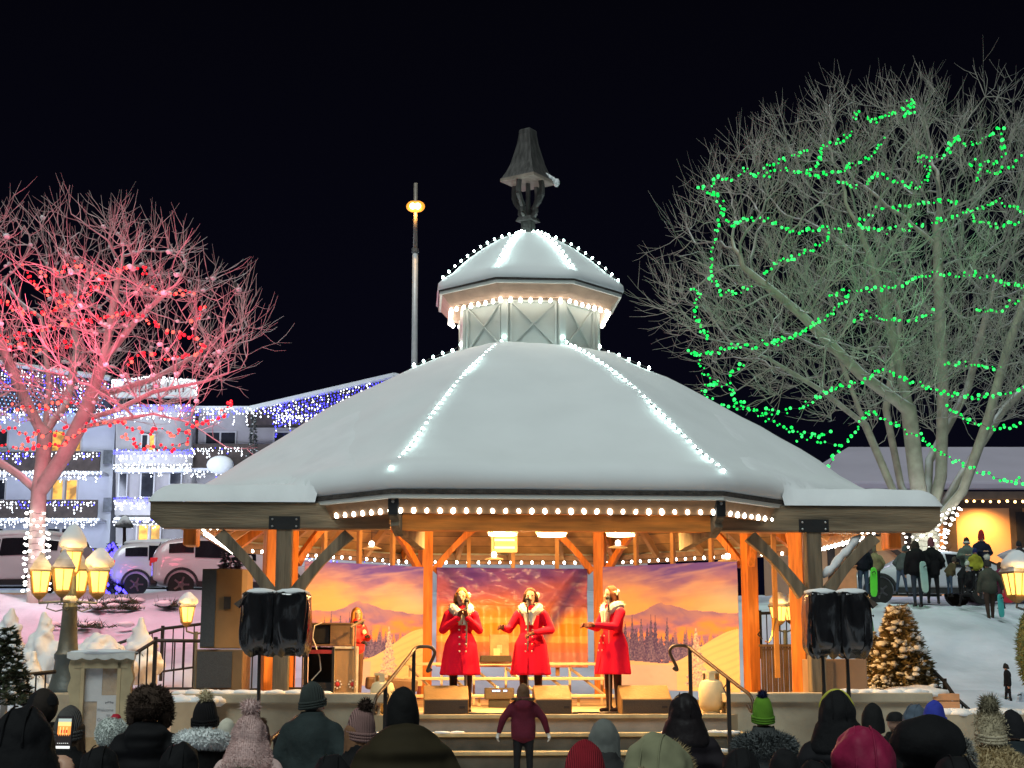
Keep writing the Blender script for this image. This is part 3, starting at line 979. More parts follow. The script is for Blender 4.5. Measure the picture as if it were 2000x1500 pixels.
icicles('icicle lights round the hotel sign board', [hp(217, 772, -3.2), hp(219, 745, -3.2), hp(300, 735, -3.2), hp(383, 745, -3.2), hp(384, 768, -3.2)], .2, .6, gap=.1, blue=.05)
icicles('icicle lights on the upper right balcony behind the bandstand roof', hl(376, 475, 876, -1.6), .2, .7, blue=.1)
icicles('icicle lights under the upper right balcony', hl(376, 440, 921, -1.6), .2, .6, blue=.02)
icicles('icicle lights along the eave between tower and gable', hl(374, 545, 800, -1.8, 797), .4, 1.1, blue=.3)
icicles('blue and white light curtain filling the hotel gable', [hp(535, 792, -1.9), hp(770, 741, -1.9)], 1.2, 2.1, gap=.16, blue=.6)
icicles('icicle lights below the gable curtain', hl(540, 680, 812, -1.9), .2, .6, blue=.05)
icicles('icicle lights low on the right wall seen under the bandstand roof', hl(380, 1210, 1080, -1.5), .3, .9, blue=.2)
# net of small blue lights on the left wing roof
m_ = MB()
for i in range(-2, 26):
    for j in range(8):
        m_.octa(hp(i * 8 + (j % 2) * 4, 745 + j * 7 + max(0, i) * 1.1, -1.35), .035)
m_.o = hp(0, 745, -1.3)
tag(m_.build('net_lights', glow('pale_blue_led', (.25, .5, 1), 3, False)), 'net of pale blue lights over the dark hotel roof', 'net lights')
lamp('hotel_glow', 'POINT', hp(300, 900, -9), 1500, (.75, .82, 1), shadow_soft_size=1.5)
lamp('hotel_glow', 'POINT', hp(60, 920, -9), 1500, (.7, .78, 1), shadow_soft_size=1.5)

# ---------------------------------------------------------------- half-timbered building behind on the right
BY = 60
bp_ = lambda x, y, d=0: at(x, y, BY + d)
bld = thing('shop_building', 'low half timbered building with orange lit walls and a snowy roof', 'building', bp_(1850, 1120))
BO = bld.location
def bq(x0, y0, x1, y1, dy, d, name, m, par=None):
    a, b = bp_(x0, y1, dy), bp_(x1, y0, dy)
    mb = MB(BO).box(((a.x + b.x) / 2, BY + dy + d / 2, (a.z + b.z) / 2), (b.x - a.x, d, b.z - a.z))
    return mb.build(name, m, par or bld)
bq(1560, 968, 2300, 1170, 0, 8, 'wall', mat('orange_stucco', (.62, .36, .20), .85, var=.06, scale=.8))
for x0, x1 in ((1858, 1866), (1983, 1996), (1700, 1708), (1620, 1627), (1775, 1782)):
    bq(x0, 985, x1, 1170, -.1, .12, 'timber', M['darkwood'])
bq(1560, 968, 2300, 992, -.12, .14, 'timber', M['darkwood'])
for a, b in (((1708, 1045), (1760, 1085)), ((1825, 1092), (1858, 1060)), ((1640, 1060), (1690, 1100))):
    MB(BO).beam(bp_(*a, -.1), bp_(*b, -.1), .18, .12, up=(0, 1, 0)).build('timber', M['darkwood'], bld)
bq(1990, 1000, 2060, 1100, -.14, .06, 'window', M['glassd'])
# roof snow slab
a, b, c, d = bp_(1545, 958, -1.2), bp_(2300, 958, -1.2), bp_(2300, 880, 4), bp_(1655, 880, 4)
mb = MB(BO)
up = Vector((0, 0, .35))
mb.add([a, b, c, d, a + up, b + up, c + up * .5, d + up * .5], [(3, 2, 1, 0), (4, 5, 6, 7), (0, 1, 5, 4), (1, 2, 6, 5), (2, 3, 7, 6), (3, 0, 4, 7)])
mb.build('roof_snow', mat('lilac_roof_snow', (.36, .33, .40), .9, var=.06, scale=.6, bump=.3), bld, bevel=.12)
a, b = bp_(1545, 968, -1.2), bp_(2300, 968, -1.2)
MB(BO).beam(a, b, .25, .3).build('eave_board', M['darkwood'], bld)
WB = MB().ball((0, 0, 0), .06, 6, 4).mesh('bulb', glow('warm_bulb', (1, .62, .22), 7, False))
string('light_string', 'warm yellow bulbs along the eave of the half timbered building', [bp_(1855, 977, -1.45), bp_(2030, 978, -1.45)], .30, WB, None, jit=.01)
lamp('eave_lamp', 'SPOT', bp_(1925, 985, -1.0), 900, (1, .50, .12), spot_size=2.4, spot_blend=.9, rot=(math.radians(18), 0, 0), shadow_soft_size=.15)
lamp('street_glow', 'POINT', bp_(1750, 980, -8), 180, (.8, .72, 1), shadow_soft_size=1)

# ---------------------------------------------------------------- tall sodium light mast
MY = 62
mast = thing('light_mast', 'tall grey steel mast with a glowing orange lamp pair near its top', 'light mast', at(806, 1160, MY))
o = mast.location
top = at(812, 358, MY)
MB(o).tube([o - Vector((0, 0, 1)), at(810, 640, MY), at(811, 490, MY)], [.17, .125, .12], 10).build('pole', mat('mast_steel', (.62, .62, .63), .5, metal=.2, var=.1), mast, smooth=True)
MB(o).tube([at(811, 490, MY), top], [.095, .085], 10).build('upper_pole', mat('mast_upper', (.28, .24, .2), .5, metal=.2), mast, smooth=True)
MB(o).tube([at(811, 493, MY), at(811, 486, MY)], [.16, .16], 10).build('collar', M['bolt'], mast)
SOD = glow('sodium_lens_halo', (1, .36, .04), 1.35)
for dx in (-5, 5):
    p = at(812 + dx, 405, MY)
    h = MB(o).ball(p + Vector((0, .0, .08)), .25, 12, 8, s=(1, .8, .6)).build('lamp_head', M['iron'], mast, smooth=True)
    MB(o).ball(p + Vector((0, -.12, 0)), .29, 10, 8, s=(1, .8, .85)).build('lens', SOD, h, smooth=True)  # lens oversized, the lamp's orange halo is put into its shape
    MB(o).ball(p + Vector((0, -.32, -.04)), .13, 10, 8).build('burner', glow('sodium_burner', (1, .72, .25), 20), h, smooth=True)
    lamp('sodium', 'POINT', p - o + Vector((0, -.35, -.2)), 60, (1, .5, .12), mast, shadow_soft_size=.1)
# ---------------------------------------------------------------- bare trees grown towards points spread through their crowns
def grow(seeds, attr, step, infl, kill, iters, rs, trop=(0, 0, .12)):
    """Space colonisation. seeds: list of polylines (lists of points), each after the first rooted at its first point."""
    pos, par = [], []
    for line in seeds:
        prev = -1
        if pos:
            d = [np.linalg.norm(p - np.array(line[0])) for p in pos]
            prev = int(np.argmin(d))
        for a, b in zip(line, line[1:]):
            a, b = np.array(a, float), np.array(b, float)
            n = max(1, int(np.linalg.norm(b - a) / step))
            for i in range(n if prev >= 0 else n + 1):
                t = (i + 1) / n if prev >= 0 and True else i / n
                pos.append(a + (b - a) * min(t, 1)); par.append(prev); prev = len(pos) - 1
    A = np.array(attr)
    P = np.array(pos)
    D = np.full(len(A), 1e9); NI = np.zeros(len(A), int)
    for i, p in enumerate(P):
        d = np.linalg.norm(A - p, axis=1)
        m = d < D
        D[m] = d[m]; NI[m] = i
    alive = np.ones(len(A), bool)
    T = np.array(trop)
    kids = [0] * len(pos)
    for it in range(iters):
        act = alive & (D < infl)
        if not act.any():
            break
        idx = np.nonzero(act)[0]
        dirs = A[idx] - P[NI[idx]]
        dirs /= np.linalg.norm(dirs, axis=1)[:, None] + 1e-9
        acc = {}
        for i, dd in zip(NI[idx], dirs):
            if i in acc: acc[i] += dd
            else: acc[i] = dd.copy()
        new, np_ = [], []
        for i, v in acc.items():
            if kids[i] > 3:
                continue
            l = np.linalg.norm(v)
            if l < 1e-6:
                continue
            v = v / l + T + rs.normal(0, .24, 3)
            if par[i] >= 0:
                w = P[i] - P[par[i]]
                v = v + .35 * w / (np.linalg.norm(w) + 1e-9)
            v /= np.linalg.norm(v)
            new.append(P[i] + v * step); np_.append(i); kids[i] += 1
        if not new:
            break
        base = len(P)
        P = np.vstack([P, new]); par += np_; kids += [0] * len(new)
        for k, q in enumerate(new):
            d = np.linalg.norm(A - q, axis=1)
            m = d < D
            D[m] = d[m]; NI[m] = base + k
        alive &= D > kill
        D[~alive] = 1e9 if False else D[~alive]
    return P, par
def radii(P, par, tip, e=2.35):
    n = len(P)
    ch = [[] for _ in range(n)]
    for i, p in enumerate(par):
        if p >= 0:
            ch[p].append(i)
    r = np.zeros(n)
    for i in range(n - 1, -1, -1):
        r[i] = tip if not ch[i] else (sum(r[c] ** e for c in ch[i])) ** (1 / e)
    return r, ch
def tree_mesh(P, par, r, ch, mbt, mbc, cut, rmax=1e9):
    """Branch tubes: the thick ones into mbt, the thin ones into mbc."""
    done = set()
    stack = [i for i, p in enumerate(par) if p < 0]
    while stack:
        i = stack.pop()
        chain = [i]
        while ch[chain[-1]]:
            c = sorted(ch[chain[-1]], key=lambda q: -r[q])
            stack += c[1:]
            chain.append(c[0])
        pts = [P[q] for q in chain]
        rr = [min(rmax, r[q]) for q in chain]
        if par[i] >= 0:
            pts = [P[par[i]]] + pts
            rr = [min(rr[0], r[par[i]])] + rr
        # split where the radius passes the cut
        k = next((j for j, q in enumerate(rr) if q < cut), len(rr))
        if k > 1:
            mbt.tube(pts[:k + 1], rr[:k + 1], 8 if rr[0] > .06 else 5, cap=False)
        if k < len(rr):
            j0 = max(0, k - (1 if k > 1 else 0))
            if len(pts[j0:]) > 1:
                mbc.tube(pts[j0:], rr[j0:], 4 if rr[j0] > .02 else 3, cap=False)
    return
def twigs(mb, P, par, r, ch, rthr, n, lmin, lmax, rs, centre, up=.5, spread=.55, rad=.011, fork=.5):
    cand = [i for i in range(len(P)) if r[i] < rthr and par[i] >= 0]
    cnt = 0
    C = np.array(centre)
    while cnt < n:
        i = cand[int(rs.integers(len(cand)))]
        d = P[i] - P[par[i]]
        d = d / (np.linalg.norm(d) + 1e-9)
        o = P[i] - C
        o = o / (np.linalg.norm(o) + 1e-9)
        v = d * .8 + o * .35 + np.array((0, 0, up)) + rs.normal(0, spread, 3)
        v /= np.linalg.norm(v)
        l = rs.uniform(lmin, lmax)
        p = P[i].copy()
        pts = [p]
        for s in range(3):
            v = v + np.array((0, 0, .10)) + rs.normal(0, .19, 3)
            v /= np.linalg.norm(v)
            p = p + v * l / 3
            pts.append(p)
        mb.tube(pts, [rad, rad * .8, rad * .6, rad * .35], 3, cap=False)
        cnt += 1
        for _ in range(2):
          if rs.random() < fork:
            w = v + rs.normal(0, .5, 3)
            w /= np.linalg.norm(w)
            q = pts[int(rs.integers(1, 3))]
            mb.tube([q, q + w * l * .3, q + (w + np.array((0, 0, .15))) * l * .55], [rad * .7, rad * .5, rad * .3], 3, cap=False)
            cnt += 1
M['bark'] = snowy('bark_with_snow', (.36, .33, .26), .34, .72, scale=3, nzamt=.55)
M['twig'] = snowy('twig_bark', (.33, .31, .27), .5, 1.0, scale=4, nzamt=.5)
M['barkr'] = snowy('smooth_bark_with_snow', (.42, .35, .32), .40, .8, scale=3, nzamt=.6)
M['twigr'] = snowy('pale_twig_bark', (.42, .37, .35), .5, .95, scale=4, nzamt=.5)
GREEN = glow('green_bulb', (.0, .9, .10), 1.25, False)
GREENH = glow('green_bulb_bright', (.03, 1, .15), 1.8, False)
RED = glow('red_bulb', (1, .01, .025), 1.5, False)
REDH = glow('red_bulb_bright', (1, .12, .08), 2.0, False)
def crown_points(rs, n, fn):
    out = []
    while len(out) < n:
        p = fn(rs)
        if p is not None:
            out.append(p)
    return out
# ---- big tree on the right, many stems from one foot
TY = 42
rs = np.random.default_rng(11)
def tp(px, py, d=0):
    return np.array(at(px, py, TY + d))
foot = tp(1800, 1120)
big = thing('maple_tree', 'huge bare spreading tree draped with green light strings', 'tree', Vector(foot))
kn = tp(1808, 1045)
stems = [[foot - np.array((0, 0, .6)), kn],
         [kn, tp(1745, 960, .2), tp(1690, 830, .6), tp(1640, 700, 1)],
         [kn, tp(1790, 930, -.6), tp(1775, 800, -1), tp(1740, 640, -1.2), tp(1700, 500, -1.4)],
         [kn, tp(1838, 930, .0), tp(1842, 760, .2), tp(1835, 600, .2), tp(1830, 460, .3)],
         [kn, tp(1880, 960, -.5), tp(1930, 820, -1), tp(1965, 690, -1.3), tp(2010, 560, -1.5)],
         [kn, tp(1760, 950, 1.2), tp(1730, 800, 2), tp(1760, 620, 2.6)],
         [tp(1690, 830, .6), tp(1600, 760, -.4), tp(1500, 700, -1)],
         [tp(1775, 800, -1), tp(1680, 730, -1.8), tp(1560, 610, -2.4), tp(1450, 520, -2.6)],
         [kn, tp(1815, 900, 1.5), tp(1890, 760, 2.5), tp(1930, 600, 3)],
         [kn, tp(1870, 940, .8), tp(1960, 800, 1.6), tp(2080, 680, 2)]]
cen = tp(1790, 560)
def env(rs):
    px, d = rs.uniform(1270, 2330), rs.uniform(-5.5, 5.5)
    py = rs.uniform(150, 860)
    cx, cy = 1780, 610
    ax = 500 if px < cx else 520
    ay = 445 if py < cy else 240
    q = ((px - cx) / ax) ** 2 + ((py - cy) / ay) ** 2 + (d / 5.6) ** 2
    if q > 1 or rs.random() > .25 + .75 * q:
        return None
    return tp(px, py, d)
A = crown_points(rs, 3000, env)
P, par = grow(stems, A, .34, 4.5, .5, 70, rs, trop=(0, 0, .10))
r, ch = radii(P, par, .0115, 1.82)
tb, cb = MB(foot), MB(foot)
tree_mesh(P, par, r, ch, tb, cb, .05, .40)
twigs(cb, P, par, r, ch, .03, 10800, .55, 1.45, rs, tp(1790, 900), up=.5, spread=.45, rad=.0105, fork=.7)
tb.build('trunk', M['bark'], big, smooth=True)
cb.build('crown', M['twig'], big)
# ---- left tree with red lights
RY = 35
rs2 = np.random.default_rng(5)
def rp_(px, py, d=0):
    return np.array(at(px, py, RY + d))
foot2 = rp_(70, 1150)
red = thing('maple_tree', 'bare tree lit by red light strings, snow caught on its twigs', 'tree', Vector(foot2))
k1 = rp_(76, 962)
stems = [[foot2 - np.array((0, 0, .6)), rp_(72, 1050), k1],
         [k1, rp_(125, 890, -.1), rp_(165, 810, -.2), rp_(205, 700, -.3), rp_(222, 590, -.2), rp_(240, 500, 0)],
         [k1, rp_(84, 900, .2), rp_(90, 820, .5), rp_(96, 750, .8), rp_(80, 620, 1.2)],
         [k1, rp_(40, 930, .1), rp_(-20, 890, .2), rp_(-90, 830, .2), rp_(-150, 720, .2)],
         [rp_(165, 820, -.2), rp_(230, 800, -.5), rp_(300, 765, -.8), rp_(400, 745, -1.1), rp_(470, 720, -1.3)],
         [rp_(84, 850, .3), rp_(40, 760, 0), rp_(5, 680, -.3), rp_(-30, 580, -.5)],
         [rp_(180, 770, -.2), rp_(220, 765, .4), rp_(300, 740, .8), rp_(390, 690, 1.2)],
         [rp_(165, 832, -.2), rp_(225, 822, -.8), rp_(300, 808, -1.5), rp_(370, 825, -1.9), rp_(440, 872, -2.2)],
         [rp_(88, 840, .4), rp_(130, 790, 1), rp_(150, 690, 1.6), rp_(140, 580, 2)],
         [rp_(215, 690, -.3), rp_(270, 620, -.8), rp_(340, 560, -1.2)]]
def env2(rs):
    px, d = rs.uniform(-330, 520), rs.uniform(-3.8, 3.8)
    py = rs.uniform(400, 860)
    cx, cy = 110, 680
    ax, ay = 415, (285 if py < cy else 160)
    q = ((px - cx) / ax) ** 2 + ((py - cy) / ay) ** 2 + (d / 3.8) ** 2
    if q > 1 or rs.random() > .25 + .75 * q:
        return None
    return rp_(px, py, d)
A = crown_points(rs2, 1100, env2)
P2, par2 = grow(stems, A, .28, 4, .45, 60, rs2, trop=(0, 0, .08))
r2, ch2 = radii(P2, par2, .013, 1.75)
tb, cb = MB(foot2), MB(foot2)
tree_mesh(P2, par2, r2, ch2, tb, cb, .05, .19)
twigs(cb, P2, par2, r2, ch2, .03, 3000, .5, 1.15, rs2, rp_(90, 900), up=.45, spread=.5, rad=.011, fork=.7)
tb.build('trunk', M['barkr'], red, smooth=True)
cb.build('crown', M['twigr'], red)
sb = MB(foot2)
cand = [i for i in range(len(P2)) if r2[i] < .03]
for i in range(330):
    p = P2[cand[int(rs2.integers(len(cand)))]]
    sb.ball(p + np.array((0, 0, .03)), rs2.uniform(.03, .075), 7, 5, s=(1.1, 1, .8), nz=.4, seed=i)
tag(sb.build('snow_clumps', M['snow'], red, smooth=True), kind='stuff')
# ---- string lights hung through the crowns
GB = MB().ball((0, 0, 0), .037, 6, 4).mesh('bulb', GREEN)
GB2 = MB().ball((0, 0, 0), .040, 6, 4).mesh('bulb', GREENH)
RB = MB().ball((0, 0, 0), .036, 6, 4).mesh('bulb', RED)
RB2 = MB().ball((0, 0, 0), .040, 6, 4).mesh('bulb', REDH)
def tree_string(label, pix, conv, fn, depth, gap, b1, b2, group, wob=.04):
    pts = []
    for i, q in enumerate(pix):
        x, y = conv(*q)
        pts.append(Vector(fn(x, y, depth * .72 + .5 * math.sin(x * .013 + i))))
    o = string('light_string', label, pts, gap, b1, group, jit=wob, drop=.0, cable=.008)
    for c in o.children:
        if c.name.startswith('bulb') and R.random() < .3:
            c.data = b2
        if c.name.startswith('bulb'):
            c.scale = (R.uniform(.55, 1.3),) * 3
    return o
c6 = lambda x, y: (1240 + x * .38, 100 + y * .38)
c7 = lambda x, y: (1240 + x * .38, 600 + y * .38)
c1 = lambda x, y: (x * .3, 350 + y * .3)
c2 = lambda x, y: (x * .25, 750 + y * .25)
G = [
 (c6, -4.6, 'swag from the crown left edge to its middle at mid height', [(330, 690), (390, 730), (430, 740), (450, 800), (455, 850), (500, 895), (555, 860), (640, 865), (700, 880), (780, 915), (830, 930), (920, 905), (1040, 910), (1130, 890), (1215, 845)]),
 (c6, -4.4, 'hanging down the crown left side then hooking right', [(430, 870), (415, 930), (408, 1000), (390, 1060), (385, 1120), (410, 1190), (440, 1240), (520, 1245), (600, 1210)]),
 (c6, -4.2, 'zigzag at the crown upper left', [(400, 690), (430, 640), (490, 665), (560, 610), (620, 640), (690, 640)]),
 (c6, -4, 'short rising run at the crown upper left', [(670, 600), (720, 585), (775, 560), (850, 530), (880, 505)]),
 (c6, -4, 'climbing to a point left of the crown top', [(690, 620), (760, 605), (860, 625), (930, 600), (960, 550), (960, 490), (1020, 490), (1080, 450), (1115, 405)]),
 (c6, -4, 'rising gently below the crown top', [(860, 620), (930, 640), (1000, 630), (1080, 605), (1150, 575), (1220, 530), (1290, 460)]),
 (c6, -3, 'bunched in a small loop at the very top of the crown', [(1190, 330), (1215, 370), (1280, 330), (1350, 315), (1400, 270), (1425, 245), (1435, 320), (1390, 330), (1410, 280)]),
 (c6, -3, 'tiny vertical bit near the crown top', [(1140, 305), (1138, 330), (1140, 355)]),
 (c6, -4.2, 'wavy run across the upper right of the crown', [(1040, 670), (1130, 695), (1200, 670), (1240, 620), (1290, 650), (1390, 680), (1440, 695), (1500, 670), (1520, 610), (1470, 560), (1460, 520), (1520, 550), (1590, 540), (1620, 480), (1640, 440)]),
 (c6, -3.6, 'ending in a bright bunch at the upper right', [(1640, 450), (1700, 475), (1770, 465), (1830, 430), (1875, 400), (1890, 450), (1880, 500), (1905, 500), (1870, 560), (1790, 580), (1700, 575)]),
 (c6, -4, 'short knotted run at the right edge of the picture', [(1760, 660), (1780, 610), (1850, 630), (1930, 590), (1990, 540)]),
 (c6, -4.8, 'short level run in the crown middle', [(1250, 805), (1350, 805), (1450, 790), (1570, 765), (1660, 780)]),
 (c6, -5, 'long run rising to the right at mid height', [(1160, 910), (1230, 910), (1350, 915), (1440, 905), (1540, 880), (1640, 850), (1750, 810), (1860, 770), (1940, 800), (2000, 830)]),
 (c6, -4.4, 'dip under the long mid run at the right edge', [(1720, 830), (1780, 880), (1850, 895), (1930, 890), (2000, 880)]),
 (c6, -5, 'steep short run left of the crown middle', [(670, 1150), (730, 1080), (830, 1060), (910, 1020), (1010, 945)]),
 (c6, -4.4, 'hanging bunch low on the crown left edge', [(300, 1220), (330, 1240), (310, 1300), (305, 1370), (345, 1410), (360, 1460), (380, 1490)]),
 (c6, -5, 'diagonal climbing right through the lower crown', [(740, 1490), (830, 1460), (920, 1400), (1000, 1350), (1100, 1260)]),
 (c6, -5.2, 'long swag over the lower crown from middle to right edge', [(1000, 1255), (1100, 1230), (1200, 1230), (1330, 1210), (1440, 1170), (1560, 1140), (1680, 1160), (1760, 1140), (1870, 1175), (1950, 1210), (2000, 1200)]),
 (c6, -4, 'faint short swag between the big limbs', [(1130, 1390), (1180, 1350), (1270, 1380), (1360, 1385), (1440, 1380), (1540, 1350)]),
 (c6, -4, 'short run at the lower right edge', [(1750, 1335), (1850, 1330), (1920, 1310), (2000, 1270)]),
 (c7, -5, 'bow along the lowest left branches', [(280, 230), (350, 240), (430, 230), (480, 200), (560, 195), (660, 190), (760, 170), (860, 130), (940, 70)]),
 (c7, -4.4, 'dropping behind the bandstand roof at the far left', [(290, 230), (340, 290), (360, 340), (400, 370), (440, 400), (370, 395), (345, 430), (390, 490)]),
 (c7, -5.6, 'longest swag crossing in front of all the lower limbs', [(560, 290), (495, 320), (480, 400), (500, 460), (560, 500), (640, 530), (740, 545), (850, 520), (920, 480), (980, 430), (1050, 410), (1130, 390), (1200, 360), (1260, 320), (1340, 340), (1420, 385), (1520, 420), (1600, 445), (1720, 460), (1850, 455), (2000, 420)]),
 (c7, -4, 'low swag just above the roof slope', [(450, 510), (560, 510), (620, 540), (700, 590), (780, 620), (860, 650), (1000, 650)]),
 (c7, -4, 'lowest short bow touching the roof slope', [(820, 690), (890, 670), (960, 690), (1040, 710)]),
 (c7, -5.6, 'peaked line falling to both sides across the stems', [(1000, 800), (1060, 720), (1120, 660), (1180, 580), (1210, 530), (1280, 580), (1350, 620), (1450, 660), (1530, 720), (1620, 780), (1740, 840), (1860, 880), (2000, 900)]),
 (c7, -3, 'short run between two right hand limbs', [(1610, 300), (1680, 290), (1780, 305), (1870, 310)]),
 (c7, -4, 'small swag below the longest one at the right', [(1600, 500), (1660, 550), (1720, 590), (1800, 615), (1900, 620), (2000, 605)])]
for cv, dp, lb, px in G:
    tree_string('green light string, ' + lb, px, cv, tp, dp, .12, GB, GB2, 'green light strings in the big tree')
RR = [
 (c1, -3, 'wavy at the left edge of the crown', [(0, 790), (40, 810), (120, 860), (200, 880), (290, 885), (360, 840), (430, 825)]),
 (c1, -3.2, 'falling from the upper left then rising again', [(160, 560), (190, 640), (250, 700), (330, 740), (410, 770), (490, 785), (560, 770), (590, 720), (640, 690)]),
 (c1, -2.4, 'bunched at the top left', [(270, 620), (360, 625), (420, 600), (440, 550), (480, 555), (530, 600)]),
 (c1, -2.4, 'bunched at the top right', [(600, 620), (680, 630), (740, 590), (820, 585), (900, 570), (945, 575), (930, 610)]),
 (c1, -3, 'short run on the right side of the crown', [(970, 680), (1010, 720), (1100, 740), (1180, 735), (1260, 740)]),
 (c1, -3, 'low line at the left edge', [(0, 1020), (70, 1070), (120, 1080), (180, 1095), (270, 1095), (380, 1080), (480, 1070)]),
 (c1, -3.4, 'long rising line across the crown middle', [(50, 1040), (150, 1015), (240, 990), (350, 960), (430, 940), (510, 925), (590, 908), (680, 900), (750, 875), (830, 860)]),
 (c1, -3.4, 'bright hairpin at the right of the crown', [(830, 870), (950, 910), (1010, 935), (1090, 975), (1150, 1000), (1270, 1050), (1330, 1080), (1320, 1110), (1220, 1155), (1100, 1160), (1050, 1165)]),
 (c1, -3, 'tiny run below the hairpin', [(840, 1190), (880, 1150), (930, 1130), (1010, 1130)]),
 (c1, -2.6, 'small hook at the right edge', [(1340, 820), (1330, 840), (1280, 905), (1250, 920)]),
 (c2, -2.4, 'short line in front of the hotel net lights', [(100, 160), (220, 190), (300, 185), (450, 150), (620, 165)]),
 (c2, -2.8, 'low swag in front of the hotel upper windows', [(0, 480), (100, 495), (200, 497), (320, 485), (370, 470), (480, 480), (520, 440), (620, 380), (670, 355), (720, 270), (810, 310), (920, 280)]),
 (c2, -2.4, 'tangled across the bay tower windows', [(950, 300), (1060, 350), (1130, 370), (1240, 370), (1330, 400), (1410, 380), (1470, 390), (1470, 470), (1360, 490)]),
 (c2, -2.2, 'lowest bow over the bay balcony', [(980, 400), (1010, 440), (1050, 470), (1090, 490), (1250, 500), (1370, 500)]),
 (c2, -2.6, 'ending in a bright tip on the low right branch', [(1450, 315), (1560, 310), (1640, 295), (1750, 260), (1800, 130), (1800, 175)]),
 (c2, -2.2, 'upper loop in front of the left wing windows', [(0, 330), (150, 370), (230, 440), (300, 390), (420, 400), (530, 350)])]
for cv, dp, lb, px in RR:
    tree_string('red light string, ' + lb, px, cv, rp_, dp, .125, RB, RB2, 'red light strings in the left tree')
for q, e in (((60, 560), 95), ((230, 570), 95), ((360, 640), 90), ((120, 700), 90), ((330, 790), 80), ((60, 850), 70)):
    lamp('red_glow', 'POINT', Vector(rp_(q[0], q[1], -4.4)), e * 2.5, (1, .11, .21), shadow_soft_size=.5)
for q in ((1400, 640), (1600, 480), (1780, 560), (1900, 420), (1500, 800), (1750, 740)):
    lamp('green_glow', 'POINT', Vector(tp(q[0], q[1], -6)), 36, (.15, 1, .35), shadow_soft_size=.5)
# white net lights wound round both trunks
TB = MB().ball((0, 0, 0), .034, 6, 4, s=(1.25, 1, .8)).mesh('bulb', M['bulbn'])
def trunk_lights(label, base, top, r0, r1, rows, per, stretch=1):
    o = thing('trunk_lights', label, 'net lights', Vector(base), 0, 'white net lights wound round tree trunks')
    b, t = Vector(base), Vector(top)
    wire = []
    for i in range(rows):
        f = i / (rows - 1)
        c = b.lerp(t, f)
        rr = lerp(r0, r1, f)
        for k in range(per):
            a = 2 * PI * (k + .5 * (i % 2)) / per
            p = c + Vector((math.cos(a) * rr, math.sin(a) * rr, R.uniform(-.03, .03))) - b
            wire.append(p)
            if math.sin(a) < .35 and R.random() < .8:
                part('bulb', TB, o, p, scale=R.uniform(.8, 1.2))
    MB().tube(wire, .006, 3, cap=False).build('cable', M['cable'], o)
trunk_lights('white net lights wound round the trunk of the red lit tree', rp_(70, 1152), rp_(73, 1003), .30, .25, 13, 10)
trunk_lights('white net lights wound round the flaring foot of the big tree', tp(1806, 1098), tp(1808, 1040), .42, .62, 7, 14)
trunk_lights('white net lights climbing the leaning right limb of the big tree', tp(1822, 1045, -.5), tp(1862, 995, -.6), .30, .2, 6, 9)
lamp('trunk_glow', 'POINT', Vector(tp(1810, 1060, -1.8)), 130, (.85, .95, 1), shadow_soft_size=.3)
lamp('trunk_glow', 'POINT', Vector(rp_(80, 1080, -1.2)), 40, (.95, .95, 1), shadow_soft_size=.3)
# ---------------------------------------------------------------- banners at the back of the stage (flat printed cloth, really hung there)
def fbm(x, y, s=0, o=4):
    v, a = 0, .5
    for i in range(o):
        v += a * mnoise.noise(Vector((x, y, s + i * 7.3))); x *= 2.03; y *= 2.03; a *= .5
    return v
def spire(u, v, base, seed, dens, hmin, hmax, w):
    """Whether (u, v) lies inside a row of painted conifers standing on height base."""
    best = 0
    c = math.floor(u * dens)
    for k in (-1, 0, 1, 2):
        q = c + k
        rr = random.Random(q * 131 + seed)
        cx = (q + rr.random()) / dens
        h = rr.uniform(hmin, hmax)
        t = (v - base) / h
        if -.3 < t < 1:
            ww = w * (1 - t) * (.88 + .2 * math.sin(t * 46 + q))
            if abs(u - cx) < max(ww, .0015):
                best = 1 + rr.random()
    return best
def mix(a, b, t):
    return tuple(lerp(p, q, t) for p, q in zip(a, b))
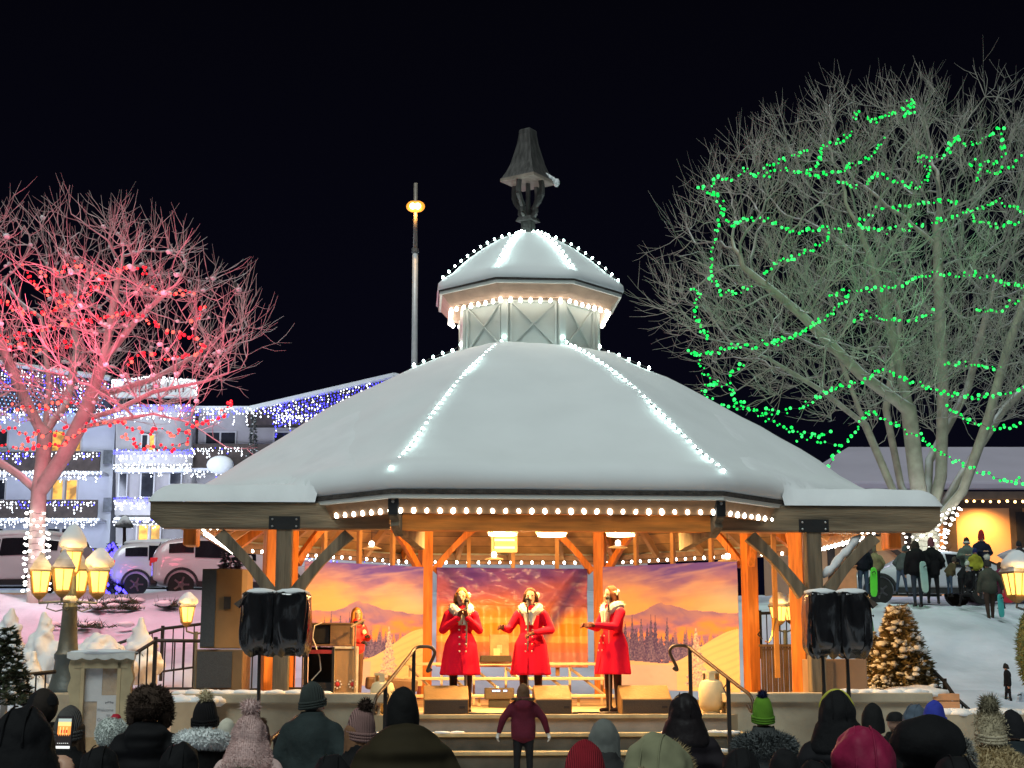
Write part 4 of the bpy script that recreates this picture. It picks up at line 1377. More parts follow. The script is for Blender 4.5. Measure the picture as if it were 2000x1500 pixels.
def winter_scene(u, v, cool=1.0):
    """Colour of the printed winter landscape at u, v in 0..1 (v up)."""
    n = fbm(u * 3, v * 6, 1)
    sky = mix((.92, .56, .30), (.12, .08, .62), sm(.62, 1.02, v + .10 * (u - .5) + .22 * n))
    st = fbm(u * 2.2 + v * 2.5, v * 16 - u * 3, 4)
    sky = mix(sky, (.98, .74, .52), max(0, st) * .9)
    if u > .62:
        sky = mix(sky, (.62, .68, .70), .6 * sm(.6, .95, u) * (1 - sm(.72, .86, v)) * sm(.55, .66, v))
    c = sky
    mt = .60 + .10 * max(0, 1 - abs(u - .45) / .20) * (1 + .3 * fbm(u * 9, 0, 3)) + .03 * max(0, 1 - abs(u - .68) / .22) + .012 * fbm(u * 14, 1, 9)
    if v < mt:
        c = mix((.18, .14, .62), (.55, .34, .44), .5 + .8 * fbm(u * 8 + v * 5, v * 9, 2))
    fog = sm(.60, .54, v) if False else (1 - sm(.50, .615, v))
    if v < .615:
        f = mix((.92, .40, .12), (.26, .17, .60), sm(-.25, .3, fbm(u * 4 + 1, v * 9, 6)))
        c = mix(c, f, fog)
    b1 = .33 + .05 * fbm(u * 3, 0, 5)
    s1 = spire(u, v, b1 + .0, 3, 40, .07, .17, .022)
    if s1 and v < .55:
        c = (.85, .36, .15) if s1 < 1.45 else (.30, .18, .44)
    base = .27 + .02 * math.sin(u * 5)
    s2 = max(spire(u, v, base, 9, 26, .12, .33 if u < .5 else .19, .034), spire(u, v, base - .01, 77, 22, .10, .24 if u < .5 else .15, .036))
    if s2:
        fr = fbm(u * 90, v * 70, 2)
        c = mix((.06, .05, .26), (.40, .36, .78), max(0, min(1, .16 + .9 * fr + .25 * (s2 - 1.5))))
    elif v < b1 + .03 and v > base:
        c = (.24, .15, .42)
    hill = .22 + .26 * sm(.45, 1.05, u) + .01 * math.sin(u * 9)
    if v < hill:
        g = math.sin((v * 1.0 - .42 * (u - .4) ** 2 - .05 * u) * 120 + 2 * fbm(u * 4, v * 3, 2))
        c = mix((.78, .62, .55), (.93, .74, .46), sm(.35, .85, u))
        if u > .5:
            c = mix(c, (.74, .52, .36), .35 * max(0, g) * sm(.5, .7, u))
        if v < .2 and u < .55:
            c = mix(c, (.55, .48, .85), .5)
    # frosted young conifer in front
    cx, b0, h = .70, .03, .46
    t = (v - b0) / h
    if 0 < t < 1:
        w = .095 * (1 - t) ** 1.1 * (.55 + .45 * abs(math.sin(t * 26))) + .004
        if abs(u - cx) < w and fbm(u * 70, v * 55, 8) > -.16:
            c = mix((.26, .20, .50), (.95, .82, .80), max(0, min(1, .55 + 1.6 * fbm(u * 60, v * 60, 11))))
    return c
def reflection_scene(u, v):
    """Second print: violet sky, orange horizon with its mirror image."""
    n = fbm(u * 3, v * 4, 12)
    c = mix((.70, .22, .16), (.10, .05, .40), sm(.42, 1.08, v + .35 * n))
    y = abs(v - .42)
    c = mix((.95, .40, .05), c, sm(.0, .30, y + .1 * n))
    for r in (.28, .47):
        if abs(v - r) < .03 + .03 * fbm(u * 12, r * 9, 3):
            c = mix(c, (.98, .62, .22), .6)
    if v < .15:
        c = mix(c, (.5, .26, .28), .6)
    d = abs((v - 1) - 2.3 * (u - 1) + .05 * n)  # dark violet bands paint fold shading into the print
    if u > .66 and d < .17:
        c = mix(c, (.05, .035, .26), .85 * (1 - d / .17) ** .6)
    d = abs((v - 1) + 2.1 * (u - .05))
    if u < .2 and d < .14:
        c = mix(c, (.06, .04, .28), .8 * (1 - d / .14) ** .6)
    return c
M['banner'] = vcol_mat('printed_banner', .75)
M['bannerg'] = vcol_mat('printed_banner_shiny', .38)
def banner(label, A, B, zt0, zt1, zb0, zb1, fn, nx_, nz_, warp, m):
    """Cloth between posts A and B (gazebo coordinates), top heights zt0, zt1."""
    A, B = Vector(A), Vector(B)
    d = (B - A).normalized()
    nrm = Vector((d.y, -d.x, 0))
    o = MB(GM @ Vector((A.x, A.y, zb0)))
    P, UV = [], []
    for j in range(nz_ + 1):
        for i in range(nx_ + 1):
            u, v = i / nx_, j / nz_
            z = lerp(lerp(zb0, zb1, u), lerp(zt0, zt1, u), v)
            p = A.lerp(B, u) + Vector((0, 0, z)) + nrm * warp(u, v)
            P.append(GM @ p)
            UV.append(fn(u, v))
    F = [(j * (nx_ + 1) + i, j * (nx_ + 1) + i + 1, (j + 1) * (nx_ + 1) + i + 1, (j + 1) * (nx_ + 1) + i) for j in range(nz_) for i in range(nx_)]
    o.add(P, F)
    me = bpy.data.meshes.new('banner')
    me.from_pydata([tuple(Vector(p) - o.o) for p in P], [], F)
    ca = me.color_attributes.new('Col', 'FLOAT_COLOR', 'POINT')
    ca.data.foreach_set('color', np.array([(*c, 1) for c in UV], np.float32).ravel())
    me.materials.append(m)
    me.shade_smooth()
    ob = bpy.data.objects.new('banner', me)
    COL.objects.link(ob)
    ob.location = o.o
    sd = ob.modifiers.new('cloth', 'SOLIDIFY'); sd.thickness = .004
    return tag(ob, label, 'banner', 'printed banners at the back of the stage')
def soft(u, v):
    return .03 * math.sin(u * 19 + 2 * v) * (1 - v) * .5 + .025 * fbm(u * 4, v * 3, 3)
def crumple(u, v):
    w = .05 * fbm(u * 6, v * 5, 8)
    if v < .62:
        w += .035 * math.sin(u * 64 + 3 * fbm(u * 3, v, 2)) * sm(.66, .5, v) if False else .03 * math.sin(u * 64 + 2 * fbm(u * 3, v, 2)) * (1 - sm(.5, .66, v))
    else:
        w += .085 * fbm(u * 5 + (v - .6) * 6, v * 7 - u * 3, 5) + .05 * math.sin((u * 1.3 + v) * 15) * sm(.6, .8, v)
    w += .07 * math.exp(-((v - (.30 + .75 * (u - .55) / .4)) / .07) ** 2) * sm(.5, .6, u)
    return w
def gpx(px, py, k):
    """Pixel to gazebo coordinates on the vertical plane of octagon side k at the posts."""
    a, b = ov(k, RP), ov(k + 1, RP)
    n = (a + b).normalized()
    o = GI @ Vector((0, 0, CAMZ))
    d = GI.to_3x3() @ (at(px, py, 10) - Vector((0, 0, CAMZ)))
    t = ((a - o).dot(n)) / d.dot(n)
    return o + d * t
for k, lb, x0, x1, yt0, yt1, yb0, yb1, fn, wp, m, res in (
        (5, 'printed winter sunset banner behind the woman in the red jacket', 586, 818, 1096, 1108, 1338, 1340, winter_scene, soft, M['banner'], (250, 210)),
        (4, 'crumpled orange and violet sunset banner behind the middle singers', 853, 1145, 1109, 1112, 1302, 1304, reflection_scene, crumple, M['bannerg'], (180, 150)),
        (3, 'printed winter sunset banner behind the right hand singer', 1185, 1447, 1108, 1096, 1345, 1352, winter_scene, soft, M['banner'], (250, 210))):
    a, b = gpx(x0, yt0, k), gpx(x1, yt1, k)
    c, d = gpx(x0, yb0, k), gpx(x1, yb1, k)
    off = -(ov(k, 1) + ov(k + 1, 1)).normalized() * .12
    banner(lb, Vector((a.x, a.y, 0)) + off, Vector((b.x, b.y, 0)) + off, a.z, b.z, c.z, d.z, fn, res[0], res[1], wp, m)

# ---------------------------------------------------------------- stage equipment
def gp(px, py, w):
    """World point shown at a pixel on the gazebo plane w metres in front of its axis."""
    return GM @ gat(px, py, w)
def gf(px, w, z=FLOOR):
    """World point at height z below/above pixel column px on plane w."""
    g = gat(px, 1300, w)
    return GM @ Vector((g.x, g.y, z))
M['mon'] = mat('monitor_lit_box', (.25, .135, .035), .6, var=.1, scale=8, bump=.2)  # orange stage light on the black box put into its colour
M['mongr'] = mat('monitor_grille', (.05, .038, .028), .7, var=.2, scale=60, bump=.3)
for x0, x1, w, lb in ((828, 915, 4.4, 'wedge stage monitor in front of the left singer'), (1042, 1113, 4.4, 'wedge stage monitor in front of the middle singer, beside the child'), (1208, 1305, 4.4, 'wedge stage monitor in front of the right singer')):
    a, b = gf(x0, w), gf(x1, w)
    wd = (b - a).length
    o = thing('stage_monitor', lb, 'stage monitor', (a + b) / 2, GT, 'wedge monitors along the stage edge')
    poly = [(-.22, .0), (.22, 0), (.22, .36), (.02, .39), (-.24, .20)]
    M4 = Matrix.Rotation(PI / 2, 4, 'Z')
    mb = MB(); mb.prism([(-.24, .0), (.22, 0), (.22, .30), (.10, .355), (-.24, .19)], wd, M4); mb.build('cabinet', M['mon'], o, bevel=.012)
    mb = MB(); mb.box((0, -.243, .095), (wd * .95, .012, .16)); mb.build('lower_panel', M['mongr'], o)
    mb = MB(); mb.box((wd * .35, -.252, .09), (.07, .008, .03)); mb.build('handle', M['black'], o)
# riser benches behind the singers
M['alu'] = mat('aluminium', (.62, .50, .34), .4, metal=.55, var=.1, scale=3, bump=0)
ben = thing('riser_bench', 'aluminium stepped riser standing behind the singers', 'riser', gf(990, .6), GT)
Lx = [gat(790, 1300, .6).x, gat(1192, 1300, .6).x]
gx0 = gat(990, 1300, .6).x
for i, (y, z, dw) in enumerate(((.55, .62, .25), (.15, .40, .22), (-.3, .15, .22))):
    MB().box(((Lx[0] + Lx[1]) / 2 - gx0, y, z), (Lx[1] - Lx[0], dw, .045)).build('plank', M['alu'], ben, bevel=.006)
for i in range(7):
    x = lerp(Lx[0], Lx[1], (i + .15) / 6.3) - gx0
    MB().box((x, .5, .3), (.035, .035, .6)).build('leg', M['alu'], ben)
    if i < 6:
        MB().beam((x, .5, .56), (x + .45, -.25, .16), .03, .03).build('strut', M['alu'], ben)
    MB().box((x + .05, -.28, .07), (.035, .035, .13)).build('leg', M['alu'], ben)
# propane heaters tanks
def tank(px, w, s, lb):
    o = thing('propane_tank', lb, 'propane tank', gf(px, w), 0, 'propane tanks at the stage sides')
    MB().lathe([(.10, 0), (.105, .02), (.10, .03), (.12, .04), (.155, .10), (.157, .30), (.13, .38), (.06, .41), (.02, .42)], 24).build('tank', mat('cream_tank_paint', (.72, .60, .36), .45, var=.08), o, smooth=40)
    mb = MB()
    for k in range(3):
        mb.box((.095 * math.cos(k * 2.1 + .5), .095 * math.sin(k * 2.1 + .5), .44), (.07, .012, .10), rz=k * 2.1 + .5 + PI / 2)
    mb.lathe([(.10, .48), (.11, .48), (.11, .51), (.10, .51)], 18)
    mb.build('collar', mat('tank_collar', (.72, .60, .36), .45, var=.08), o)
    MB().tube([(0, 0, .40), (0, 0, .49)], .02, 8).build('valve', M['bolt'], o)
    o.scale = (s,) * 3
tank(748, 4.2, 1.0, 'cream propane tank at the left end of the stage behind the handrail')
tank(1388, 4.2, 1.05, 'cream propane tank at the right end of the stage beside the hooded man')
# amplifier racks and lectern
M['gift'] = mat('brown_board', (.42, .24, .10), .7, var=.1, scale=3)
o = thing('lectern_cabinet', 'brown cabinet edged with candy coloured lights under the amplifier', 'cabinet', gf(676, 3.4), GT)
MB().box((0, 0, .42), (.30, .35, .82)).build('cabinet', M['gift'], o, bevel=.01)
mb = MB()
for x in (-.155, .155):
    mb.box((x, -.18, .42), (.03, .02, .84))
mb.box((0, -.18, .835), (.33, .02, .03))
mb.build('edge_trim', mat('cream_trim', (.8, .66, .42), .6), o)
mb = MB()
for cx, cz in ((-.10, .36), (.10, .36)):
    for k in range(8):
        mb.box((cx + .05 * math.cos(k * PI / 4), -.185, cz + .05 * math.sin(k * PI / 4)), (.02, .012, .02))
    mb.k = 1; mb.ball((cx, -.182, cz), .03, 10, 5, s=(1, .3, 1)); mb.k = 0
mb.build('snowflake_motif', [mat('cream_motif', (.8, .7, .55), .6), mat('red_motif', (.6, .04, .03), .6)], o)
o = thing('amplifier_rack', 'black rack amplifier in an open case with a hanging white cable', 'amplifier', gf(643, 3.4, FLOOR + .86), GT)
fm = MB()
fm.box((0, .12, .01), (.62, .42, .02)).box((0, .12, .29), (.62, .42, .02)).box((-.30, .12, .15), (.02, .42, .27)).box((.30, .12, .15), (.02, .42, .27)).box((0, .32, .15), (.6, .02, .27)); fm.box((.155, -.06, .15), (.29, .04, .27))
fm.build('case', mat('case_brown', (.22, .13, .06), .6), o)
MB().box((-.14, .02, .15), (.27, .14, .23)).build('amplifier', M['black'], o)
pts = [(-.10, -.1, .3), (-.2, -.13, .26), (-.22, -.13, .1), (-.12, -.13, -.15), (-.10, -.13, -.32), (-.22, -.13, -.45)]
MB().tube(pts, .009, 6).build('cable', mat('white_cable', (.75, .68, .55), .5), o)
o = thing('equipment_rack', 'dark open equipment rack with a red pilot strip below the amplifier', 'rack', gf(628, 3.45), GT)
fm = MB(); fm.box((-.21, 0, .42), (.03, .35, .84)).box((.16, 0, .42), (.03, .35, .84)).box((0, .15, .42), (.36, .03, .84)); fm.build('frame', M['black'], o)
MB().box((-.02, 0, .2), (.32, .3, .36)).build('unit', M['black'], o)
MB().box((-.02, -.02, .78), (.33, .3, .05)).build('red_strip', mat('red_panel', (.35, .03, .03), .5), o)
o = thing('keyboard_case', 'dark instrument case leaning behind the left handrail', 'case', gf(765, 2.2, FLOOR + .34), GT + .1)
MB().box((0, 0, .0), (.72, .3, .17), ry=.06).build('body', mat('case_dark', (.09, .05, .03), .6), o, bevel=.03)
MB().box((0, .1, -.2), (.5, .12, .26)).build('stand', M['iron'], o)
o = thing('power_box', 'small box of effects units with two blue pilot lamps under the riser', 'sound equipment', gf(975, 1.6), GT)
MB().box((0, 0, .20), (.42, .25, .16)).build('body', M['mongr'], o, bevel=.01)
for x in (-.08, -.02, .08):
    MB().box((x, -.13, .24), (.05, .01, .02)).build('pilot_lamp', glow('blue_pilot', (.25, .5, 1), 4), o)
MB().box((0, 0, .06), (.3, .2, .12)).build('foot', M['black'], o)
o = thing('laptop_case', 'flat dark case lying on top of the riser behind the middle singer', 'case', gf(968, .1, FLOOR + .66), GT)
MB().box((0, 0, .04), (.5, .3, .10), taper=.92).build('body', M['mongr'], o, bevel=.01)
MB().box((.02, .05, .13), (.10, .02, .14), rx=-.3).build('card', mat('cream_card', (.7, .58, .35), .7), o)
o = thing('music_box', 'tan open box stuck against the crumpled banner', 'box', gp(975, 1288, -2.9), GT)
MB().box((0, 0, .2), (.34, .14, .46)).build('body', mat('tan_card', (.5, .33, .17), .7), o, bevel=.01)
MB().box((0, -.075, .18), (.09, .02, .14)).build('paper', mat('cream_card2', (.75, .6, .4), .7), o)
# radiant heater and pendant lamps under the roof
o = thing('radiant_heater', 'radiant heater with two glowing bars under the back of the roof', 'heater', gp(985, 1062, -2.2), GT)
MB().box((0, .06, 0), (.46, .1, .30)).build('housing', mat('heater_body', (.5, .32, .14), .5), o, bevel=.01)
for z in (.065, -.065):
    MB().box((0, -.0, z), (.36, .03, .04)).build('heating_bar', glow('hot_bar', (1, .62, .22), 3.4), o)
MB().beam((0, .08, .1), (0, .08, .6), .02, .02).build('hanger', M['iron'], o)
for px, py, w, lb in ((726, 1062, -1.5, 'above the left banner'), (965, 1083, -1.8, 'left of the middle under the heater'), (1207, 1060, -1.4, 'beside the post right of the middle'), (1421, 1086, -.9, 'near the right hand brace')):
    p = gp(px, py, w)
    o = thing('pendant_lamp', 'small bare bulb with a flat enamel shade, ' + lb, 'pendant lamp', p, 0, 'pendant lamps under the bandstand roof')
    MB().ball((0, 0, 0), .045, 10, 8).build('bulb', M['bulb'], o, smooth=True)
    MB().lathe([(.02, -.03), (.16, -.075), (.165, -.085), (.02, -.05)], 18).build('shade', mat('cream_enamel', (.8, .66, .4), .5), o, smooth=40)
    MB().tube([(0, 0, .04), (0, 0, .5)], .006, 4).build('flex', M['black'], o)
# microphone stands
M['chrome'] = mat('stand_chrome', (.7, .55, .36), .3, metal=.8, var=.05, bump=0)
def mic(px, w, h, lb, tilt=0, base_z=FLOOR, pt=None):
    o = thing('microphone_stand', lb, 'microphone stand', gf(px, w, base_z), GT, 'microphone stands on the stage')
    MB().lathe([(.0, 0), (.14, 0), (.145, .012), (.10, .025), (.0, .03)], 20).build('base', M['iron'], o)
    MB().tube([(0, 0, .02), (0, 0, h - .12)], .010, 8).build('pole', M['chrome'], o)
    MB().tube([(0, 0, h - .14), (0, .03, h - .02)], .012, 8).build('clip', M['iron'], o)
    m_ = MB(); m_.tube([(0, -.02, h - .06), (0, .045, h + .02)], [.012, .018], 8).ball((0, .06, h + .045), .033, 10, 8)
    m_.build('microphone', M['black'], o, smooth=40)
mic(911, 4.28, 1.38, 'microphone stand before the singer with raised hands')
mic(1031, 4.28, 1.40, 'microphone stand before the middle singer')
mic(1190, 4.28, 1.42, 'microphone stand before the singer turned to the left')
o = thing('microphone_stand', 'slim boom microphone stand in front of the woman in the red jacket', 'microphone stand', gf(693, 3.6), GT, 'microphone stands on the stage')
MB().tube([(0, 0, 0), (0, 0, 1.13)], .011, 8).build('pole', M['chrome'], o)
MB().tube([(-.06, 0, 1.10), (.12, 0, 1.20)], .016, 8).build('boom', mat('boom_wood', (.6, .4, .2), .5), o)
for k in range(3):
    MB().tube([(0, 0, .25), (.22 * math.cos(k * 2.1), .22 * math.sin(k * 2.1), .01)], .009, 6).build('leg', M['iron'], o)
# cables on the floor
for i, (pts, lb) in enumerate((([(880, 4.6), (915, 4.5), (960, 4.62), (1010, 4.5), (1045, 4.55)], 'loose cable snaking over the stage floor between two monitors'), ([(1115, 4.55), (1128, 4.4), (1120, 4.2), (1190, 4.3), (1205, 4.4)], 'loose cable looping beside the right monitor'))):
    m_ = MB(gf(*pts[0], FLOOR + .012))
    m_.tube([gf(a, b, FLOOR + .012) for a, b in pts], .012, 6)
    tag(m_.build('floor_cable', M['cable'], smooth=True), lb, 'cable')
# loudspeakers
M['spk'] = mat('grey_speaker_grille', (.055, .058, .06), .6, var=.15, scale=40, bump=.4)
M['spkside'] = mat('speaker_side', (.20, .12, .055), .5, var=.3, scale=1.5, bump=.1)
def gbox(px0, px1, py0, py1, Y, depth):
    a, b = at(px0, py1, Y), at(px1, py0, Y)
    return a, b.x - a.x, b.z - a.z
a, w, h = gbox(380, 475, 1268, 1354, 20.1, .6)
o = thing('subwoofer', 'large dark subwoofer box under the tall speaker column', 'loudspeaker', (a.x + w / 2, 20.4, a.z), .0)
MB().box((0, 0, h / 2), (w, .6, h)).build('cabinet', M['spkside'], o, bevel=.012)
MB().box((-.06, -.305, h / 2 + .02), (w - .16, .02, h - .10)).build('grille', M['spk'], o)
a, w, h = gbox(390, 480, 1111, 1266, 20.1, .6)
o = thing('speaker_column', 'tall speaker column with a grey front on top of the subwoofer', 'loudspeaker', (a.x + w / 2, 20.4, a.z), 0)
P = [(-w / 2, -.30), (-w / 2 + .20, -.33), (w / 2 - .05, -.26), (w / 2, -.15), (w / 2, .3), (-w / 2, .3)]
mb = MB(); mb.add([(x, y, 0) for x, y in P] + [(x, y, h) for x, y in P], [tuple(range(5, -1, -1)), tuple(range(6, 12))] + [(i, (i + 1) % 6, 6 + (i + 1) % 6, 6 + i) for i in range(6)])
mb.build('cabinet', mat('column_side', (.20, .12, .05), .55, var=.35, scale=1.2, bump=.1), o, bevel=.008)
mb = MB(); mb.add([(-w / 2 + .004, -.318, .02), (-w / 2 + .195, -.346, .02), (-w / 2 + .195, -.346, h - .02), (-w / 2 + .004, -.318, h - .02), (-w / 2 + .004, -.30, .02), (-w / 2 + .195, -.328, .02), (-w / 2 + .195, -.328, h - .02), (-w / 2 + .004, -.30, h - .02)], [(0, 1, 2, 3), (7, 6, 5, 4), (0, 4, 5, 1), (1, 5, 6, 2), (2, 6, 7, 3), (3, 7, 4, 0)])
mb.build('grille', M['spk'], o)
MB().box((.06, -.312, h * .57), (.09, .03, .16), rz=.13).build('handle', M['black'], o)
a, w, h = gbox(1588, 1696, 1287, 1358, 20.6, .6)
o = thing('floor_speaker', 'brown lit loudspeaker box behind the right bagged stand', 'loudspeaker', (a.x + w / 2, 21.0, a.z), 0)
MB().box((0, 0, h / 2), (w, .6, h)).build('cabinet', mat('brown_cabinet', (.26, .17, .11), .6, var=.15, scale=2), o, bevel=.012)
MB().box((-w * .28, -.305, h / 2), (w * .36, .02, h - .06)).build('grille', mat('brown_grille', (.15, .12, .10), .7, var=.1, scale=50, bump=.3), o)
# speakers on stands wrapped in black rubbish bags, snow on top
M['bag'] = mat('black_bin_bag', (.010, .010, .011), .17, var=.4, scale=3, bump=.45, bscale=3, stretch=(4, 4, .7), spec=1)
def bagged(lb, x0, x1, y0, y1, Y, poles, yfoot, seed, flap):
    a, b = at(x0, y1, Y), at(x1, y0, Y)
    w, h = b.x - a.x, b.z - a.z
    o = thing('bagged_speaker', lb, 'loudspeaker', (a.x + w / 2, Y, a.z), 0, 'speakers on stands wrapped in black bags')
    for part_i in (0, 1):
        cx = (-.25 + .5 * part_i) * w
        n, mm = 88, 26
        P, F = [], []
        for j in range(mm + 1):
            v = j / mm
            for k in range(n):
                t = 2 * PI * k / n
                c, s = math.cos(t), math.sin(t)
                e = .45
                x = math.copysign(abs(c) ** e, c) * w * .262
                y = math.copysign(abs(s) ** e, s) * .24
                f = (.62 + .42 * math.sqrt(min(1, v / .13))) * (1 + .04 * math.sin(v * 3)) if v < 1 else .9
                fold = .10 * math.sin(k * 2 * PI / n * 11 + 4 * mnoise.noise(Vector((t, v * 1.5, seed + part_i)))) * (1.1 - v) + .05 * mnoise.noise(Vector((c * 2, s * 2 + v * 3, seed)))
                dz = -.05 * math.sin(k * .45) * (1 - v) ** 3
                P.append((cx + x * (f + fold), y * (f + fold), h * v + dz + .02 * mnoise.noise(Vector((c * 3, s * 3, seed + v)))))
        for j in range(mm):
            for k in range(n):
                F.append((j * n + k, j * n + (k + 1) % n, (j + 1) * n + (k + 1) % n, (j + 1) * n + k))
        F += [tuple(range(n - 1, -1, -1)), tuple(mm * n + k for k in range(n))]
        MB().add(P, F).build('bag', M['bag'], o, smooth=50)
        sb = MB(); sb.ball((cx, 0, h + .0), 1, 18, 8, s=(w * .27, .25, .055), nz=.15, seed=seed + part_i); sb.build('snow_cap', M['snow'], o, smooth=True)
    fb = MB()
    fx = flap * w * .5
    fb.add([(fx * .8, -.25, h * .97), (fx * 1.22, -.3, h * .80), (fx * 1.10, -.24, h * .74), (fx * .9, -.255, h * .84), (fx * .8, -.2, h * .95), (fx * 1.2, -.27, h * .79), (fx * 1.08, -.2, h * .73), (fx * .9, -.2, h * .83)], [(0, 1, 2, 3), (7, 6, 5, 4), (0, 4, 5, 1), (1, 5, 6, 2), (2, 6, 7, 3), (3, 7, 4, 0)])
    fb.build('flap', M['bag'], o)
    for px in poles:
        p, q = at(px, y1 - 8, Y), at(px + (px - 1000) * .006, yfoot, Y)
        MB().tube([p - o.location, q - o.location], [.02, .026], 8).build('pole', M['iron'], o)
    if seed == 1:
        q = at(poles[0], yfoot, Y) - o.location
        for k in range(3):
            MB().tube([q + Vector((0, 0, .02)), q + Vector((.45 * math.cos(k * 2.1 + .4), .45 * math.sin(k * 2.1 + .4), -.45))], .014, 6).build('leg', M['iron'], o)
bagged('loudspeaker wrapped in black bags on a stand before the left weathered post', 476, 603, 1158, 1275, 18.0, (507,), 1420, 1, -1)
bagged('loudspeaker wrapped in black bags on a stand before the right weathered post', 1577, 1690, 1158, 1279, 18.4, (1606, 1654), 1362, 2, 1)
# ---------------------------------------------------------------- iron handrails of the stairs
def rail(lb, top, bot, posts, scroll=1):
    o = thing('handrail', lb, 'handrail', top, 0, 'scrolled iron handrails of the stage stairs')
    t, b = Vector((0, 0, 0)), bot - top
    d = b.normalized()
    sd = Vector((-math.copysign(1, b.x), 0, 0))
    pts = [t + sd * .20 + Vector((0, 0, -.25)), t + sd * .15 + Vector((0, 0, -.28)), t + sd * .17 + Vector((0, 0, -.21)), t + sd * .21 + Vector((0, 0, -.13)), t + sd * .235 + Vector((0, 0, -.05)), t + sd * .19 + Vector((0, 0, .01)), t + sd * .09 + Vector((0, 0, .02)), t]
    pts += [t.lerp(b, k / 6) for k in range(1, 7)]
    pts += [b + d * .08 + Vector((0, 0, -.09)), b + d * .03 + Vector((0, 0, -.17)), b - d * .06 + Vector((0, 0, -.13))]
    mb = MB()
    sp = []
    for i in range(len(pts) - 1):
        p0, p1, p2, p3 = pts[max(0, i - 1)], pts[i], pts[i + 1], pts[min(len(pts) - 1, i + 2)]
        for k in range(5):
            u = k / 5
            sp.append(.5 * ((2 * p1) + (p2 - p0) * u + (2 * p0 - 5 * p1 + 4 * p2 - p3) * u * u + (3 * p1 - p0 - 3 * p2 + p3) * u ** 3))
    sp.append(pts[-1])
    mb.tube(sp, .021, 8)
    mb.build('rail', mat('warm_iron_rail', (.10, .06, .035), .4, metal=.3), o, smooth=60)
    for f, z in posts:
        p = t.lerp(b, f)
        MB().box((p.x, p.y, p.z - z / 2), (.045, .045, z)).build('post', M['iron'], o)
        if f > .5:
            MB().tube([p + Vector((0, 0, -.05)), p + d * -.12 + Vector((0, 0, -.16)), p + Vector((0, 0, -.26))], .010, 5).build('curl', M['iron'], o)
rail('scrolled iron handrail at the left of the stage stairs', at(812, 1266, 18.8), at(735, 1362, 17.5), ((.05, 1.0), (.78, 1.0)))
rail('scrolled iron handrail at the right of the stage stairs', at(1345, 1264, 18.9), at(1465, 1358, 17.5), ((.02, 1.0), (.66, 1.05)))
rail('lower iron handrail ending beside the man in the teal coat', at(580, 1400, 16.6), at(528, 1446, 15.8), ((.1, .9), (.8, .8)))
# ---------------------------------------------------------------- lantern posts
M['lantern'] = glow('lantern_glass', (1, .60, .13), 2.1)
M['core'] = glow('lantern_core', (1, .85, .45), 9)
M['verd'] = mat('green_grey_cast_iron', (.085, .105, .105), .5, metal=.3, var=.2, scale=5)
M['brass'] = mat('brass_frame', (.26, .16, .05), .5, metal=.3)
def lantern(o, c, s=1, cap=.2, power=16, seed=0):
    """Four-sided lantern, wider at the top, with a pointed roof and a snow cap; c is the middle of its foot."""
    c = Vector(c)
    g = MB(); g.lathe([(.115 * s, .03 * s), (.17 * s, .30 * s)], 4, c, rot=PI / 4 + .35); go = g.build('glass', M['lantern'], o)
    g = MB(); g.ball(c + Vector((0, 0, .16 * s)), .07 * s, 10, 8, s=(1, 1, 1.3)); g.build('glow_bulb', M['core'], go, smooth=True)
    f = MB()
    for k in range(4):
        a = k * PI / 2 + PI / 4 + .35
        e = Vector((math.cos(a), math.sin(a), 0))
        f.beam(c + e * .12 * s + Vector((0, 0, .02 * s)), c + e * .178 * s + Vector((0, 0, .31 * s)), .018 * s, .018 * s)
        e2 = Vector((math.cos(a + PI / 4), math.sin(a + PI / 4), 0))
        f.beam(c + e2 * .085 * s + Vector((0, 0, .02 * s)), c + e2 * .127 * s + Vector((0, 0, .31 * s)), .010 * s, .010 * s)
    f.lathe([(.03 * s, -.06 * s), (.09 * s, -.02 * s), (.13 * s, .02 * s), (.12 * s, .04 * s)], 4, c, rot=PI / 4 + .35)
    f.build('frame', M['brass'], o)
    r = MB(); r.lathe([(.20 * s, .30 * s), (.21 * s, .325 * s), (.13 * s, .43 * s), (.05 * s, .52 * s), (.02 * s, .56 * s)], 4, c, rot=PI / 4 + .35)
    r.build('roof', snowy('lantern_roof', (.10, .09, .08), .3, .8), o)
    if cap:
        n = MB(); tp_ = .50 + cap * .95
        n.lathe([(.16 * s, .36 * s), (.19 * s, .40 * s), (.175 * s, lerp(.42, tp_, .25) * s), (.13 * s, lerp(.42, tp_, .52) * s), (.085 * s, lerp(.42, tp_, .78) * s), (.04 * s, lerp(.42, tp_, .95) * s), (.005, tp_ * s)], 16, c + Vector((.015, 0, 0)))
        n.v = [(q[0] + .02 * mnoise.noise(Vector(q) * 9), q[1] + .02 * mnoise.noise(Vector(q) * 9 + Vector((5, 0, 0))), q[2] + .02 * mnoise.noise(Vector(q) * 8)) for q in n.v]
        n.build('snow_cap', M['snow'], o, smooth=True)
    lamp('lantern', 'POINT', c + Vector((0, -.33 * s, .2 * s)), power, (1, .56, .16), o, shadow_soft_size=.08)
LY = 21.2
base = at(128, 1352, LY)
lp = thing('street_lamp', 'cast iron lamp post with five glowing snow capped lanterns', 'street lamp', base)
def lq(px, py, dy=0):
    return at(px, py, LY + dy) - base
h = lambda py: lq(128, py).z
MB().lathe([(.24, -.3), (.26, 0), (.25, .05), (.22, h(1335)), (.18, h(1310)), (.165, h(1290)), (.18, h(1286)), (.18, h(1278)), (.14, h(1270)), (.12, h(1240)), (.10, h(1190)), (.11, h(1186)), (.08, h(1180)), (.075, h(1165)), (.06, h(1100))], 20).build('post', M['verd'], lp, smooth=35)
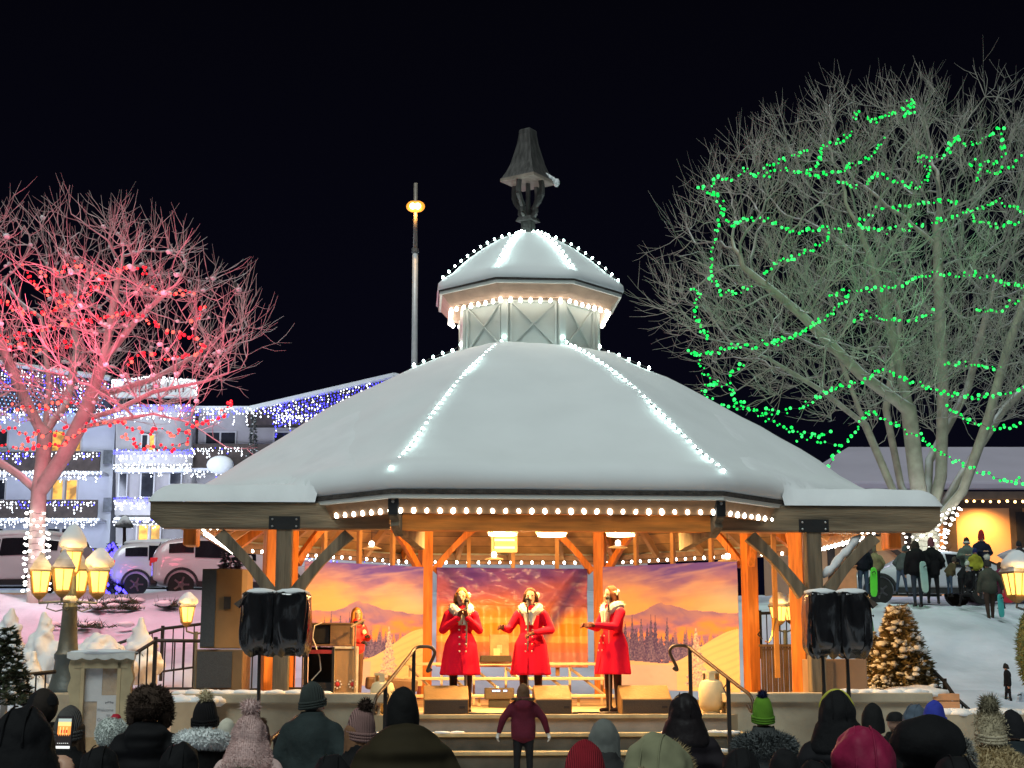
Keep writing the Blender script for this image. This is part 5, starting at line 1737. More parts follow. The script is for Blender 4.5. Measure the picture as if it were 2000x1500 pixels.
MB().lathe([(.08, h(1178)), (.10, h(1170)), (.06, h(1160)), (.05, h(1105))], 12).build('snow_sleeve', M['snow'], lp, smooth=True)
for px, py, dy in ((77, 1162, -.05), (121, 1158, -.5), (152, 1160, .45), (190, 1162, .05)):
    c = lq(px, py, dy)
    lantern(lp, c, 1.06, 0 if px < 180 else .13, 11)
    m_ = MB(); m_.tube([c + Vector((0, 0, -.05)), Vector((c.x, c.y, h(1178))), Vector((c.x * .5, c.y * .5, h(1176))), Vector((0, 0, h(1174)))], .018, 6)
    m_.tube([Vector((c.x * .7, c.y * .7, h(1177))), Vector((c.x * .75, c.y * .75, h(1188))), Vector((c.x * .45, c.y * .45, h(1194))), Vector((c.x * .2, c.y * .2, h(1190)))], .010, 5)
    m_.build('arm', M['verd'], lp)
lantern(lp, lq(138, 1122), 1.02, .22, 11)
# stone base and low wall left
o = thing('lamp_plinth', 'pale stone plinth under the five lantern post', 'plinth', base - Vector((0, 0, .9)))
MB().box((0, 0, .3), (.6, .6, 1.2)).build('block', M['concrete'], o, bevel=.03)
def twin(lb, px, py, Y, s, power, both=True, post=True):
    c = at(px, py, Y)
    o = thing('lantern_lamp', lb, 'lantern', c, 0, 'small twin lanterns around the square')
    lantern(o, (0, 0, 0), s, .10, power)
    if both:
        lantern(o, (.30 * s + .04, .35, .02), s, .10, power * .6)
    MB().tube([(.15 * s, .15, -.12), (.15 * s, .15, -2.2)], .035, 8).build('post', M['verd'], o)
    MB().tube([(0, 0, -.05), (0, .05, -.12), (.15 * s, .15, -.16), (.3 * s, .3, -.12)], .015, 6).build('arm', M['verd'], o)
twin('pair of small lanterns left of the speaker column', 364, 1218, 24, .84, 9)
twin('pair of small lanterns between the right hand posts', 1521, 1216, 25.5, .86, 9)
twin('single snow capped lantern cut by the right edge of the picture', 1987, 1168, 20, 1.06, 14, False)
o = thing('path_lamp', 'dark slim lamp post with a snowy bell head before the bay tower', 'street lamp', at(243, 1160, 46))
b = o.location
MB(b).tube([b, at(243, 1060, 46), at(243, 1030, 46)], [.09, .06, .05], 8).build('post', M['iron'], o)
MB(b).lathe([(.28, 0), (.26, .1), (.12, .3), (.03, .36)], 14, at(243, 1030, 46)).build('head', snowy('path_lamp_head', (.05, .05, .05), .3, .7), o, smooth=40)
# ---------------------------------------------------------------- conifers
def conifer(lb, px, pytop, pybot, Y, wpx, snow, cols, nlayer=9, seed=0, group=None, cat='conifer', zoff=0):
    """Layered small evergreen: needle sprays in whorls with snow lying on them."""
    a, b = at(px, pybot, Y), at(px, pytop, Y)
    H, Rr = b.z - a.z, abs(at(px + wpx / 2, pybot, Y).x - a.x)
    o = thing('conifer_tree' if cat == 'conifer' else 'shrub', lb, cat, a, 0, group)
    rr = random.Random(seed)
    MB().tube([(0, 0, -.2), (0, 0, H * .95)], [.05, .01], 6).build('trunk', M['twig'], o)
    fol, sn = MB(), MB()
    n = int(nlayer * 85)
    for i in range(n):
        v = rr.random() ** 1.25
        z = H * (.03 + .95 * v)
        rad = Rr * (1 - v) ** .85 + .03
        t = rr.uniform(0, 2 * PI)
        f = rr.uniform(.45, 1.05)
        p = Vector((math.cos(t) * rad * f, math.sin(t) * rad * f, z - .1 * f * Rr))
        d = Vector((math.cos(t), math.sin(t), rr.uniform(-.3, .3))).normalized()
        L = Rr * rr.uniform(.22, .42)
        s = d.cross(Vector((0, 0, 1))).normalized()
        for k in range(4):
            w = (s * rr.uniform(-.9, .9) + d * rr.uniform(.3, 1) + Vector((0, 0, rr.uniform(-.35, .45)))).normalized()
            q = p + w * L * .9
            c = w.cross(Vector((rr.random(), rr.random(), rr.random()))).normalized() * L * .16
            fol.add([p - c, p + c, q], [(0, 1, 2)])
        if rr.random() < snow:
            sn.ball(p + d * L * .4 + Vector((0, 0, .02)), L * rr.uniform(.22, .42), 7, 4, s=(rr.uniform(.8, 1.5), rr.uniform(.8, 1.5), .6), nz=.7, seed=i)
    fol.build('foliage', cols, o)
    if sn.v:
        tag(sn.build('snow_load', M['snow'], o, smooth=True), kind='stuff')
    return o
def snow_cone(lb, px, pytop, pybot, Y, wpx, seed, lean=0):
    """Evergreen buried in snow: a smooth lumpy cone with a few dark sprigs showing."""
    a, b = at(px, pybot, Y), at(px, pytop, Y)
    H, Rr = b.z - a.z, abs(at(px + wpx / 2, pybot, Y).x - a.x)
    o = thing('snow_covered_conifer', lb, 'conifer', a, 0, 'young conifers buried in snow on the left bank')
    rr = random.Random(seed + 50)
    m_ = MB()
    m_.lathe([(Rr * .95, -.3), (Rr * .9, 0), (Rr * .55, H * .4), (Rr * .22, H * .78), (.04, H * .97)], 16, (0, 0, 0))
    for i in range(70):
        v = rr.random() ** 1.3 * .95
        t = rr.uniform(0, 2 * PI)
        r = Rr * (1 - v) ** .85 * rr.uniform(.75, 1.12)
        q = Rr * (.34 * (1 - v) + .08) * rr.uniform(.45, 1.2)
        m_.ball((math.cos(t) * r + lean * v * v, math.sin(t) * r, H * v - .05), q, 10, 7, s=(1, 1, rr.uniform(.6, 1.3)), nz=.3, seed=i)
    me = remesh(m_, .03, 3)
    me.materials.append(M['snow'])
    part('snow_mantle', me, o)
    rr = random.Random(seed)
    f = MB()
    for i in range(10):
        v, t = rr.uniform(.05, .6), rr.uniform(-PI, 0)
        r = Rr * (1 - v) ** .85 * 1.05
        p = Vector((math.cos(t) * r + lean * v * v, math.sin(t) * r, H * v - .2 * (1 - v)))
        for k in range(14):
            w = Vector((math.cos(t) + rr.gauss(0, .6), math.sin(t) + rr.gauss(0, .6), rr.gauss(-.1, .5))).normalized() * rr.uniform(.05, .16)
            c = Vector((rr.gauss(0, 1), rr.gauss(0, 1), rr.gauss(0, 1))).normalized() * .016
            f.add([p - c, p + c, p + w], [(0, 1, 2)])
    f.build('foliage', M['needle'], o)
M['needle'] = mat('conifer_needles', (.045, .055, .025), .8, var=.5, scale=5, bump=0)
M['needlew'] = mat('warm_lit_needles', (.18, .135, .055), .8, var=.5, scale=5, bump=0)  # warm lantern light painted into a lighter needle colour
M['needleb'] = mat('bluish_needles', (.04, .05, .045), .8, var=.5, scale=5, bump=0)
snow_cone('tall snow buried conifer left of the five lantern post', 78, 1190, 1345, 23.6, 104, 1, .05)
snow_cone('low snow buried conifer behind the notice board', 185, 1232, 1300, 23.2, 130, 2, .12)
snow_cone('pointed snow buried conifer right of the notice board', 272, 1202, 1300, 24.2, 78, 3, -.02)
snow_cone('snow buried shrub at the left edge above the hedge', 15, 1182, 1330, 24.6, 110, 4)
snow_cone('small snow buried shrub at the foot of the five lantern post', 62, 1268, 1350, 21.6, 64, 7)
conifer('dark evergreen at the left picture edge speckled with snow', 8, 1222, 1375, 19.4, 100, .10, M['needle'], 12, 3)
conifer('conical evergreen loaded with snow in the right timber planter', 1762, 1180, 1362, 22.3, 128, .17, M['needlew'], 26, 8)
conifer('small snowy evergreen left of the big conical one', 1703, 1232, 1320, 22.6, 62, .38, M['needlew'], 8, 12)
conifer('low snowy evergreen at the left end of the timber planter', 1722, 1318, 1364, 21.9, 66, .34, M['needlew'], 7, 14)
conifer('slim dark evergreen in front of the hotel right wing', 490, 808, 1000, 78, 34, .05, M['needleb'], 8, 15)
conifer('dark evergreen behind the left side of the bandstand', 448, 1048, 1180, 38, 70, .1, M['needleb'], 8, 16)
# a conifer strung with blue lights
bt = conifer('small conifer wrapped in blue lights beside the slim lamp post', 214, 1058, 1168, 45, 62, .0, M['needleb'], 9, 17)
BLB = MB().octa((0, 0, 0), .055).mesh('bulb', glow('deep_blue_led', (.07, .05, 1), 5, False))
for i in range(95):
    v = R.random() ** 1.2
    H = at(214, 1058, 45).z - bt.location.z
    t = R.uniform(-PI, 0)
    r = .52 * (1 - v) ** .85 + .05
    part('bulb', BLB, bt, (math.cos(t) * r, math.sin(t) * r, H * (.04 + .94 * v)), scale=R.uniform(.7, 1.3))
lamp('blue_glow', 'POINT', at(214, 1120, 43.6), 25, (.2, .15, 1), shadow_soft_size=.3)
# bank brush poking out of the snow
for i, (px, py, w) in enumerate(((172, 1188, 46), (205, 1196, 40), (240, 1186, 24), (165, 1232, 50), (250, 1198, 14), (330, 1192, 20))):
    Y = 24.0
    while Y < 37.5 and at(px, py, Y).z > gh(at(px, py, Y).x, Y):
        Y += .1
    c = at(px, py, Y)
    c.z = gh(c.x, Y) + .03
    o = thing('bank_shrub', ('low dark shrub poking out of the snow bank under the lanterns', 'flattened shrub right of the lantern post on the bank', 'small sprig of shrub higher on the bank', 'wide dark shrub lower on the bank behind the lantern post', 'tiny sprig just below the white hatchback', 'sparse sprigs in the bank below the parked cars')[i], 'shrub', c, 0, 'shrubs poking out of the snow bank')
    m_ = MB()
    for k in range(220):
        t, r = R.uniform(0, 2 * PI), abs(R.gauss(0, .5)) * w / 95
        p = Vector((math.cos(t) * r * 1.5, math.sin(t) * r, .04))
        d = Vector((R.gauss(0, 1), R.gauss(0, 1), abs(R.gauss(.5, .4)))).normalized() * R.uniform(.1, .3)
        s = Vector((R.gauss(0, 1), R.gauss(0, 1), R.gauss(0, 1))).normalized() * .02
        m_.add([p - s, p + s, p + d], [(0, 1, 2)])
    m_.build('foliage', M['needle'], o)
    m_ = MB()
    for k in range(7):
        m_.ball((R.gauss(0, .3) * w / 45, .15 + R.gauss(0, .2), .10), R.uniform(.06, .15), 8, 5, s=(1.4, 1, .5), nz=.4, seed=k + i * 9)
    m_.build('snow_load', M['snow'], o, smooth=True)
# clipped olive shrub at the right edge
c = at(2032, 1345, 21.5)
o = thing('shrub', 'olive green rounded shrub cut by the right picture edge', 'shrub', c)
m_ = MB(); m_.ball((0, 0, .5), .5, 20, 14, s=(.55, .55, 1.25), nz=.12, seed=3)
for i in range(1500):
    t, z = R.uniform(0, 2 * PI), R.uniform(-1, 1)
    q = math.sqrt(1 - z * z)
    n_ = Vector((q * math.cos(t), q * math.sin(t), z))
    p = Vector((n_.x * .275, n_.y * .275, .5 + n_.z * .62))
    s = n_.orthogonal().normalized() * .012
    m_.add([p - s, p + s, p + (n_ + Vector((R.gauss(0, .4), R.gauss(0, .4), R.gauss(0, .4)))) * .05], [(0, 1, 2)])
m_.build('foliage', mat('olive_leaves', (.12, .14, .05), .8, var=.4, scale=20), o)
MB().tube([(0, 0, -.75), (0, 0, .3)], .05, 6).build('trunk', M['twig'], o)
# ---------------------------------------------------------------- iron railings and fences
def railing(lb, pts, drop, gap, name='railing', mid=True, m=None, grp='dark iron railings', foot=None):
    """pts: world points of the top rail; pickets hang drop metres down."""
    o = thing(name, lb, 'railing', pts[0], 0, grp)
    L = [p - pts[0] for p in pts]
    m = m or M['iron']
    MB().tube(L, .028, 6).build('top_rail', m, o)
    MB().tube([p - Vector((0, 0, drop)) for p in L], .02, 6).build('bottom_rail', m, o)
    cnt = 0
    for a, b in zip(L, L[1:]):
        n = max(1, int((b - a).length / gap))
        for i in range(n):
            p = a.lerp(b, i / n)
            if i == 0:
                MB().box((p.x, p.y, p.z - drop / 2 - .05), (.05, .05, drop + .2)).build('post', m, o)
            else:
                MB().box((p.x, p.y, p.z - drop / 2), (.018, .018, drop)).build('picket', m, o)
    return o
railing('iron railing sloping up in front of the speaker column', [at(258, 1280, 21.2), at(304, 1251, 21.4), at(398, 1252, 21.6)], .66, .13)
railing('iron railing rising behind the pointed snow buried conifer', [at(214, 1262, 24.8), at(318, 1228, 25.2), at(400, 1218, 25.6)], .7, .16)
railing('iron railing along the left terrace behind the hedge', [at(-30, 1342, 19.9), at(52, 1318, 20), at(108, 1312, 20.3)], .5, .13)
railing('iron railing between subwoofer and orange post', [at(478, 1240, 22.6), at(560, 1238, 22.8), at(640, 1240, 23.2)], .8, .12)
railing('curved iron stair rail on the right descending past the planter', [at(1788, 1296, 22.4), at(1818, 1305, 22.2), at(1845, 1332, 21.9), at(1866, 1362, 21.6), at(1892, 1385, 21.4)], .34, .14)
railing('iron railing behind the lanterns between the right hand posts', [at(1484, 1198, 26.2), at(1548, 1196, 26.4)], .62, .11)
o = thing('picket_screen', 'brown slatted screen between the two right hand orange posts', 'screen', at(1518, 1352, 25))
q = at(1518, 1262, 25) - o.location
for i in range(11):
    MB().box((-.23 + .046 * i, .01 * (i % 2), q.z / 2), (.038, .025, q.z), rz=.05 * (i % 3)).build('slat', mat('slat_brown', (.13, .085, .055), .8, var=.35, scale=4), o)
MB().box((0, -.03, q.z + .01), (.56, .08, .04)).build('cap', snowy('screen_cap', (.16, .11, .07), .2, .5), o)
o = thing('brass_instrument', 'small brass coloured horn hanging beside the right hand post', 'horn', at(1502, 1255, 23))
MB().tube([(-.06, 0, .02), (.0, 0, .0), (.05, 0, .1), (.075, 0, .25), (.09, -.02, .36)], [.012, .012, .016, .024, .045], 8).build('tube', mat('brass', (.7, .42, .1), .3, metal=.8), o, smooth=40)
MB().tube([(-.10, 0, .05), (-.16, .02, .12), (-.10, .04, .2)], .014, 6).build('bracket', M['iron'], o)
# planter and walls right
a, b = at(1748, 1400, 21.0), at(1872, 1354, 21.0)
o = thing('timber_planter', 'orange lit timber planter under the conical evergreen', 'planter', (a.x, 21.0, a.z))
w, hh = b.x - a.x, b.z - a.z
for i in range(3):
    MB().box((w / 2, .6, hh * (i + .5) / 3), (w, 1.3, hh / 3 - .012)).build('board', mat('planter_board', (.50, .26, .13), .75, var=.2, scale=3), o, bevel=.008)
m_ = MB(); m_.ball((w / 2, .5, hh), 1, 20, 8, s=(w * .48, .6, .10), nz=.25, seed=2); m_.build('snow_top', M['snow'], o, smooth=True)
a, b = at(1590, 1500, 20.6), at(2120, 1396, 20.6)
o = thing('retaining_wall', 'pale concrete retaining wall at the foot of the sledding slope', 'wall', (a.x, 20.6, 0))
MB().box(((b.x - a.x) / 2, .2, b.z / 2), (b.x - a.x, .4, b.z)).build('wall', M['concrete'], o)
m_ = MB()
for i in range(50):
    m_.ball(((b.x - a.x) * i / 49, .2 + R.uniform(-.05, .05), b.z + .01), R.uniform(.12, .2), 8, 5, s=(1, 1, .4), nz=.4, seed=i)
m_.build('wall_snow', M['snow'], o, smooth=True)
a, b = at(330, 1500, 18.6), at(412, 1372, 18.6)
o = thing('garden_wall', 'low tan wall with a snowy top behind the furry hat', 'wall', (a.x, 18.6, 0))
MB().box(((b.x - a.x) / 2, .3, b.z / 2), (b.x - a.x, .6, b.z)).build('wall', mat('tan_wall', (.46, .33, .20), .8, var=.15, scale=3), o)
m_ = MB()
for i in range(14):
    m_.ball(((b.x - a.x) * i / 13, R.uniform(.1, .4), b.z + .01), R.uniform(.08, .16), 8, 5, s=(1.2, 1, .5), nz=.5, seed=i)
m_.build('wall_snow', M['snow'], o, smooth=True)
# kerb of stone along the upper street
m_ = MB(Vector((-12, 37.2, gh(-12, 37.2))))
m_.box((-13.2, 37.4, gh(-13, 37.4) - .10), (3.0, .35, .24)); m_.build('kerb', M['concrete'])
tag(bpy.data.objects['kerb'], kind='structure')
# stone walls and posters on sticks behind (seen right of the right post)
o = thing('orange_notice', 'orange notice sheet hanging beside the right post', 'notice', at(1719, 1062, 27))
MB().box((0, 0, 0), (.15, .012, .26)).build('sheet', mat('orange_sheet', (.85, .38, .12), .7, var=.06), o)
MB().tube([(0, .02, .13), (0, .02, .35)], .004, 4).build('string', M['cable'], o)
o = thing('cardboard_box', 'orange cardboard box standing on the bank behind the right brace', 'box', at(1654, 1150, 36.5))
MB().box((0, 0, .26), (.42, .4, .56)).build('body', mat('orange_card', (.62, .28, .12), .8, var=.1), o, bevel=.02)
MB().box((0, -.02, .55), (.44, .42, .03), rx=.05).build('flap', mat('orange_card2', (.5, .22, .1), .8), o)
# ---------------------------------------------------------------- notice board
NY = 15.5
a, b = at(140, 1278, NY), at(262, 1278, NY)
w = b.x - a.x
nb = thing('notice_board', 'carved cream notice board with cork, papers and a snowy scalloped top', 'notice board', (a.x + w / 2, NY, 0), .05)
zt, zb = a.z, .35
for x, nm in ((-w / 2 + .06, 0), (w / 2 - .06, 1)):
    P = []
    for j in range(41):
        z = lerp(zb, zt, j / 40)
        P.append((-.055 + (.014 * math.sin(j * 1.15) if nm == 0 else 0), z))
    for j in range(40, -1, -1):
        z = lerp(zb, zt, j / 40)
        P.append((.055 + (.014 * math.sin(j * 1.15) if nm == 1 else 0), z))
    MB().prism(P, .10, Matrix.Translation((x, 0, 0))).build('side_frame', mat('cream_carved_wood', (.42, .33, .19), .6, var=.25, scale=4), nb)
    MB().box((x + (.075 if nm == 0 else -.075), -.02, (zb + zt) / 2 - .03), (.035, .07, zt - zb - .1)).build('inner_frame', mat('frame_gold', (.48, .36, .20), .6, var=.2, scale=4), nb)
MB().box((0, 0, zb + .06), (w, .1, .12)).build('sill', mat('frame_cream', (.42, .33, .19), .6), nb)
MB().box((0, -.01, zt - .09), (w - .1, .09, .1)).build('head_frame', mat('frame_cream2', (.42, .33, .19), .6), nb)
P = [(-w / 2 - .02, zt + .02)]
for j in range(33):
    t = j / 32
    P.append((lerp(-w / 2 - .02, w / 2 + .02, t), zt - .035 - .022 * abs(math.sin(t * PI * 4.5))))
P.append((w / 2 + .02, zt + .02))
MB().prism(P[::-1], .05, Matrix.Translation((0, -.07, 0))).build('scalloped_valance', mat('pale_valance', (.6, .58, .54), .6), nb)
m_ = MB(); m_.ball((0, 0, zt + .02), 1, 24, 8, s=(w * .52, .12, .035), nz=.2, seed=5); m_.build('snow_top', M['snow'], nb, smooth=True)
MB().box((0, .03, (zb + zt) / 2), (w - .2, .02, zt - zb - .15)).build('cork', mat('cork', (.45, .29, .15), .85, var=.12, scale=20), nb)
paper = mat('paper', (.60, .57, .55), .7, var=.05, scale=4)
def npx(px, py):
    p = at(px, py, NY)
    return p.x - (a.x + w / 2), p.z
for x0, y0, x1, y1 in ((166, 1305, 197, 1370), (190, 1358, 234, 1440)):
    l, t_ = npx(x0, y0); r_, bt_ = npx(x1, y1)
    po = MB().box(((l + r_) / 2, .015 - (.004 if x0 > 180 else 0), (t_ + bt_) / 2), (r_ - l, .004, t_ - bt_)).build('paper', paper, nb)
    if x0 > 180:
        ink = mat('grey_ink', (.16, .15, .15), .8)
        x, z = npx(213, 1371)
        em = MB()
        for k in range(7):
            em.box((x + (k - 3) * .012, .0075, z - abs(k - 3) * .003), (.012, .002, .010 if k % 2 else .018))
        em.build('emblem', ink, po)
        for s_, yy, xx in (('Welcome', 1387, 205), ('to', 1397, 211), ('Concert', 1406, 203)):
            x, z = npx(xx, yy)
            text(s_, .042, 'lettering', ink, po, (x, .006, z), extrude=.0005)
# clear plastic over the board, creased, catching the lights
pm = bpy.data.materials.new('clear_film')
pm.use_nodes = True
b_ = pm.node_tree.nodes['Principled BSDF']
b_.inputs['Base Color'].default_value = (.9, .9, .9, 1)
b_.inputs['Alpha'].default_value = .14
b_.inputs['Roughness'].default_value = .06
P, F = [], []
l, t_ = npx(160, 1300); r_, bt_ = npx(242, 1440)
for j in range(31):
    for i in range(25):
        u, v = i / 24, j / 30
        P.append((lerp(l, r_, u), -.012 + .02 * mnoise.noise(Vector((u * 6, v * 8, 3))) + .012 * math.sin((u + v) * 22) * sm(.5, 1, v), lerp(bt_, t_, v)))
for j in range(30):
    for i in range(24):
        F.append((j * 25 + i, j * 25 + i + 1, (j + 1) * 25 + i + 1, (j + 1) * 25 + i))
MB().add(P, F).build('plastic_film', pm, nb, smooth=True)
for s in (-1, 1):
    MB().box((s * (w / 2 - .06), 0, .15), (.1, .1, .5)).build('leg', M['grey'], nb)
# ---------------------------------------------------------------- cars on the upper street
M['tyre'] = mat('tyre_rubber', (.012, .012, .012), .85, var=.2, scale=10)
M['rim'] = mat('dark_alloy', (.14, .13, .14), .35, metal=.7, var=.2)
M['carglass'] = mat('car_glass', (.014, .014, .018), .08, var=.2, scale=2, bump=0, spec=.8)
M['plastic'] = mat('black_plastic', (.018, .018, .02), .6, var=.2)
def car(lb, loc, rz, paint, length, style, snow=.5, tail=True):
    """Body lofted through stations along its length: (x, belt half width, roof half width, z belt, z roof)."""
    o = thing('parked_car', lb, 'car', loc, rz)
    L = length / 2
    if style == 'suv':
        st = [(-1, .70, .62, .95, 1.02), (-.97, .84, .70, 1.0, 1.25), (-.86, .90, .72, 1.02, 1.56), (-.6, .91, .73, 1.02, 1.64), (-.2, .91, .73, 1.0, 1.66), (.12, .91, .71, .98, 1.58), (.38, .90, .70, .96, 1.12), (.62, .90, .72, .94, .98), (.9, .84, .70, .86, .90), (1, .70, .6, .66, .70)]
    else:
        st = [(-1, .66, .58, .80, .86), (-.95, .80, .66, .88, 1.02), (-.72, .87, .66, .93, 1.18), (-.5, .88, .64, .93, 1.42), (-.1, .88, .63, .92, 1.47), (.15, .88, .63, .90, 1.36), (.42, .88, .66, .88, 1.0), (.65, .87, .70, .85, .92), (.92, .80, .68, .76, .80), (1, .66, .58, .6, .64)]
    def zb(x):
        return .30 + .10 * max(0, abs(x) - .85) / .15
    P, F = [], []
    nseg = 12
    for x, wb, wr, b_z, r_z in st:
        q = zb(x)
        ring = [(-wb * .93, q), (-wb, q + .15), (-wb * 1.0, (q + b_z) / 2), (-wb * .98, b_z), (-wr, lerp(b_z, r_z, .88)), (-wr * .8, r_z), (wr * .8, r_z), (wr, lerp(b_z, r_z, .88)), (wb * .98, b_z), (wb, (q + b_z) / 2), (wb, q + .15), (wb * .93, q)]
        P += [(x * L, y, z) for y, z in ring]
    for i in range(len(st) - 1):
        for k in range(nseg):
            F.append((i * nseg + k, i * nseg + (k + 1) % nseg, (i + 1) * nseg + (k + 1) % nseg, (i + 1) * nseg + k))
    F += [tuple(range(nseg - 1, -1, -1)), tuple((len(st) - 1) * nseg + k for k in range(nseg))]
    bo = MB().add(P, F).build('body', paint, o, smooth=True)
    s = bo.modifiers.new('subdiv', 'SUBSURF'); s.levels = s.render_levels = 2
    def yz(x, f, side):
        for (x0, b0, r0, z0, t0), (x1, b1, r1, z1, t1) in zip(st, st[1:]):
            if x0 <= x <= x1:
                t = (x - x0) / (x1 - x0)
                wb, wr, bz, rz_ = lerp(b0, b1, t), lerp(r0, r1, t), lerp(z0, z1, t), lerp(t0, t1, t)
                return side * (lerp(wb * .98, wr, f / .88) * .985), lerp(bz, rz_, f)
    for side in (-1, 1):
        rng = [(-.80, -.50, .26, .70), (-.485, -.12, .08, .78), (-.10, .26, .08, .76)] if style == 'suv' else [(-.62, -.22, .1, .76), (-.19, .22, .1, .72)]
        for xa, xb, f0, f1 in rng:
            P = []
            for j in range(7):
                x = lerp(xa, xb, j / 6)
                g1 = f1 if x < .12 else max(f0 + .05, f1 * (1 - 1.3 * (x - .12)))
                for f in (f0, g1):
                    y, z = yz(x, f, side)
                    P.append((x * L, y + side * .022, z))
            F = [(2 * j, 2 * j + 2, 2 * j + 3, 2 * j + 1) for j in range(6)]
            wo = MB().add(P, F).build('side_window', M['carglass'], o)
            sd = wo.modifiers.new('thick', 'SOLIDIFY'); sd.thickness = .012
        for x in (-.64, .64):
            wh = thing('wheel', None, None, (x * L, side * .80, .34)); wh.parent = o
            MB().tube([(0, -.11, 0), (0, -.10, 0), (0, .10, 0), (0, .11, 0)], [.30, .34, .34, .30], 24).build('tyre', M['tyre'], wh, smooth=40)
            rm_ = MB()
            rm_.tube([(0, side * .08, 0), (0, side * .118, 0)], [.20, .05], 16)
            for k in range(5):
                rm_.beam((0, side * .105, 0), (.21 * math.cos(k * 1.256), side * .105, .21 * math.sin(k * 1.256)), .05, .03, up=(0, 1, 0))
            rm_.build('rim', M['rim'], wh)
            ar = MB()
            prev = None
            for k in range(13):
                a_ = PI * k / 12
                p = Vector((x * L + .42 * math.cos(a_), side * .90, .34 + .42 * math.sin(a_)))
                if prev is not None:
                    ar.beam(prev, p, .07, .10, up=(0, 1, 0))
                prev = p
            ar.build('wheel_arch', M['plastic'], o)
        MB().box((0, side * .90, .36), (L * .9, .05, .14)).build('sill', M['plastic'], o)
        tl = MB(); tl.box((-.955 * L, side * .68, .98 if style == 'suv' else .86), (.22, .22, .13), rz=side * .5)
        tl.build('tail_lamp', glow('tail_lamp_red', (1, .05, .06), .9 if tail else .25), o, bevel=.02)
        hlp = MB(); hlp.box((.93 * L, side * .60, .76), (.2, .26, .13), rz=-side * .4); hlp.build('headlamp', M['carglass'], o, bevel=.02)
        mr_ = MB(); mr_.ball((.18 * L, side * 1.0, 1.05), .12, 10, 6, s=(.6, .9, .7)); mr_.build('wing_mirror', paint, o, smooth=True)
    # rear window, bumper
    x0, x1 = (-.965, -.88) if style == 'suv' else (-.92, -.62)
    zz = (1.10, 1.48) if style == 'suv' else (1.06, 1.34)
    P = [(x0 * L - .03, -.55, zz[0]), (x0 * L - .03, .55, zz[0]), (x1 * L - .03, .5, zz[1]), (x1 * L - .03, -.5, zz[1])]
    wo = MB().add(P, [(0, 1, 2, 3)]).build('rear_window', M['carglass'], o)
    sd = wo.modifiers.new('thick', 'SOLIDIFY'); sd.thickness = .012
    MB().box((-.97 * L, 0, .45), (.2, 1.5, .22)).build('bumper', M['plastic'], o, bevel=.04)
    if snow:
        m_ = MB()
        m_.ball((-.2 * L, 0, 1.62 if style == 'suv' else 1.44), 1, 20, 8, s=(L * .62, .66, .10 + snow * .12), nz=.12, seed=int(length * 10))
        m_.build('roof_snow', M['snow'], o, smooth=True)
        if snow > .6:
            m_ = MB(); m_.ball((.66 * L, 0, .95), 1, 16, 8, s=(L * .3, .72, .12), nz=.12, seed=4); m_.build('bonnet_snow', M['snow'], o, smooth=True)
    return o
def cz(px, Y):
    p = at(px, 1200, Y)
    return Vector((p.x, Y, gh(p.x, Y)))
white = mat('white_car_paint', (.62, .60, .61), .25, var=.03, scale=2, bump=0, coat=.5)
silver = mat('silver_car_paint', (.52, .52, .58), .3, var=.05, scale=2, bump=0, coat=.5)
def carat(px, py, Y):
    p = at(px, py, Y)
    return p
def placed(lb, px, py, Y, rz, paint, ln, st, snow, tail=True):
    p = at(px, py, Y)
    p.z = gh(p.x, p.y) - .02
    return car(lb, p, rz, paint, ln, st, snow, tail)
placed('white hatchback with a lit red tail lamp and snow on its roof', 352, 1176, 46, math.radians(17), white, 4.3, 'suv', .35)
placed('white hatchback half hidden behind the speaker column', 452, 1176, 41, math.radians(14), mat('white_car_paint_two', (.64, .62, .63), .25, var=.03, scale=2, bump=0, coat=.5), 4.3, 'suv', 0, False)
placed('long white car at the left edge with snow along its sill', 4, 1176, 40, math.radians(172), mat('pearl_car_paint', (.6, .58, .60), .25, var=.03, scale=2, bump=0, coat=.5), 4.6, 'suv', .5, False)
placed('silver saloon behind the sledders near the wrapped tree foot', 1796, 1168, 40.5, math.radians(187), silver, 4.4, 'saloon', 0, False)
placed('snow heaped car at the right picture edge', 2010, 1128, 46, math.radians(178), mat('lilac_car_paint', (.4, .38, .45), .3, var=.05, scale=2, bump=0), 4.4, 'saloon', 1.2, False)
# ---------------------------------------------------------------- people: one continuous body each, clothes, hats and hair as parts
def cap(mb, p0, r0, p1, r1, n=12, flat=1):
    """Capsule between two joints, tapering."""
    p0, p1 = Vector(p0), Vector(p1)
    d = p1 - p0
    pts, rr = [], []
    u = d.normalized()
    for k in range(5):
        a = PI / 2 * k / 4
        pts.append(p0 - u * r0 * math.cos(a)); rr.append(max(.002, r0 * math.sin(a)))
    for k in range(1, 5):
        a = PI / 2 * k / 4
        pts.append(p1 + u * r1 * math.sin(a)); rr.append(max(.002, r1 * math.cos(a)))
    if flat == 1:
        return mb.tube(pts, rr, n)
    k0 = len(mb.v)
    mb.tube(pts, rr, n)
    c = p0
    for i in range(k0, len(mb.v)):
        x, y, z = mb.v[i]
        ax = p0 + u * (Vector((x, y, z)) - p0).dot(u)
        mb.v[i] = (x, ax.y + (y - ax.y) * flat, z)
    return mb
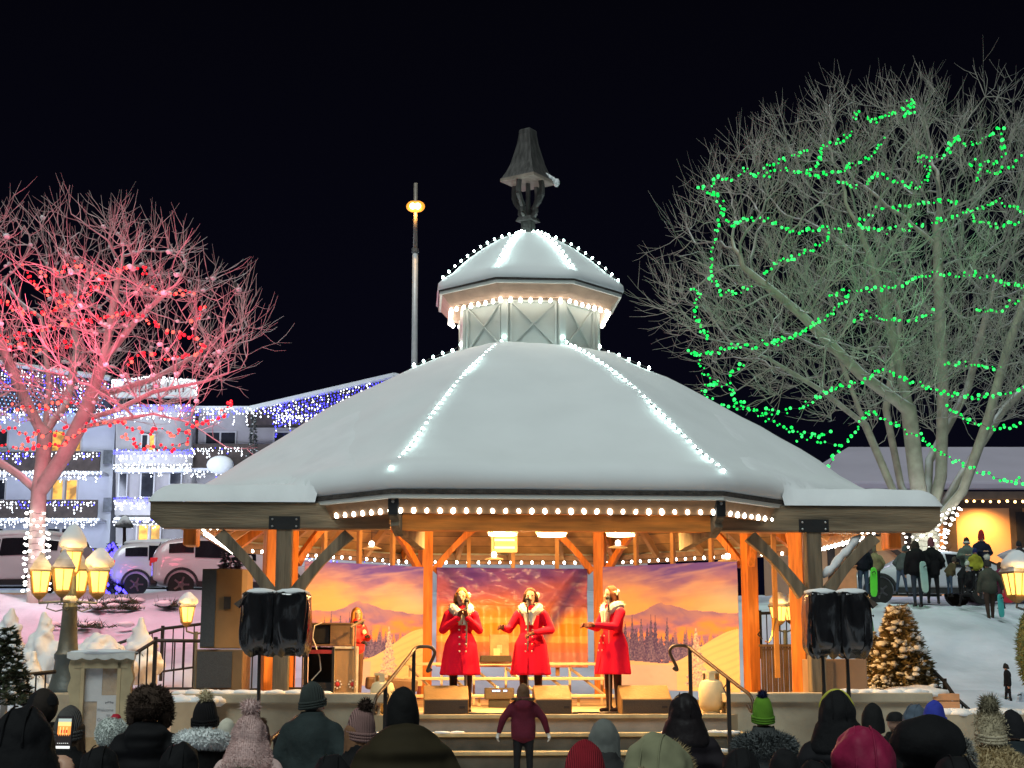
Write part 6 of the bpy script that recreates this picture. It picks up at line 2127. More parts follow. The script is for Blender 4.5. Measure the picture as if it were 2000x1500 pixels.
def shell(mb, c, rad, cut, ang, thick=.015, n=26, m=14, nz=0, seed=0, tilt=None):
    """Closed thick cap of an ellipsoid leaving a hole of half-angle ang towards cut (hair, hoods)."""
    c, cut = Vector(c), Vector(cut).normalized()
    q = cut.to_track_quat('Z', 'Y')
    P, F = [], []
    for layer in (0, 1):
        for i in range(m + 1):
            th = lerp(ang, PI - .001, i / m)
            for k in range(n):
                ph = 2 * PI * k / n
                d = q @ Vector((math.sin(th) * math.cos(ph), math.sin(th) * math.sin(ph), math.cos(th)))
                f = 1 + (nz * mnoise.noise(d * 2.3 + Vector((seed, 0, 0))) if nz else 0)
                f -= layer * thick / max(rad)
                P.append(c + Vector((d.x * rad[0] * f, d.y * rad[1] * f, d.z * rad[2] * f)))
    N = (m + 1) * n
    for layer in (0, 1):
        for i in range(m):
            for k in range(n):
                a, b = layer * N + i * n + k, layer * N + i * n + (k + 1) % n
                F.append((a, b, b + n, a + n) if layer == 0 else (b, a, a + n, b + n))
    for k in range(n):
        k2 = (k + 1) % n
        F.append((k, N + k, N + k2, k2))
    return mb.add(P, F)
def fur(mb, pts, L, w, jit=.5, rr=R):
    """Tufts: thin triangles standing on (point, normal) pairs."""
    for p, n in pts:
        d = (Vector(n) + Vector((rr.gauss(0, jit), rr.gauss(0, jit), rr.gauss(0, jit)))).normalized() * L * rr.uniform(.6, 1.3)
        s = d.orthogonal().normalized() * w
        s.rotate(Matrix.Rotation(rr.uniform(0, PI), 3, d))
        p = Vector(p) - d * .25
        mb.add([p - s, p + s, p + d], [(0, 1, 2)])
    return mb
def ell_pts(c, rad, n, cut=None, cos=.6, zmin=None, rr=R):
    out = []
    while len(out) < n:
        z, t = rr.uniform(-1, 1), rr.uniform(0, 2 * PI)
        q = math.sqrt(1 - z * z)
        d = Vector((q * math.cos(t), q * math.sin(t), z))
        if cut is not None and d.dot(cut) > cos or zmin is not None and z < zmin:
            continue
        out.append((Vector(c) + Vector((d.x * rad[0], d.y * rad[1], d.z * rad[2])), d))
    return out
SKIN = mat('skin', (.55, .31, .21), .55, var=.08, scale=12, bump=.03)
SKIN2 = mat('tan_skin', (.42, .22, .13), .55, var=.08, scale=12, bump=.03)
EYE = mat('dark_eye', (.03, .018, .012), .3, bump=0)
LIP = mat('lips', (.40, .05, .05), .5, bump=0)
_mc = {}
def cloth(col, rough=.85, wave=None, bscale=11, var=.25, bump=.5):
    k = (col, rough, wave, bscale)
    if k not in _mc:
        _mc[k] = mat('cloth', col, rough, var=var, scale=5, bump=bump, bscale=bscale, wave=wave, spec=.2)
    return _mc[k]
def puffer(col):
    m = mat('quilted_jacket', col, .8, var=.2, scale=4, bump=.7, wave=2.6, spec=.12)
    w = [n for n in m.node_tree.nodes if n.type == 'TEX_WAVE'][0]
    w.bands_direction = 'Z'
    w.inputs['Distortion'].default_value = 1.2
    return m
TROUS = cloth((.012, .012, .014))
BOOT = cloth((.015, .012, .010), .5)
def hand(mb, w, d, up, s, curl=.5, side=1):
    """Palm, four fingers and a thumb from wrist w pointing along d; up is the back of the hand."""
    d, up = Vector(d).normalized(), Vector(up).normalized()
    r = d.cross(up).normalized() * side
    up = r.cross(d).normalized() * side
    cap(mb, w, .024 * s, w + d * .075 * s, .030 * s, 8)
    cap(mb, w + d * .05 * s - r * .022 * s, .016 * s, w + d * .085 * s + r * .026 * s, .016 * s, 8)
    for k, (o, L) in enumerate(((-.030, .062), (-.010, .072), (.010, .068), (.028, .052))):
        a = w + d * .085 * s + r * o * s
        b = a + (d * math.cos(curl * .6) - up * math.sin(curl * .6)) * L * .5 * s
        c = b + (d * math.cos(curl * 1.7) - up * math.sin(curl * 1.7)) * L * .5 * s
        cap(mb, a, .0095 * s, b, .009 * s, 6); cap(mb, b, .009 * s, c, .0075 * s, 6)
    a = w + d * .03 * s - r * .028 * s
    b = a + (d * .75 - r * .6 - up * .2).normalized() * .035 * s
    c = b + (d * .95 - r * .1 - up * .35).normalized() * .03 * s
    cap(mb, a, .012 * s, b, .010 * s, 6); cap(mb, b, .010 * s, c, .008 * s, 6)
ARMS = {'down': ((.27, -.02, 1.15), (.29, .05, .90), (0, .15, -1)), 'pocket': ((.31, -.06, 1.16), (.22, .12, .98), (-.4, .5, -.6)),
        'phone': ((.26, .10, 1.22), (.12, .34, 1.42), (-.2, .3, 1)), 'front': ((.27, .02, 1.18), (.12, .28, 1.2), (-.8, .5, .2)),
        'chest': ((.26, .0, 1.16), (.07, .20, 1.32), (-.35, .25, .9)), 'wide': ((.33, -.02, 1.2), (.40, .04, .98), (.3, .1, -1)),
        'out': ((.30, .08, 1.17), (.34, .32, 1.18), (.4, .8, .1)), 'across': ((.29, .02, 1.16), (.10, .26, 1.12), (-.8, .6, -.25)),
        'give': ((.22, .12, 1.18), (.10, .36, 1.20), (-.15, 1, .05))}
def person(label, feet, face, H, arms=('pocket', 'pocket'), skin=SKIN, coat=(.01, .01, .011), coatlen=.62, bulk=1.0, head=0, tilt=0, group='people watching the show',
           walk=0, glove=None, legs=TROUS, boots=BOOT, voxel=.02, coatm=None, flare=0, collar=None, hoodlump=False, headfwd=0, lod=1, body_only=False, lean=0, sit=False):
    """Standing figure; face: heading in radians (0 = looking away from the camera along +Y). Returns its Empty and a helper dict."""
    o = thing('person', label, 'person', feet, face, group)
    s = H / 1.75
    V = lambda x, y, z: Vector((x * s, (y + lean * max(0, z - .9)) * s, z * s))
    hq = Matrix.Rotation(head, 3, 'Z')
    hc = V(0, .03 + headfwd, 1.625)
    hv = lambda x, y, z: hc + (hq @ (Matrix.Rotation(tilt, 3, 'X') @ Vector((x * s, y * s, z * s))))
    b = MB()
    # head, jaw, nose, ears, neck
    hm = Matrix.Rotation(head, 3, 'Z') @ Matrix.Rotation(tilt, 3, 'X')
    b.ball(hc + hm @ Vector((0, -.008 * s, .02 * s)), 1, 18, 12, s=(.078 * s, .098 * s, .108 * s), rot=hm.to_4x4().to_3x3())
    cap(b, hv(0, .03, -.05), .062 * s, hv(0, .05, -.085), .040 * s, 12)
    cap(b, hv(0, .082, .01), .012 * s, hv(0, .105, -.025), .016 * s, 8)
    for k in (-1, 1):
        cap(b, hv(k * .078, -.005, .015), .014 * s, hv(k * .076, -.005, -.02), .011 * s, 6)
    cap(b, V(0, .0, 1.44), .058 * s, hv(0, 0, -.05), .052 * s, 12)
    # trunk
    cap(b, V(-.13, 0, 1.40), .075 * s, V(.13, 0, 1.40), .075 * s)
    cap(b, V(0, 0, 1.34), .15 * s, V(0, 0, 1.05), .13 * s, 14, .72)
    cap(b, V(-.06, 0, .97), .115 * s, V(.06, 0, .97), .115 * s, 12, .85)
    st = walk
    for k in (-1, 1):
        if sit:
            kn, an = V(k * .13, .36, .55), V(k * .14, .46, .10)
            hp_ = V(k * .09, 0, .55)
        else:
            kn, an = V(k * .105, .10 * k * st + .01, .50), V(k * .11, (.22 * k * st) if st else 0, .08)
            hp_ = V(k * .09, 0, .92)
        cap(b, hp_, .092 * s, kn, .062 * s); cap(b, kn, .062 * s, an, .042 * s)
        cap(b, an + V(0, -.04, -.035) - V(0, 0, 0), .042 * s, an + Vector((0, .13 * s, -.04 * s)), .036 * s)
    wr = []
    for k, nm in ((-1, arms[0]), (1, arms[1])):
        e, w, d = ARMS[nm]
        e, w, d = V(k * e[0], e[1], e[2]), V(k * w[0], w[1], w[2]), Vector((k * d[0], d[1], d[2]))
        cap(b, V(k * .185, 0, 1.385), .058 * s, e, .045 * s); cap(b, e, .045 * s, w, .030 * s)
        wr.append((w, d, k, e))
        if glove is None:
            hand(b, w + d.normalized() * .01, d, Vector((k * .6, -.3, .5)), s, .7, k)
    me = remesh(b, voxel, 1)
    for q in (skin, legs, boots):
        me.materials.append(q)
    idx = []
    for p in me.polygons:
        z = p.center.z / s
        far = min((p.center - w).length for w, _, _, _ in wr) < .15 * s
        idx.append(2 if z < .14 else 1 if (z < 1.02 and not far) else 0)
    me.polygons.foreach_set('material_index', idx)
    bo = part('body', me, o)
    # face
    f = MB()
    for k in (-1, 1):
        f.ball(hv(k * .031, .082, .018), .011 * s, 8, 6, s=(1.25, .7, .8))
    part('eyes', f.mesh('eyes', EYE, True), bo)
    f = MB(); cap(f, hv(-.020, .092, -.052), .007 * s, hv(.020, .092, -.052), .007 * s, 6)
    part('mouth', f.mesh('mouth', LIP, True), bo)
    # coat
    c = MB()
    B = bulk
    cap(c, V(-.145, -.005, 1.385), .085 * s * B, V(.145, -.005, 1.385), .085 * s * B)
    cap(c, V(0, -.01, 1.33), .19 * s * B, V(0, 0, 1.08), .175 * s * B, 16, .78)
    zb = 1.45 - coatlen
    if flare:
        n, mm = 28, 8
        P, F = [], []
        for j in range(mm + 1):
            v = j / mm
            for kk in range(n):
                t = 2 * PI * kk / n
                rad = (.165 + .05 * min(1, v / .22) + flare * v) * (1 + .09 * v * math.sin(t * 7 + 1 + v))
                P.append(V(math.cos(t) * rad, math.sin(t) * rad * .82, lerp(1.10, zb, v)))
        for j in range(mm):
            for kk in range(n):
                F.append((j * n + kk, j * n + (kk + 1) % n, (j + 1) * n + (kk + 1) % n, (j + 1) * n + kk))
        F += [tuple(range(n)), tuple(mm * n + kk for kk in range(n - 1, -1, -1))]
        c.add(P, F)
    else:
        cap(c, V(-.045, 0, 1.1), .165 * s * B, V(-.045, 0, zb + .17), .175 * s * B, 16, .85)
        cap(c, V(.045, 0, 1.1), .165 * s * B, V(.045, 0, zb + .17), .175 * s * B, 16, .85)
    for w, d, k, e in wr:
        cap(c, V(k * .18, 0, 1.375), .083 * s * B, e, .068 * s * B); cap(c, e, .068 * s * B, w, .052 * s * B)
    c.lathe([(.13 * s, 1.40 * s), (.112 * s, 1.47 * s), (.098 * s, (1.50 if flare else 1.555) * s), (.07 * s, (1.51 if flare else 1.55) * s), (.06 * s, 1.40 * s)], 18, (0, V(0, 0, 1.45).y + .008 * s + lean * .55 * s, 0))
    if hoodlump:
        c.ball(V(0, -.13, 1.42), 1, 16, 10, s=(.15 * s, .085 * s, .10 * s))
        cap(c, V(-.1, -.06, 1.47), .06 * s, V(.1, -.06, 1.47), .06 * s)
    cm = remesh(c, voxel * 1.05, 3)
    cm.materials.append(coatm or cloth(coat))
    part('coat', cm, o)
    if glove is not None:
        g = MB()
        for w, d, k, e in wr:
            hand(g, w + d.normalized() * .005, d, Vector((k * .6, -.3, .5)), s * 1.12, .6, k)
            cap(g, w - d.normalized() * .02, .034 * s, w + d.normalized() * .03, .030 * s, 8)
            gm = remesh(g, .006 * s if lod else .012, 1); gm.materials.append(glove)
            part('glove', gm, o)
            g = MB()
    if collar is not None:
        q = MB()
        n = 22
        ring = []
        for kk in range(n + 1):
            t = lerp(-PI * 1.5 + .35, PI * .5 - .35, kk / n)
            ring.append(V(.115 * math.cos(t), .105 * math.sin(t) + .01, 1.475 - .10 * max(0, math.sin(t)) ** 2))
        q.tube([V(.03, .15, 1.24)] + ring[::-1] + [V(-.03, .15, 1.24)], [.02 * s] + [.066 * s] * (n + 1) + [.02 * s], 10)
        pts = [(Vector(v_), (Vector(v_) - V(0, 0, 1.45))) for v_ in q.v for _ in range(3)]
        pts = [(a, b_.normalized()) for a, b_ in pts]
        fur(q, pts, .03 * s, .006 * s)
        part('fur_collar', q.mesh('fur_collar', collar, None), o)
    return o, dict(s=s, hv=hv, hc=hc, hm=hm, V=V, o=o, H=H)
def torus_fur(mb, c, rx, ry, r, n, L, z=0):
    pts = []
    for _ in range(n):
        t, a = R.uniform(0, 2 * PI), R.uniform(0, 2 * PI)
        d = Vector((math.cos(t) * math.cos(a), math.sin(t) * math.cos(a), math.sin(a)))
        pts.append((Vector(c) + Vector((rx * math.cos(t), ry * math.sin(t), z * math.sin(t))) + d * r, d))
    mb.tube([Vector(c) + Vector((rx * math.cos(2 * PI * k / 20), ry * math.sin(2 * PI * k / 20), z * math.sin(2 * PI * k / 20))) for k in range(21)], r, 10, cap=False)
    return fur(mb, pts, L, .005, .45)
def beanie(h, m, cuff=None, pom=None, pomc=None, tall=0, slouch=0, fuzzy=None, pomr=.05, low=0):
    s, hv, o = h['s'], h['hv'], h['o']
    h['hat'] = 1
    P, F = [], []
    n, mm = 24, 12
    for i in range(mm + 1):
        a = PI / 2 * i / mm
        for k in range(n):
            t = 2 * PI * k / n
            r = math.cos(a) ** .6 * (1 + .025 * math.sin(t * 3 + i))
            P.append(hv(math.cos(t) * .097 * r + slouch * .2 * (i / mm), -.008 + math.sin(t) * .115 * r - slouch * (i / mm) ** 1.5, -.045 - low + .02 * math.sin(t) + (.198 + tall) * math.sin(a) ** .9))
    for i in range(mm):
        for k in range(n):
            F.append((i * n + k, i * n + (k + 1) % n, (i + 1) * n + (k + 1) % n, (i + 1) * n + k))
    F.append(tuple(range(n - 1, -1, -1)))
    mb = MB().add(P, F)
    if fuzzy:
        pts = []
        for v in mb.v:
            for _ in range(7):
                p = Vector(v) + Vector((R.gauss(0, .012), R.gauss(0, .012), R.gauss(0, .012)))
                pts.append((p, (p - h['hc']).normalized()))
        fur(mb, pts, fuzzy, .004)
    part('hat', mb.mesh('hat', m, 50 if not fuzzy else None), o)
    if cuff is not None:
        mb = MB()
        for k in range(n):
            pass
        for z in (-.034, -.014, .006):
            ring = [hv(math.cos(2 * PI * k / n) * .0965, -.008 + math.sin(2 * PI * k / n) * .114, z - low + .02 * math.sin(2 * PI * k / n)) for k in range(n + 1)]
            mb.tube(ring, .0125 * s, 6, cap=False)
        part('hat_cuff', mb.mesh('hat_cuff', cuff, True), o)
    if pom is not None:
        mb = MB()
        c = hv(slouch * .2, -.01 - slouch, .125 + tall - low + pomr * .75)
        mb.ball(c, pomr * s * .7, 10, 8)
        fur(mb, ell_pts(c, (pomr * s * .6,) * 3, 420), pomr * s * .75, .005 * s, .35)
        part('pompom', mb.mesh('pompom', pom, None), o)
def hood(h, m, trim=None, fuzzy=None, r=(.135, .15, .165), peak=0, cut=.85, triml=.05, shag=False):
    s, hv, o, hm = h['s'], h['hv'], h['o'], h['hm']
    mb = MB()
    fwd = hm @ Vector((0, 1, -.12))
    shell(mb, hv(0, -.015, -.005), [q * s for q in r], fwd, cut, .02, nz=.17, seed=int(h['H'] * 1000) % 97)
    for k in range(12):
        t = PI + PI * k / 11
        cap(mb, hv(.11 * math.cos(t), -.02 + .12 * math.sin(t), -.08), .05 * s, h['V'](.15 * math.cos(t), -.02 + .10 * math.sin(t), 1.42), .06 * s, 8)
    if peak:
        cap(mb, hv(0, -.06, .11), .06 * s, hv(0, -.10, .15 + peak), .02 * s, 10)
    for _ in range(5):
        t0, z0 = R.uniform(PI, 2 * PI), R.uniform(-.10, .05)
        pts_ = [hv(r[0] * 1.0 * math.cos(t0 + .2 * k) * .98, -.015 + r[1] * math.sin(t0 + .2 * k) * .98, z0 - .03 * k) for k in range(4)]
        mb.tube(pts_, [.008 * s, .017 * s, .015 * s, .006 * s], 6)
    me = remesh(mb, .014, 2)
    me.materials.append(m)
    if not fuzzy:
        sq_ = MB()
        for x_ in (-.035, .035):
            sq_.tube([hv(x_ * (1 + .3 * math.sin(a_)), -.015 - (r[1] + .004) * math.sin(a_) * math.sqrt(1 - (x_ / r[0]) ** 2), -.005 + (r[2] + .004) * math.cos(a_) * math.sqrt(1 - (x_ / r[0]) ** 2)) for a_ in [-.1 + 1.75 * k / 12 for k in range(13)]], .0045 * s, 5)
        part('seam', sq_.mesh('seam', m, True), o)
    if fuzzy:
        q = MB()
        q.v = [tuple(v.co) for v in me.vertices]; q.f = [tuple(p.vertices) for p in me.polygons]; q.m = [0] * len(q.f)
        fur(q, [(p.center.copy(), p.normal.copy()) for p in me.polygons for _ in range(2)], fuzzy, .004, .45)
        me = q.mesh('hood', m, None)
    part('hood', me, o)
    if trim is not None:
        q = MB()
        Q = fwd.normalized().to_track_quat('Z', 'Y')
        pts = []
        for i in range(1500 if not shag else 1900):
            ph = R.uniform(0, 2 * PI)
            d = Q @ Vector((math.sin(cut) * math.cos(ph), math.sin(cut) * math.sin(ph), math.cos(cut)))
            p = hv(0, -.015, -.005) + Vector((d.x * r[0], d.y * r[1], d.z * r[2])) * s * R.uniform(.97, 1.03)
            pts.append((p, (d + fwd.normalized() * .3).normalized()))
        fur(q, pts, triml * s, .006 * s, .4)
        part('fur_trim', q.mesh('fur_trim', trim, None), o)
def hair(h, m, length=.10, r=(.092, .108, .118), cut=1.05, bun=False, wavy=0, strands=0):
    s, hv, o, hm = h['s'], h['hv'], h['o'], h['hm']
    mb = MB()
    fwd = hm @ Vector((0, 1, -.35))
    if h.get('hat'):
        r = (.086, .102, .095)
    shell(mb, hv(0, -.012, .0 if h.get('hat') else .02), [q * s for q in r], fwd, cut, .02, nz=.05)
    if length > .02:
        for k in range(9):
            t = PI + PI * (k - .6) / 6.8
            a = hv(.075 * math.cos(t), .0 + .075 * math.sin(t), .02)
            b = hv(.10 * math.cos(t), -.01 + .085 * math.sin(t), -.02 - length) + Vector((0, 0, wavy * .02 * math.sin(k * 3)))
            cap(mb, a, .035 * s, b, .024 * s, 8)
    if bun:
        mb.ball(hv(0, -.12, .06), .05 * s, 10, 8)
    me = remesh(mb, .011, 1)
    me.materials.append(m)
    part('hair', me, o)
def capwear(h, m, brim=True):
    s, hv, o = h['s'], h['hv'], h['o']
    mb = MB()
    n, mm = 22, 8
    P, F = [], []
    for i in range(mm + 1):
        a = PI / 2 * i / mm
        for k in range(n):
            t = 2 * PI * k / n
            P.append(hv(math.cos(t) * .094 * math.cos(a) ** .8, -.008 + math.sin(t) * .112 * math.cos(a) ** .8, .03 + .095 * math.sin(a)))
    for i in range(mm):
        for k in range(n):
            F.append((i * n + k, i * n + (k + 1) % n, (i + 1) * n + (k + 1) % n, (i + 1) * n + k))
    F.append(tuple(range(n - 1, -1, -1)))
    mb.add(P, F)
    if brim:
        Q, G = [], []
        for layer in (0, .008):
            for k in range(9):
                t = PI * (.14 + .72 * k / 8)
                Q += [hv(math.cos(t) * .092, math.sin(t) * .105, .035 + layer), hv(math.cos(t) * .085, .06 + math.sin(t) * .125, .022 + layer)]
        for k in range(8):
            G += [(2 * k, 2 * k + 1, 2 * k + 3, 2 * k + 2), (18 + 2 * k, 18 + 2 * k + 2, 18 + 2 * k + 3, 18 + 2 * k + 1), (2 * k + 1, 18 + 2 * k + 1, 18 + 2 * k + 3, 2 * k + 3)]
        mb.add(Q, G)
    part('hat', mb.mesh('hat', m, 45), o)
def spot(px, py, Y, z=0):
    """Where someone stands whose head top shows at (px, py): feet point and height."""
    p = at(px, py, Y)
    return Vector((p.x, Y, z)), p.z - z
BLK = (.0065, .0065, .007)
K = cloth
# ---- the crowd, seen from behind
def crowd(label, px, py, Y, hat_h=.02, face=0, **kw):
    f, H = spot(px, py, Y)
    return person(label, f, face, H - hat_h, **kw)
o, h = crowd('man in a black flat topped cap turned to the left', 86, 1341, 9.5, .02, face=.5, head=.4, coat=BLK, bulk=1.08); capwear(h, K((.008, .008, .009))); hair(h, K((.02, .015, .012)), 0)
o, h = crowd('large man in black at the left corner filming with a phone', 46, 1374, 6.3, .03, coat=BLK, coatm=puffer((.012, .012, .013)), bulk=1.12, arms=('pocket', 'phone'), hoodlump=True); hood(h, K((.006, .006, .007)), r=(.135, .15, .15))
o, h = crowd('person in a grey knitted hat and black coat behind the phone', 134, 1381, 9.2, .03, coat=BLK); beanie(h, K((.09, .085, .08), wave=40), K((.09, .085, .08), wave=40)); hair(h, K((.06, .035, .02)), .12)
o, h = crowd('person in a fluffy white hat with a red top', 218, 1396, 11.4, .06, coat=(.012, .010, .010), headfwd=.02); pass
mb = MB(); mb.ball(h['hv'](0, -.01, .03), 1, 18, 12, s=(.115, .13, .115)); fur(mb, ell_pts(h['hv'](0, -.01, .03), (.115, .13, .115), 3000), .022, .005)
mb.k = 1; mb.ball(h['hv'](.02, .01, .15), .045, 10, 8, nz=.2); mb.k = 0
part('fluffy_hat', mb.mesh('fluffy_hat', [K((.62, .66, .62)), K((.45, .02, .04))], None), o); hair(h, K((.09, .035, .02)), .22)
o, h = crowd('tall person in black with a shaggy brown fur hat', 294, 1333, 10.6, .07, coat=BLK, coatm=puffer((.010, .010, .011)), bulk=1.08, hoodlump=True)
mb = MB()
mb.ball(h['hv'](0, -.01, .055), 1, 20, 12, s=(.145, .155, .115), nz=.15, seed=4)
for k in (-1, 1):
    mb.ball(h['hv'](k * .115, 0, -.02), 1, 14, 10, s=(.055, .07, .10), nz=.2, seed=k + 5)
fur(mb, ell_pts(h['hv'](0, -.01, .055), (.14, .15, .11), 2600), .04, .006, .5); fur(mb, ell_pts(h['hv'](.115, 0, -.02), (.05, .06, .09), 500) + ell_pts(h['hv'](-.115, 0, -.02), (.05, .06, .09), 500), .04, .006, .5)
part('fur_hat', mb.mesh('fur_hat', K((.055, .036, .026)), None), o)
o, h = crowd('woman in a black hat with a big cream pompom and white fur collar', 401, 1362, 10.6, .04, coat=BLK, collar=K((.72, .74, .72))); beanie(h, K((.010, .009, .010), wave=30), K((.010, .009, .010), wave=30), pom=K((.52, .44, .28)), pomr=.062)
mb = MB(); torus_fur(mb, h['V'](0, -.03, 1.46), .135, .11, .062, 3200, .03, -.03); part('fur_hood', mb.mesh('fur_hood', K((.66, .69, .68)), None), o)
o, h = crowd('small person in a plain cream hat half hidden behind the pink hood', 442, 1399, 12, .05, coat=(.30, .29, .24)); beanie(h, K((.55, .52, .42)), K((.55, .52, .42)))
o, h = crowd('person in a fuzzy pink hooded jacket with a pink pompom', 488, 1400, 10.2, .02, coatm=K((.56, .40, .37), .95), coat=(.5, .36, .34), bulk=1.06); hood(h, K((.60, .42, .39), .95), fuzzy=.016, r=(.135, .15, .17)); beanie(h, K((.60, .42, .39), .95), tall=.03, pom=K((.62, .44, .41), .95), pomr=.085)
mb = MB(); fur(mb, ell_pts(h['V'](0, -.02, 1.25), (.235, .20, .22), 3500), .018, .005); part('fleece', mb.mesh('fleece', K((.58, .44, .40), .95), None), o)
o, h = crowd('child whose brown pompom shows behind the pink hood', 511, 1412, 13, .03, coat=(.02, .02, .02)); beanie(h, K((.05, .03, .03)), pom=K((.10, .05, .03)), pomr=.06)
o, h = crowd('man in a teal grey coat and slouchy green grey beanie looking right', 611, 1334, 12.2, .03, face=-.15, head=-.75, coat=(.024, .034, .034), bulk=1.16, arms=('down', 'pocket')); beanie(h, K((.045, .055, .050), wave=30), K((.045, .055, .050), wave=30), slouch=.05); hair(h, K((.10, .09, .08)), 0)
o, h = crowd('woman in a mauve beanie with a dark pompom facing left', 705, 1388, 9.4, .02, face=.3, head=.35, coat=BLK); beanie(h, K((.26, .15, .135), wave=30), K((.26, .15, .135), wave=30), pom=K((.035, .02, .015)), pomr=.06, slouch=.05, tall=.01); hair(h, K((.20, .10, .05)), .16)
o, h = crowd('broad man in an olive jacket and black beanie', 792, 1350, 8.4, .02, face=.25, head=-.2, coat=(.020, .016, .008), bulk=1.42, coatm=puffer((.026, .020, .010)), arms=('pocket', 'pocket'), headfwd=.06, hoodlump=True); beanie(h, K((.006, .006, .006)), slouch=.02)
o, h = crowd('child whose grey green pompom shows beyond the black beanie', 778, 1362, 11.4, .04, coat=(.03, .03, .03)); beanie(h, K((.06, .07, .06)), pom=K((.14, .16, .12)), pomr=.07)
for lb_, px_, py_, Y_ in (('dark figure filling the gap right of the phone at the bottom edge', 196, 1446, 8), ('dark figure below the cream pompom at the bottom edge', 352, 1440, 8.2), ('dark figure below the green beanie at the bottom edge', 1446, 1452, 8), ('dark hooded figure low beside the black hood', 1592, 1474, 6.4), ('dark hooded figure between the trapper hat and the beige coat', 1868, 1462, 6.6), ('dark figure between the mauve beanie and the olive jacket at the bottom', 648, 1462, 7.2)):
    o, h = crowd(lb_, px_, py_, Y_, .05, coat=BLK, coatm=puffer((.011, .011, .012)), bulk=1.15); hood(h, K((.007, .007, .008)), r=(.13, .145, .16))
# child on the steps
f, H = spot(1022, 1336, 17.4, .42)
o, h = person('child in a maroon hooded jacket standing on the steps with white mittens', f, 0, H, arms=('wide', 'wide'), coat=(.10, .012, .025), coatlen=.66, glove=K((.70, .68, .62)), group='people watching the show', hoodlump=True, bulk=1.0)
hair(h, K((.14, .075, .04)), .17, cut=1.0)
mb = MB(); fur(mb, [(h['V'](.16 * math.cos(t), -.10 + .07 * math.sin(t), 1.50), Vector((math.cos(t), -.3, .6))) for t in [R.uniform(0, 2 * PI) for _ in range(700)]], .045, .005); part('fur_trim', mb.mesh('fur_trim', K((.20, .13, .08)), None), o)
o, h = crowd('person with long straight grey hair beside the red beanie', 1180, 1407, 9, .0, coat=(.03, .03, .03)); hair(h, K((.20, .21, .19), wave=60), .26, cut=.9)
o, h = crowd('person in a plain dark red beanie at the bottom edge', 1143, 1455, 6, .02, coat=(.02, .015, .015)); beanie(h, K((.26, .014, .024), wave=40), K((.26, .014, .024), wave=40))
o, h = crowd('person in a sage green hood edged with long tan fur', 1282, 1424, 6.4, .07, face=-.35, coat=(.16, .16, .09), bulk=1.12); hood(h, K((.22, .22, .13), bscale=4), trim=K((.34, .26, .13)), r=(.165, .175, .185), triml=.07)
o, h = crowd('small child whose beige fur hood shows at the bottom edge', 1248, 1480, 5.4, .05, coat=(.3, .24, .15)); hood(h, K((.36, .29, .17)), trim=K((.36, .30, .2)), fuzzy=.02, r=(.12, .13, .14))
o, h = crowd('person in a smooth black hood before the right monitor', 1336, 1347, 11.2, .06, face=-.1, coat=(.012, .010, .012), coatm=puffer((.016, .013, .016)), bulk=1.04); hood(h, K((.011, .008, .009), .6), r=(.13, .15, .175), peak=.0)
o, h = crowd('person in a bright green knitted beanie with a navy pompom and grey fur coat', 1490, 1366, 12.2, .03, coat=(.05, .055, .055), bulk=1.1); beanie(h, K((.13, .30, .025), wave=40), K((.12, .28, .025), wave=40), pom=K((.012, .015, .05)), pomr=.05, tall=.035)
mb = MB(); fur(mb, ell_pts(h['V'](0, -.03, 1.38), (.25, .17, .10), 3200), .05, .007); part('fur_cape', mb.mesh('fur_cape', K((.10, .11, .11)), None), o)
o, h = crowd('tall person in a black hood wearing a yellow headband', 1634, 1343, 9.8, .06, face=-.1, coat=BLK, coatm=puffer((.012, .012, .014)), bulk=1.06); hood(h, K((.007, .007, .008)), r=(.13, .15, .17))
mb = MB(); mb.tube([h['hv'](.115 * math.cos(t), .02, .015 + .155 * math.sin(t)) for t in [PI * (.08 + .84 * k / 14) for k in range(15)]], .012, 8); part('headband', mb.mesh('headband', K((.42, .40, .06)), True), o)
o, h = crowd('person in a dark pointed hat behind the crimson hood', 1703, 1380, 11, .03, face=-.3, coat=BLK); beanie(h, K((.010, .010, .010)), tall=.02)
o, h = crowd('man in a dark cap between the crimson hood and the blue beanie', 1747, 1385, 13, .02, face=-.4, coat=BLK); capwear(h, K((.012, .012, .012)))
o, h = crowd('large person in a crimson hood', 1684, 1406, 6.4, .07, face=-.15, coat=(.20, .012, .045), bulk=1.15); hood(h, K((.24, .012, .05), .6, bscale=8), r=(.15, .165, .18), peak=.01)
o, h = crowd('person in a cobalt blue beanie', 1822, 1370, 11.6, .03, face=-.5, coat=(.02, .02, .03)); beanie(h, K((.035, .05, .36)), K((.035, .05, .36)), slouch=.01)
o, h = crowd('person in a grey blue hood left of the cobalt beanie', 1786, 1368, 12.6, .05, face=-.7, coat=(.08, .11, .14)); hood(h, K((.09, .12, .16)), r=(.125, .14, .155))
o, h = crowd('person in a very large black trapper hat with grey fur at the cheek', 1806, 1390, 7.0, .08, face=-.9, head=-.2, coat=(.010, .010, .022), bulk=1.1)
mb = MB()
mb.ball(h['hv'](0, -.01, .06), 1, 22, 14, s=(.165, .18, .125), nz=.08, seed=2)
for k in (-1, 1):
    mb.ball(h['hv'](k * .12, .01, -.05), 1, 14, 10, s=(.05, .085, .13), nz=.1, seed=k)
part('trapper_hat', remesh(mb, .014, 3), o).data.materials.append(K((.006, .006, .007)))
mb = MB(); fur(mb, ell_pts(h['hv'](.05, .12, -.03), (.10, .05, .11), 1100), .035, .005); part('fur_trim', mb.mesh('fur_trim', K((.22, .22, .2)), None), o)
